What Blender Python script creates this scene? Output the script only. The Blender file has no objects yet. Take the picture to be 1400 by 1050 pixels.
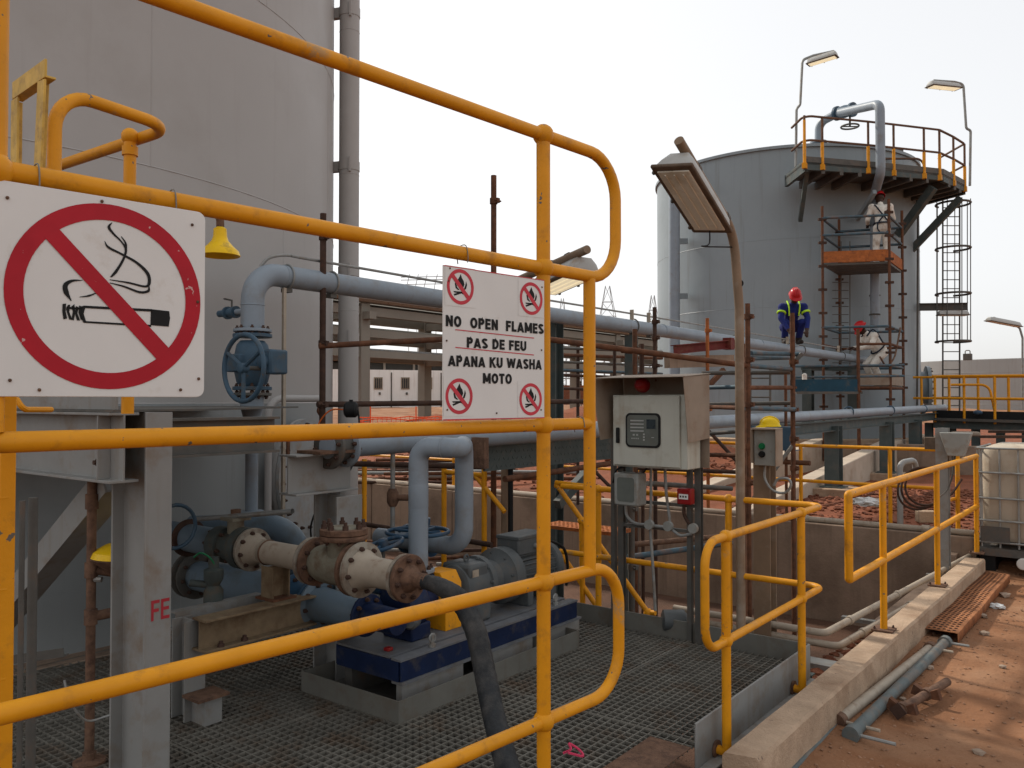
import bpy, bmesh, math, random
from mathutils import Vector, Matrix, noise
V = Vector
random.seed(7)
rad = math.radians
sc = bpy.context.scene
col = sc.collection
# ------------------------------------------------------------------ camera
W, H, F = 1400.0, 1050.0, 1130.0
CZ = 1.78                       # eye height over the red soil
TH, PI_ = rad(37.9), rad(1.17)
cd = bpy.data.cameras.new('camera'); cam = bpy.data.objects.new('camera', cd); col.objects.link(cam)
cd.sensor_width = 36; cd.lens = F / W * 36; cd.clip_start = .05; cd.clip_end = 3000
cam.location = (0, 0, CZ); cam.rotation_euler = (rad(90) + PI_, 0, TH)
sc.camera = cam
# ------------------------------------------------------------------ sky, sun, exposure
SUN = V((-.80, .16, 0)).normalized() * math.cos(rad(40)) + V((0, 0, math.sin(rad(40))))
w = bpy.data.worlds.new('World'); sc.world = w; w.use_nodes = True
nt = w.node_tree; bg = nt.nodes['Background']
sk = nt.nodes.new('ShaderNodeTexSky'); sk.sky_type = 'NISHITA'; sk.sun_disc = False
sk.sun_elevation = rad(40); sk.sun_rotation = math.atan2(SUN.x, SUN.y)
sk.air_density = 1.0; sk.dust_density = 3.0; sk.ozone_density = 1.0
hs = nt.nodes.new('ShaderNodeHueSaturation'); hs.inputs['Saturation'].default_value = .30
gm = nt.nodes.new('ShaderNodeGamma'); gm.inputs['Gamma'].default_value = .29      # thin bright cloud veil: evens the sky out
nt.links.new(sk.outputs[0], hs.inputs['Color']); nt.links.new(hs.outputs[0], gm.inputs['Color']); nt.links.new(gm.outputs[0], bg.inputs['Color'])
bg.inputs['Strength'].default_value = .58
sd = bpy.data.lights.new('sun', 'SUN'); sun = bpy.data.objects.new('sun', sd); col.objects.link(sun)
sd.energy = 3.4; sd.angle = rad(3.5); sd.color = (1, .93, .82)
sun.rotation_euler = SUN.to_track_quat('Z', 'Y').to_euler()
vs = sc.view_settings; vs.view_transform = 'Standard'; vs.look = 'None'; vs.exposure = 0.12; vs.gamma = 1
sc.cycles.max_bounces = 6; sc.cycles.diffuse_bounces = 3; sc.cycles.glossy_bounces = 3
sc.cycles.use_denoising = True

# ------------------------------------------------------------------ pixel helpers (author's aid: photo pixel -> place)
RX = V((math.cos(TH), math.sin(TH), 0)); FW = V((-math.sin(TH), math.cos(TH), 0))
FP = FW * math.cos(PI_) + V((0, 0, math.sin(PI_))); UP = V((0, 0, math.cos(PI_))) - FW * math.sin(PI_)
CAM = V((0, 0, CZ))
def ray(px, py):
    d = RX * ((px - 700) / F) + UP * ((525 - py) / F) + FP
    return d / d.dot(FW)
def P(px, py, d): return CAM + ray(px, py) * d
def Pz(px, py, z): r = ray(px, py); return CAM + r * ((z - CZ) / r.z)
def PX(px, py, x): r = ray(px, py); return CAM + r * (x / r.x)
def PY(px, py, y): r = ray(px, py); return CAM + r * (y / r.y)
def Ppl(px, py, o, n): r = ray(px, py); return CAM + r * ((o - CAM).dot(n) / r.dot(n))
def pix(p):
    q = V(p) - CAM; d = q.dot(FP)
    return (700 + F * q.dot(RX) / d, 525 - F * q.dot(UP) / d, d)

# ------------------------------------------------------------------ materials
MATS = {}
def mat(name, c, rough=.6, metal=0.0, var=.18, scale=5.0, dirt=None, chips=None, bump=0.0, bscale=40.0, streak=None, spec=.2, worn=None):
    """c base colour; dirt=(colour, amount, scale) soft patches; chips=(colour, amount, scale) sharp flakes; streak=(colour, amount) vertical runs"""
    m = bpy.data.materials.new(name); m.use_nodes = True; t = m.node_tree; N = t.nodes; L = t.links
    b = N['Principled BSDF']; b.inputs['Roughness'].default_value = rough; b.inputs['Metallic'].default_value = metal
    b.inputs['Specular IOR Level'].default_value = spec
    tc = N.new('ShaderNodeTexCoord')
    def nz(s, det=4, rgh=.55, mp=None):
        n = N.new('ShaderNodeTexNoise'); n.inputs['Scale'].default_value = s; n.inputs['Detail'].default_value = det; n.inputs['Roughness'].default_value = rgh
        if mp:
            mm = N.new('ShaderNodeMapping'); mm.inputs['Scale'].default_value = mp; L.new(tc.outputs['Object'], mm.inputs[0]); L.new(mm.outputs[0], n.inputs[0])
        else: L.new(tc.outputs['Object'], n.inputs[0])
        return n.outputs['Fac']
    def ramp(src, a, bb):
        r = N.new('ShaderNodeMapRange'); r.inputs[1].default_value = a; r.inputs[2].default_value = bb; r.clamp = True; L.new(src, r.inputs[0]); return r.outputs[0]
    def mix(fac, ca, cb):
        x = N.new('ShaderNodeMix'); x.data_type = 'RGBA'
        L.new(fac, x.inputs[0])
        for k, v in ((6, ca), (7, cb)):
            if isinstance(v, (tuple, list)): x.inputs[k].default_value = (*v[:3], 1)
            else: L.new(v, x.inputs[k])
        return x.outputs[2]
    lo = [k * (1 - var) for k in c]; hi = [min(1, k * (1 + var)) for k in c]
    cur = mix(ramp(nz(scale, 6, .6), .3, .7), lo, hi)
    if streak: cur = mix(ramp(nz(1.0, 5, .65, (9, 9, .45)), .62 - .2 * streak[1], .85), cur, streak[0])
    if dirt: cur = mix(ramp(nz(dirt[2], 7, .65), .66 - .35 * dirt[1], .82 - .2 * dirt[1]), cur, dirt[0])
    if chips:
        f = ramp(nz(chips[2], 3, .5), .74 - .2 * chips[1], .755 - .2 * chips[1]); cur = mix(f, cur, chips[0])
    if worn:
        a_ = ramp(nz(worn[2], 2, .5), .66, .72); b_ = ramp(nz(worn[2] * 9, 5, .7), .44, .52); mm_ = N.new('ShaderNodeMath'); mm_.operation = 'MULTIPLY'; L.new(a_, mm_.inputs[0]); L.new(b_, mm_.inputs[1])
        m2 = N.new('ShaderNodeMath'); m2.operation = 'MULTIPLY'; m2.inputs[1].default_value = worn[1]; L.new(mm_.outputs[0], m2.inputs[0]); cur = mix(m2.outputs[0], cur, worn[0])
    L.new(cur, b.inputs['Base Color'])
    rr = N.new('ShaderNodeMapRange'); rr.inputs[3].default_value = max(.05, rough - .12); rr.inputs[4].default_value = min(1, rough + .14)
    L.new(nz(scale * 2.3, 5), rr.inputs[0]); L.new(rr.outputs[0], b.inputs['Roughness'])
    if bump:
        bp = N.new('ShaderNodeBump'); bp.inputs['Strength'].default_value = bump; bp.inputs['Distance'].default_value = .02
        L.new(nz(bscale, 6, .65), bp.inputs['Height']); L.new(bp.outputs[0], b.inputs['Normal'])
    MATS[name] = m; return m
lm = mat('lamp_lit', (.7, .6, .35), .4); lb0 = lm.node_tree.nodes['Principled BSDF']; lb0.inputs['Emission Color'].default_value = (1, .86, .6, 1); lb0.inputs['Emission Strength'].default_value = .55
mat('yellow', (.70, .29, .008), .46, 0, .10, 6, dirt=((.40, .17, .02), .3, 11), chips=((.14, .12, .10), .22, 34), worn=((.30, .25, .17), .55, 4.3), bump=.08, bscale=60, spec=.25)
mat('yellow_pale', (.60, .38, .085), .55, 0, .2, 14, dirt=((.34, .2, .07), .5, 22))
mat('yellow_plastic', (.80, .50, .01), .35, 0, .08, 9, dirt=((.35, .22, .03), .2, 16))
mat('tank_taupe', (.375, .36, .346), .45, 0, .04, .7, dirt=((.33, .31, .29), .35, .6), streak=((.335, .315, .295), .15), bump=.03, bscale=2)
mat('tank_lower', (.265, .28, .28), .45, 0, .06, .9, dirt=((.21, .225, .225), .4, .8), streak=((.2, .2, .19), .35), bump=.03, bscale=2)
mat('rust_plank', (.36, .15, .065), .85, 0, .25, 9, dirt=((.15, .075, .045), .5, 6), bump=.3, bscale=80)
mat('prop_green', (.115, .135, .135), .65, 0, .2, 9, dirt=((.2, .14, .1), .5, 5), bump=.1)
mat('tank_grey', (.255, .295, .315), .42, 0, .06, .5, dirt=((.215, .25, .265), .45, .5), streak=((.19, .20, .195), .35), bump=.03, bscale=3)
mat('tank_far', (.32, .32, .31), .7, 0, .06, .5, streak=((.26, .24, .21), .4))
mat('pipe_blue', (.13, .175, .215), .4, 0, .1, 4, dirt=((.11, .12, .12), .4, 5), streak=((.1, .1, .1), .25), bump=.03, bscale=30)
mat('pipe_grey', (.235, .275, .315), .42, 0, .08, 4, dirt=((.21, .21, .205), .4, 5), streak=((.2, .2, .2), .2), bump=.03, bscale=30)
mat('pipe_grey_dusty', (.30, .31, .31), .5, 0, .1, 4, dirt=((.28, .22, .17), .5, 5))
mat('blue_steel', (.05, .09, .13), .45, 0, .15, 8, dirt=((.09, .085, .075), .4, 10), chips=((.12, .08, .05), .15, 25))
mat('blue_pump', (.032, .075, .13), .42, 0, .15, 8, dirt=((.09, .085, .08), .45, 9))
mat('blue_skid', (.008, .017, .052), .45, 0, .2, 8, dirt=((.06, .055, .055), .35, 9))
mat('skid_top', (.13, .135, .145), .6, 0, .2, 8, dirt=((.14, .12, .10), .5, 6), bump=.1)
mat('motor_grey', (.088, .096, .098), .48, 0, .12, 8, dirt=((.13, .11, .09), .4, 8), bump=.1, bscale=80)
mat('steel_paint', (.25, .247, .235), .6, 0, .08, 4, dirt=((.2, .15, .11), .4, 5), streak=((.2, .16, .12), .4), bump=.05)
mat('steel_dark', (.105, .10, .09), .6, .2, .2, 7, dirt=((.14, .09, .06), .4, 7), bump=.1)
mat('steel_green', (.07, .088, .086), .55, 0, .15, 5, dirt=((.13, .105, .085), .4, 5), bump=.06)
mat('galv', (.27, .275, .265), .5, .35, .14, 12, dirt=((.22, .16, .11), .4, 9), bump=.05)
mat('grating', (.16, .15, .128), .62, .2, .25, 6, dirt=((.13, .085, .055), .45, 5))
mat('rust', (.125, .055, .03), .85, 0, .35, 14, dirt=((.06, .035, .025), .5, 9), bump=.3, bscale=90)
mat('rust_dark', (.06, .035, .026), .85, 0, .35, 14, dirt=((.11, .05, .028), .4, 11), bump=.3, bscale=90)
mat('rust_orange', (.36, .115, .035), .85, 0, .25, 10, dirt=((.16, .06, .03), .5, 12), bump=.3, bscale=80)
mat('rust_flange', (.15, .085, .055), .8, 0, .3, 18, dirt=((.07, .04, .03), .5, 22), bump=.3, bscale=90)
mat('valve_drab', (.20, .185, .14), .65, 0, .15, 10, dirt=((.12, .075, .045), .5, 11), bump=.12, bscale=60)
mat('pipe_cream', (.36, .305, .24), .6, 0, .1, 8, dirt=((.2, .13, .085), .35, 10), bump=.05)
mat('flange_worn', (.27, .24, .195), .7, 0, .15, 10, dirt=((.13, .075, .045), .62, 13), bump=.15, bscale=70)
mat('rust_tan', (.20, .145, .088), .8, 0, .2, 12, dirt=((.12, .07, .04), .5, 9), bump=.25, bscale=80)
mat('tray_grey', (.145, .14, .122), .65, 0, .12, 5, dirt=((.12, .095, .07), .4, 6), streak=((.11, .085, .06), .3))
mat('valve_green', (.065, .078, .074), .6, 0, .15, 10, dirt=((.10, .075, .05), .5, 11), bump=.1)
mat('bolt', (.085, .05, .038), .8, .2, .3, 60)
mat('scaff_blue', (.06, .10, .125), .6, 0, .25, 9, dirt=((.16, .09, .06), .5, 7))
mat('toe_blue', (.012, .05, .08), .6, 0, .2, 4, dirt=((.08, .08, .07), .3, 6))
mat('conc', (.43, .31, .215), .9, 0, .18, 6, dirt=((.29, .19, .122), .55, 3.2), chips=((.19, .135, .1), .2, 26), bump=.5, bscale=55)
mat('conc_dark', (.285, .205, .15), .92, 0, .16, 1.6, dirt=((.15, .105, .075), .5, 1.1), streak=((.14, .10, .075), .5), bump=.3, bscale=35)
mat('conc_pale', (.46, .38, .30), .9, 0, .12, 2.5, dirt=((.34, .24, .17), .4, 2), bump=.2, bscale=30)
mat('rack_conc', (.24, .22, .185), .9, 0, .1, .8, dirt=((.24, .21, .175), .4, .7))
mat('sign_white', (.70, .69, .665), .5, 0, .035, 5, dirt=((.52, .46, .39), .22, 7), spec=.3)
mat('sign_edge', (.36, .02, .03), .6)
mat('sign_red', (.42, .014, .026), .5, 0, .1, 9, chips=((.55, .35, .33), .1, 60))
mat('sign_red_pale', (.55, .05, .07), .55, 0, .12, 9)
mat('black', (.012, .012, .012), .6, 0, .2, 20)
mat('rubber', (.022, .024, .026), .55, 0, .3, 12, dirt=((.075, .07, .065), .55, 7), bump=.25, bscale=60)
mat('black_cable', (.012, .012, .012), .5)
mat('box_cream', (.46, .46, .40), .45, 0, .05, 4, dirt=((.33, .28, .215), .4, 5), streak=((.30, .25, .19), .4))
mat('hood_tan', (.27, .215, .165), .6, 0, .1, 5, dirt=((.22, .15, .10), .5, 6), chips=((.16, .07, .04), .1, 9))
mat('box_grey', (.27, .275, .255), .5, 0, .08, 6, dirt=((.2, .15, .11), .4, 8))
mat('glass_panel', (.13, .14, .125), .18, 0, .15, 6, dirt=((.13, .12, .1), .4, 5))
mat('lcd', (.03, .04, .045), .25)
mat('pale_mark', (.32, .33, .31), .6)
mat('red_plastic', (.24, .011, .012), .38, 0, .08, 12, dirt=((.2, .05, .03), .3, 12))
mat('red_beam', (.13, .02, .017), .6, 0, .2, 5, dirt=((.16, .07, .04), .4, 6))
mat('lamp_body', (.42, .42, .40), .5, 0, .08, 8, dirt=((.30, .24, .18), .4, 8))
mat('lamp_rim', (.12, .085, .06), .7, 0, .25, 10)
mat('lamp_glass', (.74, .73, .64), .35, 0, .06, 3, dirt=((.48, .43, .33), .35, 3))
mat('lamp_post', (.235, .165, .11), .65, 0, .15, 6, dirt=((.3, .25, .2), .4, 5), streak=((.13, .09, .06), .3))
mat('green_plastic', (.01, .16, .06), .4)
mat('white_plastic', (.62, .60, .56), .5, 0, .06, 8, dirt=((.45, .35, .26), .35, 6))
mat('tote_plastic', (.45, .385, .30), .4, 0, .12, 2.5, dirt=((.30, .21, .14), .5, 2), streak=((.26, .18, .12), .5))
mat('net_orange', (.80, .10, .02), .8, 0, .2, 6)
mat('cabin_white', (.82, .80, .77), .7, 0, .06, 1, streak=((.5, .42, .34), .4))
mat('shed_dark', (.05, .05, .048), .5, 0, .2, 1)
mat('shed_roof', (.34, .32, .29), .7)
mat('window_dark', (.03, .032, .035), .15)
mat('window_frame', (.30, .24, .18), .7)
mat('pylon', (.30, .31, .32), .6)
mat('skin', (.045, .022, .014), .5, 0, .15, 30)
mat('coverall_white', (.72, .68, .61), .85, 0, .12, 7, dirt=((.38, .28, .2), .45, 6), bump=.3, bscale=25)
mat('coverall_blue', (.012, .02, .12), .85, 0, .2, 8, bump=.3, bscale=25)
mat('hivis', (.45, .75, .04), .7)
mat('vest_orange', (.75, .13, .02), .8)
mat('helmet_red', (.42, .012, .015), .3, 0, .06, 20)
mat('helmet_yellow', (.78, .52, .008), .3, 0, .06, 20, dirt=((.5, .36, .05), .25, 20))
mat('boot', (.03, .022, .018), .7)
mat('strap', (.015, .02, .035), .8)
mat('wire', (.20, .19, .17), .5, .5)
mat('plastic_bag', (.6, .61, .6), .6)
mat('stone', (.33, .25, .19), .95, 0, .25, 12, bump=.3)
mat('gravel', (.25, .14, .085), .95, 0, .3, 3)
mat('lettering_red', (.34, .03, .04), .7)
mat('orange_cord', (.6, .12, .02), .6)
mat('pink_tape', (.65, .05, .12), .6)

def soil(name, a, b, c, sc_=1.0):
    m = mat(name, a, .95, 0, .22, 1.3 * sc_, dirt=(b, .55, .8 * sc_), chips=([k * .55 for k in a], .16, 17 * sc_), bump=.9, bscale=22 * sc_)
    return m
soil('soil', (.235, .108, .052), (.345, .195, .112), None)
soil('soil_red', (.225, .075, .037), (.165, .062, .036), None, 2.2)
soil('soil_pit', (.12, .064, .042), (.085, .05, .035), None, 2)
soil('rubble', (.21, .075, .04), (.13, .06, .04), None, 6)

# ------------------------------------------------------------------ mesh builder
def frame(ax, up=None):
    z = V(ax).normalized(); u = V(up) if up else (V((0, 0, 1)) if abs(z.z) < .95 else V((0, 1, 0)))
    x = u.cross(z)
    if x.length < 1e-6: x = V((1, 0, 0)).cross(z)
    x.normalize(); y = z.cross(x); return x, y, z
def fillet(pts, r, seg=6):
    pts = [V(p) for p in pts]; out = [pts[0]]
    for i in range(1, len(pts) - 1):
        a, b, c = pts[i - 1], pts[i], pts[i + 1]; d1 = (a - b); d2 = (c - b); l1, l2 = d1.length, d2.length; d1 /= l1; d2 /= l2
        ang = math.acos(max(-1, min(1, d1.dot(d2))))
        if ang > 3.1: out.append(b); continue
        t = min(r / math.tan(ang / 2), l1 * .49, l2 * .49); rr = t * math.tan(ang / 2)
        cen = b + (d1 + d2).normalized() * (rr / math.sin(ang / 2)); p0 = b + d1 * t - cen; p1 = b + d2 * t - cen
        tot = math.pi - ang
        for k in range(seg + 1):
            s = k / seg; out.append(cen + (p0 * math.sin((1 - s) * tot) + p1 * math.sin(s * tot)) / math.sin(tot))
    out.append(pts[-1]); return out
def smooth_path(pts, n=6):
    pts = [V(p) for p in pts]; q = [pts[0] * 2 - pts[1]] + pts + [pts[-1] * 2 - pts[-2]]; out = []
    for i in range(1, len(q) - 2):
        for k in range(n):
            t = k / n; a, b, c, d = q[i - 1:i + 3]
            out.append(.5 * ((2 * b) + (c - a) * t + (2 * a - 5 * b + 4 * c - d) * t * t + (3 * b - a - 3 * c + d) * t ** 3))
    out.append(pts[-1]); return out
class MB:
    def __init__(s): s.v = []; s.f = []
    def add(s, v, f):
        o = len(s.v); s.v += [V(p) for p in v]; s.f += [[i + o for i in q] for q in f]; return s
    def box(s, c, size, R=None):
        a, b, d = [k / 2 for k in size]; c = V(c); pts = [V((x, y, z)) for z in (-d, d) for y in (-b, b) for x in (-a, a)]
        if R: pts = [R @ p for p in pts]
        return s.add([c + p for p in pts], [[0, 2, 3, 1], [4, 5, 7, 6], [0, 1, 5, 4], [2, 6, 7, 3], [0, 4, 6, 2], [1, 3, 7, 5]])
    def bb(s, a, b):
        return s.box([(a[i] + b[i]) / 2 for i in range(3)], [abs(a[i] - b[i]) for i in range(3)])
    def prism(s, poly, p, q, up=None):
        """poly: CCW 2D profile (side, up) extruded p->q"""
        p, q = V(p), V(q); x, y, z = frame(q - p, up); n = len(poly)
        v = [p + x * a + y * b for a, b in poly] + [q + x * a + y * b for a, b in poly]
        return s.add(v, [[i, (i + 1) % n, (i + 1) % n + n, i + n] for i in range(n)] + [list(range(n))[::-1], list(range(n, 2 * n))])
    def bar(s, p, q, wd, h, up=None):
        return s.prism([(-wd / 2, -h / 2), (wd / 2, -h / 2), (wd / 2, h / 2), (-wd / 2, h / 2)], p, q, up)
    def ibeam(s, p, q, h, wd, tf=.012, tw=.01, up=None):
        a, b, t = wd / 2, h / 2, tw / 2
        return s.prism([(-a, -b), (a, -b), (a, -b + tf), (t, -b + tf), (t, b - tf), (a, b - tf), (a, b), (-a, b), (-a, b - tf), (-t, b - tf), (-t, -b + tf), (-a, -b + tf)], p, q, up)
    def chan(s, p, q, h, wd, t=.009, up=None, flip=1):
        b = h / 2; pr = [(0, -b), (wd, -b), (wd, -b + t), (t, -b + t), (t, b - t), (wd, b - t), (wd, b), (0, b)]
        if flip < 0: pr = [(-x, y) for x, y in pr][::-1]
        return s.prism(pr, p, q, up)
    def angle(s, p, q, a, t=.006, up=None, flip=1):
        pr = [(0, 0), (a, 0), (a, t), (t, t), (t, a), (0, a)]
        if flip < 0: pr = [(-x, y) for x, y in pr][::-1]
        return s.prism(pr, p, q, up)
    def tube(s, pts, r, n=12, cap=True):
        pts = [V(p) for p in pts]; m = len(pts); rs = r if isinstance(r, (list, tuple)) else [r] * m
        tg = [(pts[min(i + 1, m - 1)] - pts[max(i - 1, 0)]).normalized() for i in range(m)]
        x, y, _ = frame(tg[0]); v = []
        for i in range(m):
            x = (x - tg[i] * x.dot(tg[i])).normalized(); y = tg[i].cross(x)
            v += [pts[i] + (x * math.cos(2 * math.pi * k / n) + y * math.sin(2 * math.pi * k / n)) * rs[i] for k in range(n)]
        f = [[i * n + k, i * n + (k + 1) % n, (i + 1) * n + (k + 1) % n, (i + 1) * n + k] for i in range(m - 1) for k in range(n)]
        if cap: f += [list(range(n))[::-1], list(range((m - 1) * n, m * n))]
        return s.add(v, f)
    def lathe(s, prof, o, ax, n=24, close=False, up=None):
        """prof: (radius, along axis)"""
        o = V(o); x, y, z = frame(ax, up); m = len(prof); v = []
        for r, h in prof:
            v += [o + z * h + (x * math.cos(2 * math.pi * k / n) + y * math.sin(2 * math.pi * k / n)) * r for k in range(n)]
        mm = m if close else m - 1
        f = [[i * n + k, i * n + (k + 1) % n, ((i + 1) % m) * n + (k + 1) % n, ((i + 1) % m) * n + k] for i in range(mm) for k in range(n)]
        if not close: f += [list(range(n))[::-1], list(range((m - 1) * n, m * n))]
        return s.add(v, f)
    def cyl(s, p, q, r, n=16, r2=None):
        p, q = V(p), V(q); return s.lathe([(r, 0), (r if r2 is None else r2, (q - p).length)], p, q - p, n)
    def ball(s, c, r, n=12, sq=(1, 1, 1)):
        k = n // 2; v = []; f = []
        for i in range(k + 1):
            a = math.pi * i / k
            for j in range(n): b = 2 * math.pi * j / n; v.append(V(c) + V((math.sin(a) * math.cos(b) * sq[0], math.sin(a) * math.sin(b) * sq[1], math.cos(a) * sq[2])) * r)
        for i in range(k):
            for j in range(n): f.append([i * n + j, (i + 1) * n + j, (i + 1) * n + (j + 1) % n, i * n + (j + 1) % n])
        return s.add(v, f)
    def torus(s, c, ax, R_, r, n=28, m=8, up=None):
        c = V(c); x, y, z = frame(ax, up); v = []; f = []
        for i in range(n):
            a = 2 * math.pi * i / n; e = x * math.cos(a) + y * math.sin(a)
            for j in range(m): b = 2 * math.pi * j / m; v.append(c + e * (R_ + r * math.cos(b)) + z * r * math.sin(b))
        for i in range(n):
            for j in range(m): f.append([i * m + j, ((i + 1) % n) * m + j, ((i + 1) % n) * m + (j + 1) % m, i * m + (j + 1) % m])
        return s.add(v, f)
    def mesh(s, name, sharp=38):
        me = bpy.data.meshes.new(name); me.from_pydata([tuple(p) for p in s.v], [], s.f); me.validate()
        bm = bmesh.new(); bm.from_mesh(me); bmesh.ops.remove_doubles(bm, verts=bm.verts, dist=1e-5); bmesh.ops.recalc_face_normals(bm, faces=bm.faces); bm.to_mesh(me); bm.free()
        if sharp:
            me.polygons.foreach_set('use_smooth', [True] * len(me.polygons)); me.set_sharp_from_angle(angle=rad(sharp))
        return me
    def build(s, name, m, parent=None, bev=0, sharp=38):
        me = s.mesh(name, sharp); me.materials.append(MATS[m]); return link(name, me, parent, bev)
def link(name, me, parent=None, bev=0):
    o = bpy.data.objects.new(name, me); col.objects.link(o)
    if parent is not None:
        o.parent = parent; o.matrix_parent_inverse = Matrix.Translation(parent.location).inverted() if not parent.parent else Matrix.Identity(4)
        if parent.parent or parent.type == 'MESH': o.matrix_parent_inverse = Matrix.Identity(4)
    if bev:
        b = o.modifiers.new('Bevel', 'BEVEL'); b.width = bev; b.segments = 2; b.limit_method = 'ANGLE'; b.angle_limit = rad(50); b.harden_normals = False
    return o
def tag(o, label, cat, group=None, kind=None):
    o['label'] = label; o['category'] = cat
    if group: o['group'] = group
    if kind: o['kind'] = kind
    return o
def thing(name, label, cat, loc=(0, 0, 0), group=None):
    e = bpy.data.objects.new(name, None); col.objects.link(e); e.location = V(loc); e.empty_display_size = .1
    return tag(e, label, cat, group)
def struct(o): o['kind'] = 'structure'; return o
_shared = {}
def piece(name, key, maker, m, M, parent):
    """a repeated small piece: shares mesh data"""
    k = (key, m)
    if k not in _shared:
        me = maker().mesh(name); me.materials.append(MATS[m]); _shared[k] = me
    o = bpy.data.objects.new(name, _shared[k]); col.objects.link(o); o.parent = parent
    inv = Matrix.Identity(4)
    if parent.parent is None and parent.type == 'EMPTY': inv = Matrix.Translation(parent.location).inverted()
    o.matrix_parent_inverse = inv; o.matrix_basis = M; return o
def orient(o, ax, up=None):
    x, y, z = frame(ax, up); return Matrix.Translation(V(o)) @ Matrix((x, y, z)).transposed().to_4x4()
def hexbolt(r=.014, h=.03):
    return MB().lathe([(r, 0), (r, h * .55), (r * .62, h * .55), (r * .62, h)], (0, 0, 0), (0, 0, 1), 6)
def bolts(parent, c, ax, R_, n, r=.014, h=.03, m='bolt', ph=.2):
    x, y, z = frame(ax)
    for k in range(n):
        a = 2 * math.pi * (k + ph) / n
        piece('bolt', ('bolt', r, h), lambda: hexbolt(r, h), m, orient(V(c) + (x * math.cos(a) + y * math.sin(a)) * R_, ax), parent)
def flange(o, ax, r, t, m, parent, nb=8, br=None, both=True, rin=None, name='flange', brad=.013):
    """disc centred at o, thickness t along ax, bolt heads on the far side"""
    z = V(ax).normalized(); o = V(o)
    fl = MB().lathe([(r * .97, -t / 2), (r, -t / 2 + .003), (r, t / 2 - .003), (r * .97, t / 2)], o, z, 32).build(name, m, parent)
    if nb:
        br = br or r * .78
        bolts(parent, o + z * t / 2, z, br, nb, brad, .024)
        if both: bolts(parent, o - z * t / 2, -z, br, nb, brad, .024)
    return fl
def clamp(parent, c, ax, r=.034, l=.05, m='rust_dark'):
    x, y, z = frame(ax); c = V(c)
    mb = MB().lathe([(r, -l / 2), (r, l / 2)], c, z, 10); mb.box(c + x * r * 1.2, (r * .9, l * .7, l * .8), Matrix((x, y, z)).transposed()); mb.cyl(c + x * r * 1.3 - y * r * 1.3, c + x * r * 1.3 + y * r * 1.3, .007, 6)
    return mb.build('coupler', m, parent)
def flat(name, polys, o, ux, uy, off, m, parent, th=.0012):
    """flat print on a board: 2D polygons in the board's own plane, a hair proud"""
    n = ux.cross(uy).normalized(); mb = MB()
    for pl in polys:
        a = sum(pl[i][0] * pl[(i + 1) % len(pl)][1] - pl[(i + 1) % len(pl)][0] * pl[i][1] for i in range(len(pl)))
        if a < 0: pl = pl[::-1]
        mb.add([o + ux * x + uy * y + n * off for x, y in pl], [list(range(len(pl)))])
    me = bpy.data.meshes.new(name); me.from_pydata([tuple(p) for p in mb.v], [], mb.f); me.materials.append(MATS[m])
    return link(name, me, parent)
def ring2d(cx, cy, r0, r1, n=72):
    out = []
    for k in range(n):
        a, b = 2 * math.pi * k / n, 2 * math.pi * (k + 1) / n
        out.append([(cx + r0 * math.cos(a), cy + r0 * math.sin(a)), (cx + r1 * math.cos(a), cy + r1 * math.sin(a)), (cx + r1 * math.cos(b), cy + r1 * math.sin(b)), (cx + r0 * math.cos(b), cy + r0 * math.sin(b))])
    return out
def ribbon2d(pts, ws, n=6):
    c = smooth_path([(x, y, 0) for x, y in pts], n); m = len(c); out = []
    def wd(i):
        t = i / (m - 1) * (len(ws) - 1); k = min(int(t), len(ws) - 2); return ws[k] + (ws[k + 1] - ws[k]) * (t - k)
    L, R_ = [], []
    for i in range(m):
        d = (c[min(i + 1, m - 1)] - c[max(i - 1, 0)]).normalized(); q = V((-d.y, d.x, 0)) * wd(i) / 2
        L.append(c[i] + q); R_.append(c[i] - q)
    for i in range(m - 1): out.append([(p.x, p.y) for p in (L[i], R_[i], R_[i + 1], L[i + 1])])
    return out
def lettering(body, o, ux, uy, size, m, parent, sx=1.0, bold=.02, off=.0016, align='CENTER', spacing=1.0, wsp=1.0):
    cu = bpy.data.curves.new('lettering', 'FONT'); cu.body = body; cu.size = size; cu.align_x = align; cu.align_y = 'CENTER'; cu.offset = bold * size
    cu.space_character = spacing; cu.space_word = wsp; cu.resolution_u = 4
    ob = bpy.data.objects.new('tmp', cu); col.objects.link(ob); dg = bpy.context.evaluated_depsgraph_get()
    me = bpy.data.meshes.new_from_object(ob.evaluated_get(dg)); bpy.data.objects.remove(ob); bpy.data.curves.remove(cu)
    n = ux.cross(uy).normalized()
    for vv in me.vertices: vv.co = o + ux * vv.co.x * sx + uy * vv.co.y + n * off
    me.materials.clear(); me.materials.append(MATS[m]); me.name = 'lettering'
    return link('lettering', me, parent)
def _arc(cx, cy, rx, ry, a, b, n=9): return [(cx + rx * math.cos(rad(a + (b - a) * k / n)), cy + ry * math.sin(rad(a + (b - a) * k / n))) for k in range(n + 1)]
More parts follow.
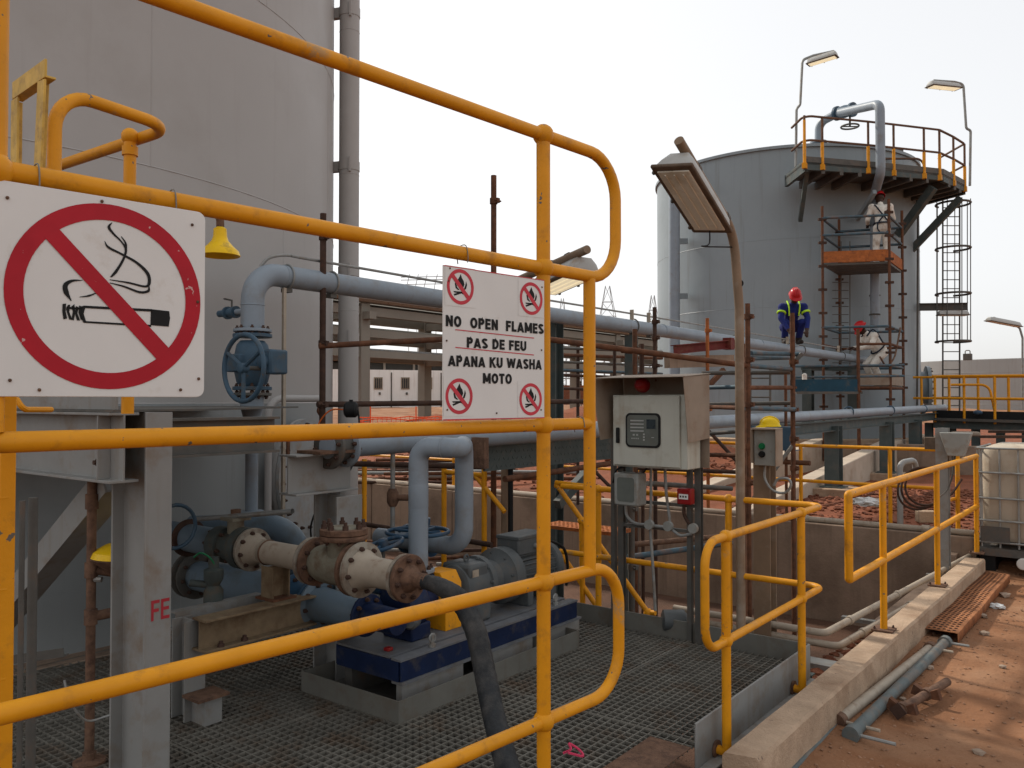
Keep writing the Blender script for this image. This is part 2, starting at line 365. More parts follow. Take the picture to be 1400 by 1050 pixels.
def glyph(ch, w):
    h = w / 2; W_ = .66; e = W_ - h; t = 1 - h
    return {'N': (.68, [[(h, 0), (h, 1)], [(h, 1 - h * .4), (.68 - h, h * .4)], [(.68 - h, 0), (.68 - h, 1)]]), 'O': (.74, [_arc(.37, .5, .37 - h, t - .5, 90, 450, 20)]),
     'P': (.62, [[(h, 0), (h, 1)], [(h, t), (.34, t)] + _arc(.34, .69, .62 - h - .34, t - .69, 90, -90, 8) + [(h, .69 - (t - .69))]]), 'E': (.56, [[(h, 0), (h, 1)], [(h, h), (.56, h)], [(h, t), (.55, t)], [(h, .52), (.52, .52)]]),
     'F': (.54, [[(h, 0), (h, 1)], [(h, t), (.54, t)], [(h, .5), (.49, .5)]]), 'L': (.53, [[(h, 0), (h, 1)], [(h, h), (.53, h)]]), 'A': (.74, [[(h * .75, 0), (.37, 1 - h * .4)], [(.37, 1 - h * .4), (.74 - h * .75, 0)], [(.18, .26), (.56, .26)]]),
     'M': (.84, [[(h, 0), (h, 1)], [(h + .02, 1 - h * .3), (.42, .16)], [(.42, .16), (.82 - h, 1 - h * .3)], [(.84 - h, 0), (.84 - h, 1)]]), 'S': (.64, [_arc(.32, .735, .32 - h, t - .735, 15, 215, 10) + _arc(.32, .265, .32 - h, .265 - h, 45, -165, 10)]),
     'D': (.68, [[(h, 0), (h, 1)], [(h, t), (.28, t)] + _arc(.28, .5, .68 - h - .28, t - .5, 90, -90, 10) + [(h, h)]]), 'U': (.68, [[(h, 1), (h, .36)] + _arc(.34, .36, .34 - h, .36 - h, 180, 360, 8) + [(.68 - h, 1)]]),
     'K': (.70, [[(h, 0), (h, 1)], [(h, .42), (.70 - h * .9, 1)], [(.28, .58), (.70 - h * .7, 0)]]), 'W': (1.0, [[(h * .7, 1), (.27, .05)], [(.27, .05), (.5, .95)], [(.5, .95), (.73, .05)], [(.73, .05), (1 - h * .7, 1)]]),
     'H': (.68, [[(h, 0), (h, 1)], [(.68 - h, 0), (.68 - h, 1)], [(h, .52), (.68 - h, .52)]]), 'T': (.60, [[(.30, 0), (.30, 1)], [(0, t), (.60, t)]]), ' ': (.30, [])}[ch]
def block_text(body, o, ux, uy, height, width, m, parent, off, w=.22, gap=.09):
    """heavy sans capitals, one object for each letter; o is the lower left corner"""
    gl = [glyph(c, w) for c in body]; tot = sum(g[0] for g in gl) + gap * (len(gl) - 1); k = width / tot; x = 0; n = ux.cross(uy).normalized()
    for (gw, st), ch in zip(gl, body):
        mb = MB(); z = off
        for pl in st:
            vv = []; c = [V((a, b, 0)) for a, b in pl]; q = len(c)
            closed = q > 4 and (c[0] - c[-1]).length < 1e-4
            for i in range(q):
                d1 = (c[i] - c[i - 1]).normalized() if i > 0 else ((c[i] - c[-2]).normalized() if closed else None); d2 = (c[i + 1] - c[i]).normalized() if i < q - 1 else ((c[1] - c[i]).normalized() if closed else None)
                d1 = d1 or d2; d2 = d2 or d1; dd = (d1 + d2).normalized(); nn = V((-dd.y, dd.x, 0)); s = w / 2 / max(.5, nn.dot(V((-d1.y, d1.x, 0))))
                if q == 2 and abs(d1.x) > .05 and abs(d1.y) > .3: nn = V((1, 0, 0)) * (-1 if d1.y > 0 else 1); s = w / 2 / abs(d1.y) * .96
                vv += [c[i] + nn * s, c[i] - nn * s]
            mb.add([o + ux * ((x + p.x) * k) + uy * (p.y * height) + n * z for p in vv], [[2 * i, 2 * i + 1, 2 * i + 3, 2 * i + 2] for i in range(q - 1)]); z += .00006
        if st:
            me = bpy.data.meshes.new('letter'); me.from_pydata([tuple(p) for p in mb.v], [], mb.f); me.materials.append(MATS[m]); link('letter', me, parent)
        x += gw + gap
X_, Y_, Z_ = V((1, 0, 0)), V((0, 1, 0)), V((0, 0, 1))
# ================================================================== setting
GZ = .10                                    # top of the walkway grating
XE = PX(1108, 880, Pz(1108, 880, CZ - 1.56).x).x   # right edge of the grating platform
YE = Pz(1108, 880, CZ - 1.56).y             # its far edge
YW = 10.3                                   # far wall of the sunken bund
K = [Pz(987, 1028, .16), Pz(1039, 1037, .16), Pz(1347, 764, .16), Pz(1318, 762, .16)]   # kerb top corners
XK = (K[1].x + K[2].x) / 2
def lerp(a, b, t): return a + (b - a) * t
def sstep(a, b, x): t = max(0, min(1, (x - a) / (b - a))); return t * t * (3 - 2 * t)
def gz(x, y):
    if x < XK - .12 and y < YW: return -.85
    d = max(0, -.614 * x + .789 * y)
    far = .32 * sstep(YW, YW + 1.5, y) + 1.05 * sstep(16, 42, d)
    n = noise.noise(V((x * .35, y * .35, 1))) * (.07 if x > -7 else .2) * sstep(9, 16, y) * (1 - .8 * sstep(40, 80, d))
    n += noise.noise(V((x * 1.1, y * 1.1, 5))) * .02 + noise.noise(V((x * 3.7, y * 3.7, 9))) * .010
    if y > YW and x < XK - .12: far = max(far, .26)
    hp = 0
    for hx, hy, hr, hh in ((-11.5, 15.5, 2.6, .75), (-9.0, 17.5, 2.2, .6), (-7.2, 14.0, 1.6, .45), (-13.5, 21, 3.5, .8), (-16, 17, 3, .7)):
        q = ((x - hx) ** 2 + (y - hy) ** 2) / hr ** 2
        if q < 4: hp += hh * math.exp(-q * 1.6) * (1 + .35 * noise.noise(V((x * 2.1, y * 2.1, 3))))
    if x > XK - .12 and y < YW:                       # dust banked against the kerb, shallow ruts
        n += -.06 + .035 * (1 - sstep(XK, XK + .30 + .1 * noise.noise(V((0, y * 1.3, 2))), x)) + .018 * math.sin(x * 4.2 + .5 * noise.noise(V((x, y * .6, 8)))) * sstep(XK + .6, XK + 1.2, x) + noise.noise(V((x * 9, y * 9, 4))) * .006
    return far + n + hp
def lines(spec):
    out = []
    for a, b, s in spec:
        n = max(1, round((b - a) / s)); out += [a + (b - a) * k / n for k in range(n)]
    return out + [spec[-1][1]]
xs = lines([(-1600, -400, 400), (-400, -100, 75), (-100, -40, 10), (-40, -20, 1.5), (-20, XK - .14, .35), (XK - .14, XK - .10, .04), (XK - .10, 3.5, .09), (3.5, 12, .8), (12, 60, 8), (60, 400, 85), (400, 1600, 400)])
ys = lines([(-400, -50, 50), (-50, -6, 6), (-6, 2.5, .8), (2.5, YW - .02, .12), (YW - .02, YW + .02, .04), (YW + .02, 24, .3), (24, 60, 1.5), (60, 200, 14), (200, 500, 60), (500, 2000, 300)])
gv = [(x, y, gz(x, y)) for y in ys for x in xs]; nx = len(xs)
gf = [(j * nx + i, j * nx + i + 1, (j + 1) * nx + i + 1, (j + 1) * nx + i) for j in range(len(ys) - 1) for i in range(nx - 1)]
me = bpy.data.meshes.new('ground'); me.from_pydata(gv, [], gf); me.polygons.foreach_set('use_smooth', [True] * len(me.polygons)); me.set_sharp_from_angle(angle=rad(50))
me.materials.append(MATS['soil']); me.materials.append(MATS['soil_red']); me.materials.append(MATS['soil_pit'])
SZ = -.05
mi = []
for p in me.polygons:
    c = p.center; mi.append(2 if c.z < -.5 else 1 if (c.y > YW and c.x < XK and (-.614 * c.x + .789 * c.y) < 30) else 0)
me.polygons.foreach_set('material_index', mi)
gr = struct(link('ground', me)); gr['label'] = 'red-brown soil of the site with a sunken bund'
# kerb
m = MB(); b0 = [V((p.x, p.y, -.9)) for p in K]
tops = []
kn = 70
def kpt(s, t, z):
    a = lerp(K[0], K[1], s); b = lerp(K[3], K[2], s); p = lerp(a, b, t); return V((p.x, p.y, z))
vv = []; ff = []
prof = [(0, -.9), (0, .145), (.07, .16), (.93, .16), (1, .145), (1.02, -.25)]
for i in range(kn + 1):
    for s_, z_ in prof:
        j = noise.noise(V((i * .35, s_ * 5, z_ * 9))) * .008 + noise.noise(V((i * 1.7, s_ * 9, z_ * 19))) * .004
        p = kpt(s_, i / kn, z_); vv.append(p + V((j, 0, j * .6 if z_ > 0 else 0)))
np_ = len(prof)
for i in range(kn):
    for k in range(np_ - 1): ff.append([i * np_ + k, i * np_ + k + 1, (i + 1) * np_ + k + 1, (i + 1) * np_ + k])
ff += [list(range(np_)), [kn * np_ + k for k in range(np_)][::-1]]
m.add(vv, ff); kerb = m.build('kerb', 'conc', sharp=30)
tag(kerb, 'long raised concrete kerb carrying the yellow guard rail beside red soil', 'kerb')
# bund walls (sunken area)
bw = thing('bund_wall', 'low brown concrete retaining wall across the far side of the sunken pit', 'wall', (-7, YW, -.85))
MB().bb((-18, YW - .10, -.9), (XK - .14, YW + .11, .28)).build('wall_core', 'conc_dark', bw)
random.seed(11); xx = XK - .13; yj = 0
while xx > -18:
    wq = 1.9 + random.uniform(-.15, .15); dj = random.uniform(-.006, .006); MB().bb((xx - wq + .012, YW - .14 + dj, -.9), (xx, YW + .12, .30 + dj)).build('wall_panel', 'conc_dark', bw, bev=.012); xx -= wq
MB().bb((XK - .42, YW - .30, -.4), (XK - .30, YW - .142, .12)).build('bracket', 'conc_dark', bw, bev=.01)
for k in range(2):
    zz = .335 + k * .004; yy = YW - .09 + k * .075
    o = MB().tube([(-18, yy, zz), (-9, yy + .01, zz + .004), (-3.5 - 1.8 * k, yy, zz)], .032, 10).build('pipe', 'conc_pale', bw)
o = MB().tube([(-3.4, YW - .06, .335), (XK - .14, YW - .06, .335)], .035, 10).build('pipe', 'pipe_cream', bw)
for q in (-3.45, -2.1): MB().cyl((q, YW - .06, .335), (q + .08, YW - .06, .335), .048, 12).build('pipe_joint', 'pipe_cream', bw)
# two sloping wing walls beyond the pit
def wing(x, y0, y1, z0, z1, t, label):
    o = MB(); p = [(x, y0, -.2), (x + t, y0, -.2), (x + t, y1, -.2), (x, y1, -.2), (x, y0, z0), (x + t, y0, z0), (x + t, y1, z1), (x, y1, z1)]
    ye = y1 + 1.1
    p += [(x, ye, -.2), (x + t, ye, -.2), (x + t, ye, z1), (x, ye, z1)]
    o.add(p, [[0, 1, 5, 4], [1, 2, 6, 5], [4, 5, 6, 7], [0, 4, 7, 3], [2, 9, 10, 6], [6, 10, 11, 7], [3, 7, 11, 8], [8, 11, 10, 9]])
    return tag(o.build('concrete_wall', 'conc_pale', bev=.015), label, 'wall')
A0 = P(1052, 671, 12.2); A1 = P(1208, 603, 17.0)
def zat(a, b, y): return a.z + (b.z - a.z) * (y - a.y) / (b.y - a.y)
wing(A0.x, YW + .13, A1.y, zat(A0, A1, YW + .13), A1.z, .28, 'pale concrete wing wall with sloping top, behind the green steel columns')
B0 = P(955, 660, 13.5); B1 = P(1095, 600, 18.0)
wing(B0.x, YW + .13, B1.y, zat(B0, B1, YW + .13), B1.z, .28, 'pale concrete wing wall with sloping top, behind the yellow hard hat')
q0, q1 = P(1180, 622, 17.5), P(1420, 632, 15.5)
tag(MB().bb((q0.x, q0.y, -.2), (XK + 1.0, q0.y + .25, q0.z + .25)).build('concrete_wall', 'conc_dark', bev=.015), 'low brown concrete cross wall behind the red rubble and junction box', 'wall')

# ------------------------------------------------------------------ grating platform
XL, YN = -6.6, .9
pf = thing('grating_platform', 'galvanised bar grating walkway around the pump with upstanding toe plates', 'walkway', (-4, 3, -.85))
m = MB(); x = XL
while x < XE - .03: m.bb((x - .0038, YN, GZ - .032), (x + .0038, YE - .03, GZ)); x += .049
o = m.build('bearing_bar', 'grating', pf, sharp=0); o['kind'] = 'stuff'
m = MB(); y = YN
while y < YE - .05: m.bb((XL, y - .004, GZ - .014), (XE - .03, y + .004, GZ - .0015)); y += .049
o = m.build('cross_bar', 'grating', pf, sharp=0); o['kind'] = 'stuff'
TP = CZ - 1.56
for xx in (XL + 1.0, XL + 2.0, XL + 3.0, XL + 4.0): MB().bb((xx - .007, YN, GZ - .03), (xx + .007, YE - .03, GZ + .0015)).build('panel_band', 'grating', pf)
for yy in (YN + 1.3, YN + 2.9): MB().bb((XL, yy - .006, GZ - .03), (XE - .03, yy + .006, GZ + .001)).build('panel_band', 'grating', pf)
YG = Pz(962, 992, TP).y
MB().bb((XE - .012, YG, GZ - .10), (XE, YE, TP)).build('toe_plate', 'steel_paint', pf, bev=.003)
MB().bb((XL, YE - .012, GZ - .10), (XE, YE, TP)).build('toe_plate', 'tray_grey', pf, bev=.003)
MB().chan((XE - .004, .9, GZ - .20), (XE - .004, YE, GZ - .20), .2, .07, flip=-1).build('edge_beam', 'steel_paint', pf)
MB().bb((XE - .24, YN, GZ + .002), (XE - .02, YG - .02, GZ + .008)).build('cover_plate', 'rust_flange', pf)
MB().chan((XL, YE + .02, GZ - .19), (XE, YE + .02, GZ - .19), .2, .07).build('edge_beam', 'steel_green', pf)
for xx in (-5.5, -4.2, -2.9):
    MB().ibeam((xx, YN, GZ - .13), (xx, YE - .02, GZ - .13), .18, .09).build('joist', 'steel_dark', pf)
for xx in (-5.5, -2.9, XE - .1):
    for yy in (1.6, YE - .12): MB().ibeam((xx, yy, -.85), (xx, yy, GZ - .22), .12, .12).build('leg', 'steel_dark', pf)
# ================================================================== near things: foreground railing and signs
PO = P(743, 548, 2.75); RD = RX * math.sin(rad(43.1)) + FW * math.cos(rad(43.1)); RN = RD.cross(Z_).normalized()
if RN.dot(PO - CAM) > 0: RN = -RN                      # towards the camera
def RT(px, z): q = Ppl(px, 548, PO, RN); return V((q.x, q.y, z))
def RZ(py, px=741): return Ppl(px, py, PO, RN).z
z1, z2, z3, z4, z5 = RZ(184), RZ(366), RZ(581), RZ(796), RZ(987)
hr = thing('yellow_handrail', 'large yellow tubular handrail with rounded loop ends, carrying both warning signs', 'railing', (PO.x, PO.y, 0))
rr, pr = .0212, .0235
xe = 842
def rail(pts, name='rail', r=rr, par=hr, m='yellow', fr=.16, n=14): return MB().tube(fillet(pts, fr, 8), r, n).build(name, m, par)
rail([RT(-160, z1), RT(xe, z1), RT(xe, z2), RT(741, z2)], fr=.15)
rail([RT(-160, z2), RT(741, z2)])
rail([RT(-160, z3), RT(806, z3)])
rail([RT(-160, z4), RT(845, z4), RT(845, z5), RT(300, z5)], fr=.15)
rail([RT(743, 0.02), RT(743, z1)], 'post', pr)
rail([RT(806, z4), RT(806, z2 - .01)], 'post', pr * .93)
rail([RT(-13, z3 + .02), RT(-13, z1 + .6)], 'post', pr)
for px_, zz in ((743, z1), (743, z2), (743, z3), (743, z4), (743, z5), (-13, z2)):
    MB().ball(RT(px_, zz), .036, 16, (1, 1, 1)).build('ball_joint', 'yellow', hr)
# wire ties
def tie(px_, zz, par, drop=.06, off=.0):
    c = RT(px_, zz); n = RN
    pts = [c + n * .022 - Z_ * drop, c + n * .024 - Z_ * .01, c + n * .015 + Z_ * .022, c - n * .012 + Z_ * .022, c - n * .024, c - n * .02 - Z_ * .03]
    return MB().tube(smooth_path(pts, 4), .0016, 6).build('wire_tie', 'wire', par)

# ---- no smoking sign
SD = RX * math.sin(rad(46)) + FW * math.cos(rad(46)); SN = SD.cross(Z_).normalized()
if SN.dot(PO - CAM) > 0: SN = -SN
SO = Ppl(280, 420, PO, RN) + RN * .045
def S1(px, py): q = Ppl(px, py, SO, SN) - SO; return (q.dot(SD), q.z)
nosm = thing('no_smoking_sign', 'white square sign with red no-smoking symbol wired to the yellow handrail', 'sign', SO)
tl, tr_, br_ = S1(-14, 251), S1(274, 291), S1(281, 543)
x0, x1 = S1(-16, 400)[0], S1(280, 420)[0]; y0, y1 = S1(281, 543)[1], S1(274, 290)[1]
def rrect(x0, y0, x1, y1, r, n=5):
    o = []
    for cx, cy, a in ((x1 - r, y1 - r, 0), (x0 + r, y1 - r, 90), (x0 + r, y0 + r, 180), (x1 - r, y0 + r, 270)):
        for k in range(n + 1): t = rad(a + 90 * k / n); o.append((cx + r * math.cos(t), cy + r * math.sin(t)))
    return o
def board(name, poly, o, ux, uy, t, m, par, bev=0):
    n = ux.cross(uy).normalized(); mb = MB(); k = len(poly)
    v = [o + ux * a + uy * b for a, b in poly] + [o + ux * a + uy * b - n * t for a, b in poly]
    mb.add(v, [list(range(k)), list(range(k, 2 * k))[::-1]] + [[i, i + k, (i + 1) % k + k, (i + 1) % k] for i in range(k)])
    return mb.build(name, m, par, bev)
board('board', rrect(x0, y0, x1, y1, .018), SO, SD, Z_, .004, 'sign_white', nosm, .001)
cx, cy = S1(140, 405); R1 = (S1(140, 278)[1] - S1(140, 532)[1]) / 2; cy = (S1(140, 278)[1] + S1(140, 532)[1]) / 2; cx = (S1(11, 405)[0] + S1(269, 405)[0]) / 2
flat('red_ring', ring2d(cx, cy, R1 * .825, R1), SO, SD, Z_, .0012, 'sign_red', nosm)
def S1p(pts): return [S1(x / 2.838, 250 + y / 2.838) for x, y in pts]
sl = S1p([(170, 210), (222, 172), (658, 645), (612, 690)])
# cigarette and smoke first, the bar lies over them
for cg_ in ([S1p([(322, 476), (590, 490), (590, 500), (330, 486)]), S1p([(328, 536), (586, 551), (586, 559), (324, 543)]), S1p([(318, 478), (332, 478), (324, 508), (334, 540), (322, 542), (312, 510)]), S1p([(585, 490), (656, 498), (659, 525), (654, 558), (583, 552)])] +
     [S1p(q) for q in ([(242, 470), (256, 468), (254, 498), (260, 526), (246, 530), (241, 500)], [(262, 474), (272, 472), (268, 500), (280, 532), (268, 530), (256, 492)], [(276, 480), (288, 470), (292, 500), (286, 534), (276, 530), (282, 500)], [(294, 478), (304, 482), (300, 506), (310, 534), (298, 534), (290, 508)], [(306, 476), (320, 480), (314, 506), (324, 536), (312, 530), (304, 504)], [(258, 480), (320, 486), (318, 492), (256, 490)])]): flat('cigarette_stroke', [cg_], SO, SD, Z_, .0012, 'black', nosm)
def S1r(pts, ws): return ribbon2d(S1p(pts), [k * .00055 for k in ws], 5)
for kk, rb_ in enumerate((S1r([(434, 154), (422, 172), (440, 198), (470, 228), (488, 262), (470, 310), (428, 366)], [2, 11, 8, 6, 9, 7, 3]),
     S1r([(405, 226), (420, 250), (470, 276), (530, 310), (572, 352), (578, 390), (560, 402), (500, 388), (425, 376)], [2, 9, 8, 10, 13, 12, 8, 7, 3]),
     S1r([(470, 208), (488, 240), (482, 290), (452, 344), (432, 366)], [3, 8, 6, 7, 3]),
     S1r([(578, 402), (574, 420), (540, 424), (480, 402), (425, 388)], [4, 10, 9, 7, 3]),
     S1r([(320, 378), (280, 380), (254, 396), (256, 424), (276, 458)], [2, 9, 16, 18, 3]),
     S1r([(308, 443), (345, 438), (380, 424)], [2, 7, 3]))): flat('smoke_line', rb_, SO, SD, Z_, .00125 + kk * .00004, 'black', nosm)
flat('red_bar', [sl], SO, SD, Z_, .0016, 'sign_red', nosm)
for a, b in ((28, 58), (395, 72), (745, 163), (766, 462), (770, 760), (700, 803), (152, 803), (38, 766)):
    q = S1p([(a, b)])[0]; MB().ball(SO + SD * q[0] + Z_ * q[1] + SN * .0015, .0035, 8).build('screw', 'rust_flange', nosm)
tie(45, z2, nosm, .045); tie(232, z2, nosm, .055)

# ---- no open flames sign
S2D = RX * math.sin(rad(45.5)) + FW * math.cos(rad(45.5)); S2N = S2D.cross(Z_).normalized()
if S2N.dot(PO - CAM) > 0: S2N = -S2N
SO2 = Ppl(742, 470, PO, RN) + RN * .05
def S2(px, py): q = Ppl(px, py, SO2, S2N) - SO2; return (q.dot(S2D), q.z)
fl = thing('no_open_flames_sign', 'white board reading NO OPEN FLAMES in three languages, wired to the handrail', 'sign', SO2)
fx0, fx1 = S2(606, 470)[0], S2(744, 470)[0]; fy0 = (S2(606, 571)[1] + S2(744, 575)[1]) / 2; fy1 = (S2(608, 360)[1] + S2(743, 385)[1]) / 2
board('board', [(fx0, fy0), (fx1, fy0), (fx1, fy1), (fx0, fy1)], SO2, S2D, Z_, .004, 'sign_white', fl)
flat('red_edge', [[(fx0, fy0), (fx1, fy0), (fx1, fy0 + .003), (fx0, fy0 + .003)], [(fx0, fy1 - .0025), (fx1, fy1 - .0025), (fx1, fy1), (fx0, fy1)]], SO2, S2D, Z_, .001, 'sign_red_pale', fl)
def S2p(pts): return [S2(600 + x / 4.04, 340 + y / 4.04) for x, y in pts]
for (cxp, cyp, hw) in ((118, 211, 98), (509, 276, 90), (111, 815, 99), (506, 832, 89)):
    c_ = S2p([(cxp, cyp)])[0]; r_ = (S2p([(cxp, cyp - hw)])[0][1] - S2p([(cxp, cyp + hw)])[0][1]) / 2
    q = r_ * 1.12
    flat('sticker', [[(c_[0] - q, c_[1] - q), (c_[0] + q, c_[1] - q), (c_[0] + q, c_[1] + q), (c_[0] - q, c_[1] + q)]], SO2, S2D, Z_, .0008, 'sign_white', fl)
    def L2(pts): return [(c_[0] + a * r_, c_[1] + b * r_) for a, b in pts]
    flat('flame_symbol', [L2([(0.02, .72), (-.1, .52), (-.22, .36), (-.22, .1), (-.1, -.06), (.06, -.1), (.22, -.02), (.3, .16), (.24, .36), (.12, .5)]), L2([(-.34, .3), (-.42, .14), (-.36, -.1), (-.18, -.2), (-.06, -.18), (-.22, -.06), (-.3, .1)]), L2([(.42, .36), (.5, .16), (.42, -.08), (.22, -.2), (.06, -.18), (.28, -.06), (.36, .12)]),
         L2([(-.52, -.28), (-.46, -.36), (.46, -.38), (.5, -.28), (.1, -.26)]), L2([(-.5, -.44), (.3, -.2), (.38, -.26), (-.44, -.54)]), L2([(.44, -.5), (.5, -.42), (.1, -.28), (.02, -.34)])], SO2, S2D, Z_, .0012, 'black', fl)
    flat('red_ring', ring2d(c_[0], c_[1], r_ * .8, r_, 40), SO2, S2D, Z_, .0016, 'sign_red_pale', fl)
    a = .09; k = .70
    flat('red_bar', [L2([(-.62 - a, .62 - a), (-.62 + a, .62 + a), (.62 + a, -.62 + a), (.62 - a, -.62 - a)])], SO2, S2D, Z_, .0018, 'sign_red_pale', fl)
def line2(body, xa, xb, ytop, ybot, ycx):
    a = S2p([(xa, ycx)])[0]; b = S2p([(xb, ycx)])[0]; xm = (xa + xb) / 2; lo = S2p([(xm, ybot)])[0][1]; hi = S2p([(xm, ytop)])[0][1]
    block_text(body, SO2 + S2D * a[0] + Z_ * lo, S2D, Z_, hi - lo, b[0] - a[0], 'black', fl, .0014, .235)
line2('NO  OPEN  FLAMES', 37, 578, 391, 450, 420)
line2('PAS DE FEU', 153, 482, 500, 556, 528)
line2('APANA KU WASHA', 50, 566, 600, 658, 629)
line2('MOTO', 242, 402, 689, 746, 717)
for pts in (((90, 447), (525, 494)), ((90, 545), (524, 587))):
    a, b = S2p(pts); flat('underline', [[(a[0], a[1] - .0014), (b[0], b[1] - .0014), (b[0], b[1] + .0014), (a[0], a[1] + .0014)]], SO2, S2D, Z_, .0013, 'sign_red_pale', fl)
for a, b in ((52, 178), (568, 213), (42, 508), (566, 560), (45, 890), (318, 908), (563, 890), (60, 108)):
    q = S2p([(a, b)])[0]; MB().ball(SO2 + S2D * q[0] + Z_ * q[1] + S2N * .0012, .003, 8).build('screw', 'rust_flange', fl)
tie(632, z2, fl, .03); tie(792, z3, fl, .01)

# ================================================================== raised platform at the left (floor just under eye level)
FZ = CZ - .05
EC = P(200, 600, 3.55)                                 # near vertical edge of the marked column
cxX, cxY = EC.x - .15, EC.y + .06
rp = thing('raised_platform', 'grey steel platform corner on a thick column marked FE in red paint', 'platform', (cxX, cxY, GZ))
cl = MB().ibeam((cxX, cxY, -.8), (cxX, cxY, FZ), .3, .12, .014, .011, (1, 0, 0)).build('column', 'steel_paint', rp, .002)
block_text('FE', V((cxX + .15, cxY - .06 + .028, PX(215, 832, cxX + .15).z - .05)), Y_, Z_, .088, .084, 'lettering_red', cl, .0015, .16)
hb = .30
MB().ibeam((cxX - 2.6, cxY - .13, FZ - hb / 2), (cxX + .10, cxY - .13, FZ - hb / 2), hb, .13, .012, .009).build('edge_beam', 'steel_paint', rp, .002)
MB().bb((cxX - .02, cxY - .19, FZ - hb + .013), (cxX - .01, cxY - .136, FZ - .013)).build('stiffener', 'steel_paint', rp)
bolts(rp, (cxX - .10, cxY - .135, FZ - .12), -Y_, .0001, 1, .018, .03)
bolts(rp, (cxX - .10, cxY - .135, FZ - .22), -Y_, .0001, 1, .018, .03)
fpp = [V((cxX - 2.6, cxY - .18, FZ + .012)), V((cxX + .1, cxY - .18, FZ + .012)), V((cxX - .15, cxY + .45, FZ + .012)), V((cxX - 1.1, cxY + 1.7, FZ + .012)), V((cxX - 2.6, cxY + 1.7, FZ + .012))]
MB().add(fpp + [p - Z_ * .01 for p in fpp], [[0, 1, 2, 3, 4], [9, 8, 7, 6, 5]] + [[i, i + 5, (i + 1) % 5 + 5, (i + 1) % 5] for i in range(5)]).build('floor_plate', 'steel_dark', rp)
MB().bb((cxX - 2.6, cxY - .15, FZ + .013), (cxX + .06, cxY - .138, FZ + .10)).build('kick_plate', 'steel_paint', rp)
q0, q1 = PY(153, 690, cxY), PY(-30, 905, cxY)
MB().angle(q0 + V((0, -.03, .06)), q1 + V((0, -.03, .06)), .13, .010, (0, 1, 0)).build('brace', 'steel_paint', rp)
MB().ibeam((cxX, cxY + .11, FZ - .12), (cxX, cxY + .7, FZ - .12), .18, .1).build('side_beam', 'steel_dark', rp)
# upper guard rail of that platform
TZ = CZ + 1.035
c0 = Pz(205, 157, TZ); c1 = Pz(224, 172, TZ); c2 = Pz(178, 187, TZ); c3 = Pz(70, 230, TZ)
ur = thing('corner_handrail', 'yellow corner handrail with rounded turn, on the raised platform above the no-smoking sign', 'railing', (c2.x, c2.y, FZ))
k0 = Pz(84, 124, TZ); kd = (c0 - k0).normalized()
cor = c1 + kd * .03
rail([k0 + V((0, 0, -.95)) - kd * .02, k0 - kd * .02, cor, c3], 'rail', .0225, ur, fr=.13)
rail([V((c2.x, c2.y, FZ)), c2], 'post', .0235, ur)
MB().ball(c2, .034, 14).build('ball_joint', 'yellow', ur)
MB().lathe([(.03, 0), (.03, .035)], c2 - Z_ * .075, Z_, 14).build('collar', 'yellow', ur)
MB().bar(c3 + V((0, 0, -.03)), c3 + V((.05, .03, -.2)), .03, .012).build('latch', 'black', ur)
# gate frame of flat bars
gzz = CZ + 1.0; ga = Pz(67, 96, gzz); gb = Pz(27, 124, gzz)
gt = thing('gate_frame', 'pale yellow angle-iron gate frame standing above the no-smoking sign', 'gate', (ga.x, ga.y, FZ))
gd = (gb - ga); gd.z = 0; gd.normalize(); gn = gd.cross(Z_).normalized()
def gbar(nm, a, b, up): MB().prism([(-.028, -.016), (.028, -.016), (.028, -.009), (-.021, -.009), (-.021, .016), (-.028, .016)], a, b, up).build(nm, 'yellow_pale', gt, .0012)
gbar('upright', ga + gd * .10 - Z_ * .95, ga + gd * .02 - Z_ * .03, gn); gbar('upright', gb - Z_ * .95, gb - Z_ * .03, gn)
gbar('top_bar', ga - gd * .012, gb + gd * .02, gn)
# yellow ladder stile at the picture's edge
ls = thing('yellow_ladder', 'yellow ladder with flat stile and round rungs against the raised platform', 'ladder', P(12, 1045, 1.95))
la, lb = P(3, 520, 1.98), P(3, 1150, 1.98); lx = V((lb.x, lb.y, 0)) - V((la.x, la.y, 0))
la = V((lb.x, lb.y, la.z))
MB().bar(lb, la, .034, .02, -RN).build('stile', 'yellow', ls, .002)
for pyy in (680, 805, 927, 1050):
    q = V((lb.x, lb.y, P(9, pyy, 1.98).z)); MB().cyl(q - RD * .32 + RN * 0, q + RD * .0, .011, 10).build('rung', 'yellow', ls)
MB().bar(V((lb.x, lb.y, lb.z)) - RD * .32, V((lb.x, lb.y, la.z)) - RD * .32, .034, .02, -RN).build('stile', 'yellow', ls, .002)
MB().tube(fillet([P(22, 545, 2.2), P(32, 560, 2.2), P(70, 560, 2.35)], .03), .008, 8).build('bracket', 'yellow', ls)
# slim grey pipes just right of the ladder
for a_, d_, r_, lab in ((31, 2.9, .011, 'thin grey steel conduit beside the yellow ladder, the slimmer of two'), (46, 3.0, .019, 'grey steel conduit beside the yellow ladder, the thicker of two')):
    q = P(a_, 660, d_); tag(MB().tube([V((q.x, q.y, GZ - .2)), V((q.x, q.y, FZ - .3))], r_ * .85, 10).build('conduit', 'steel_dark', None), lab, 'conduit')
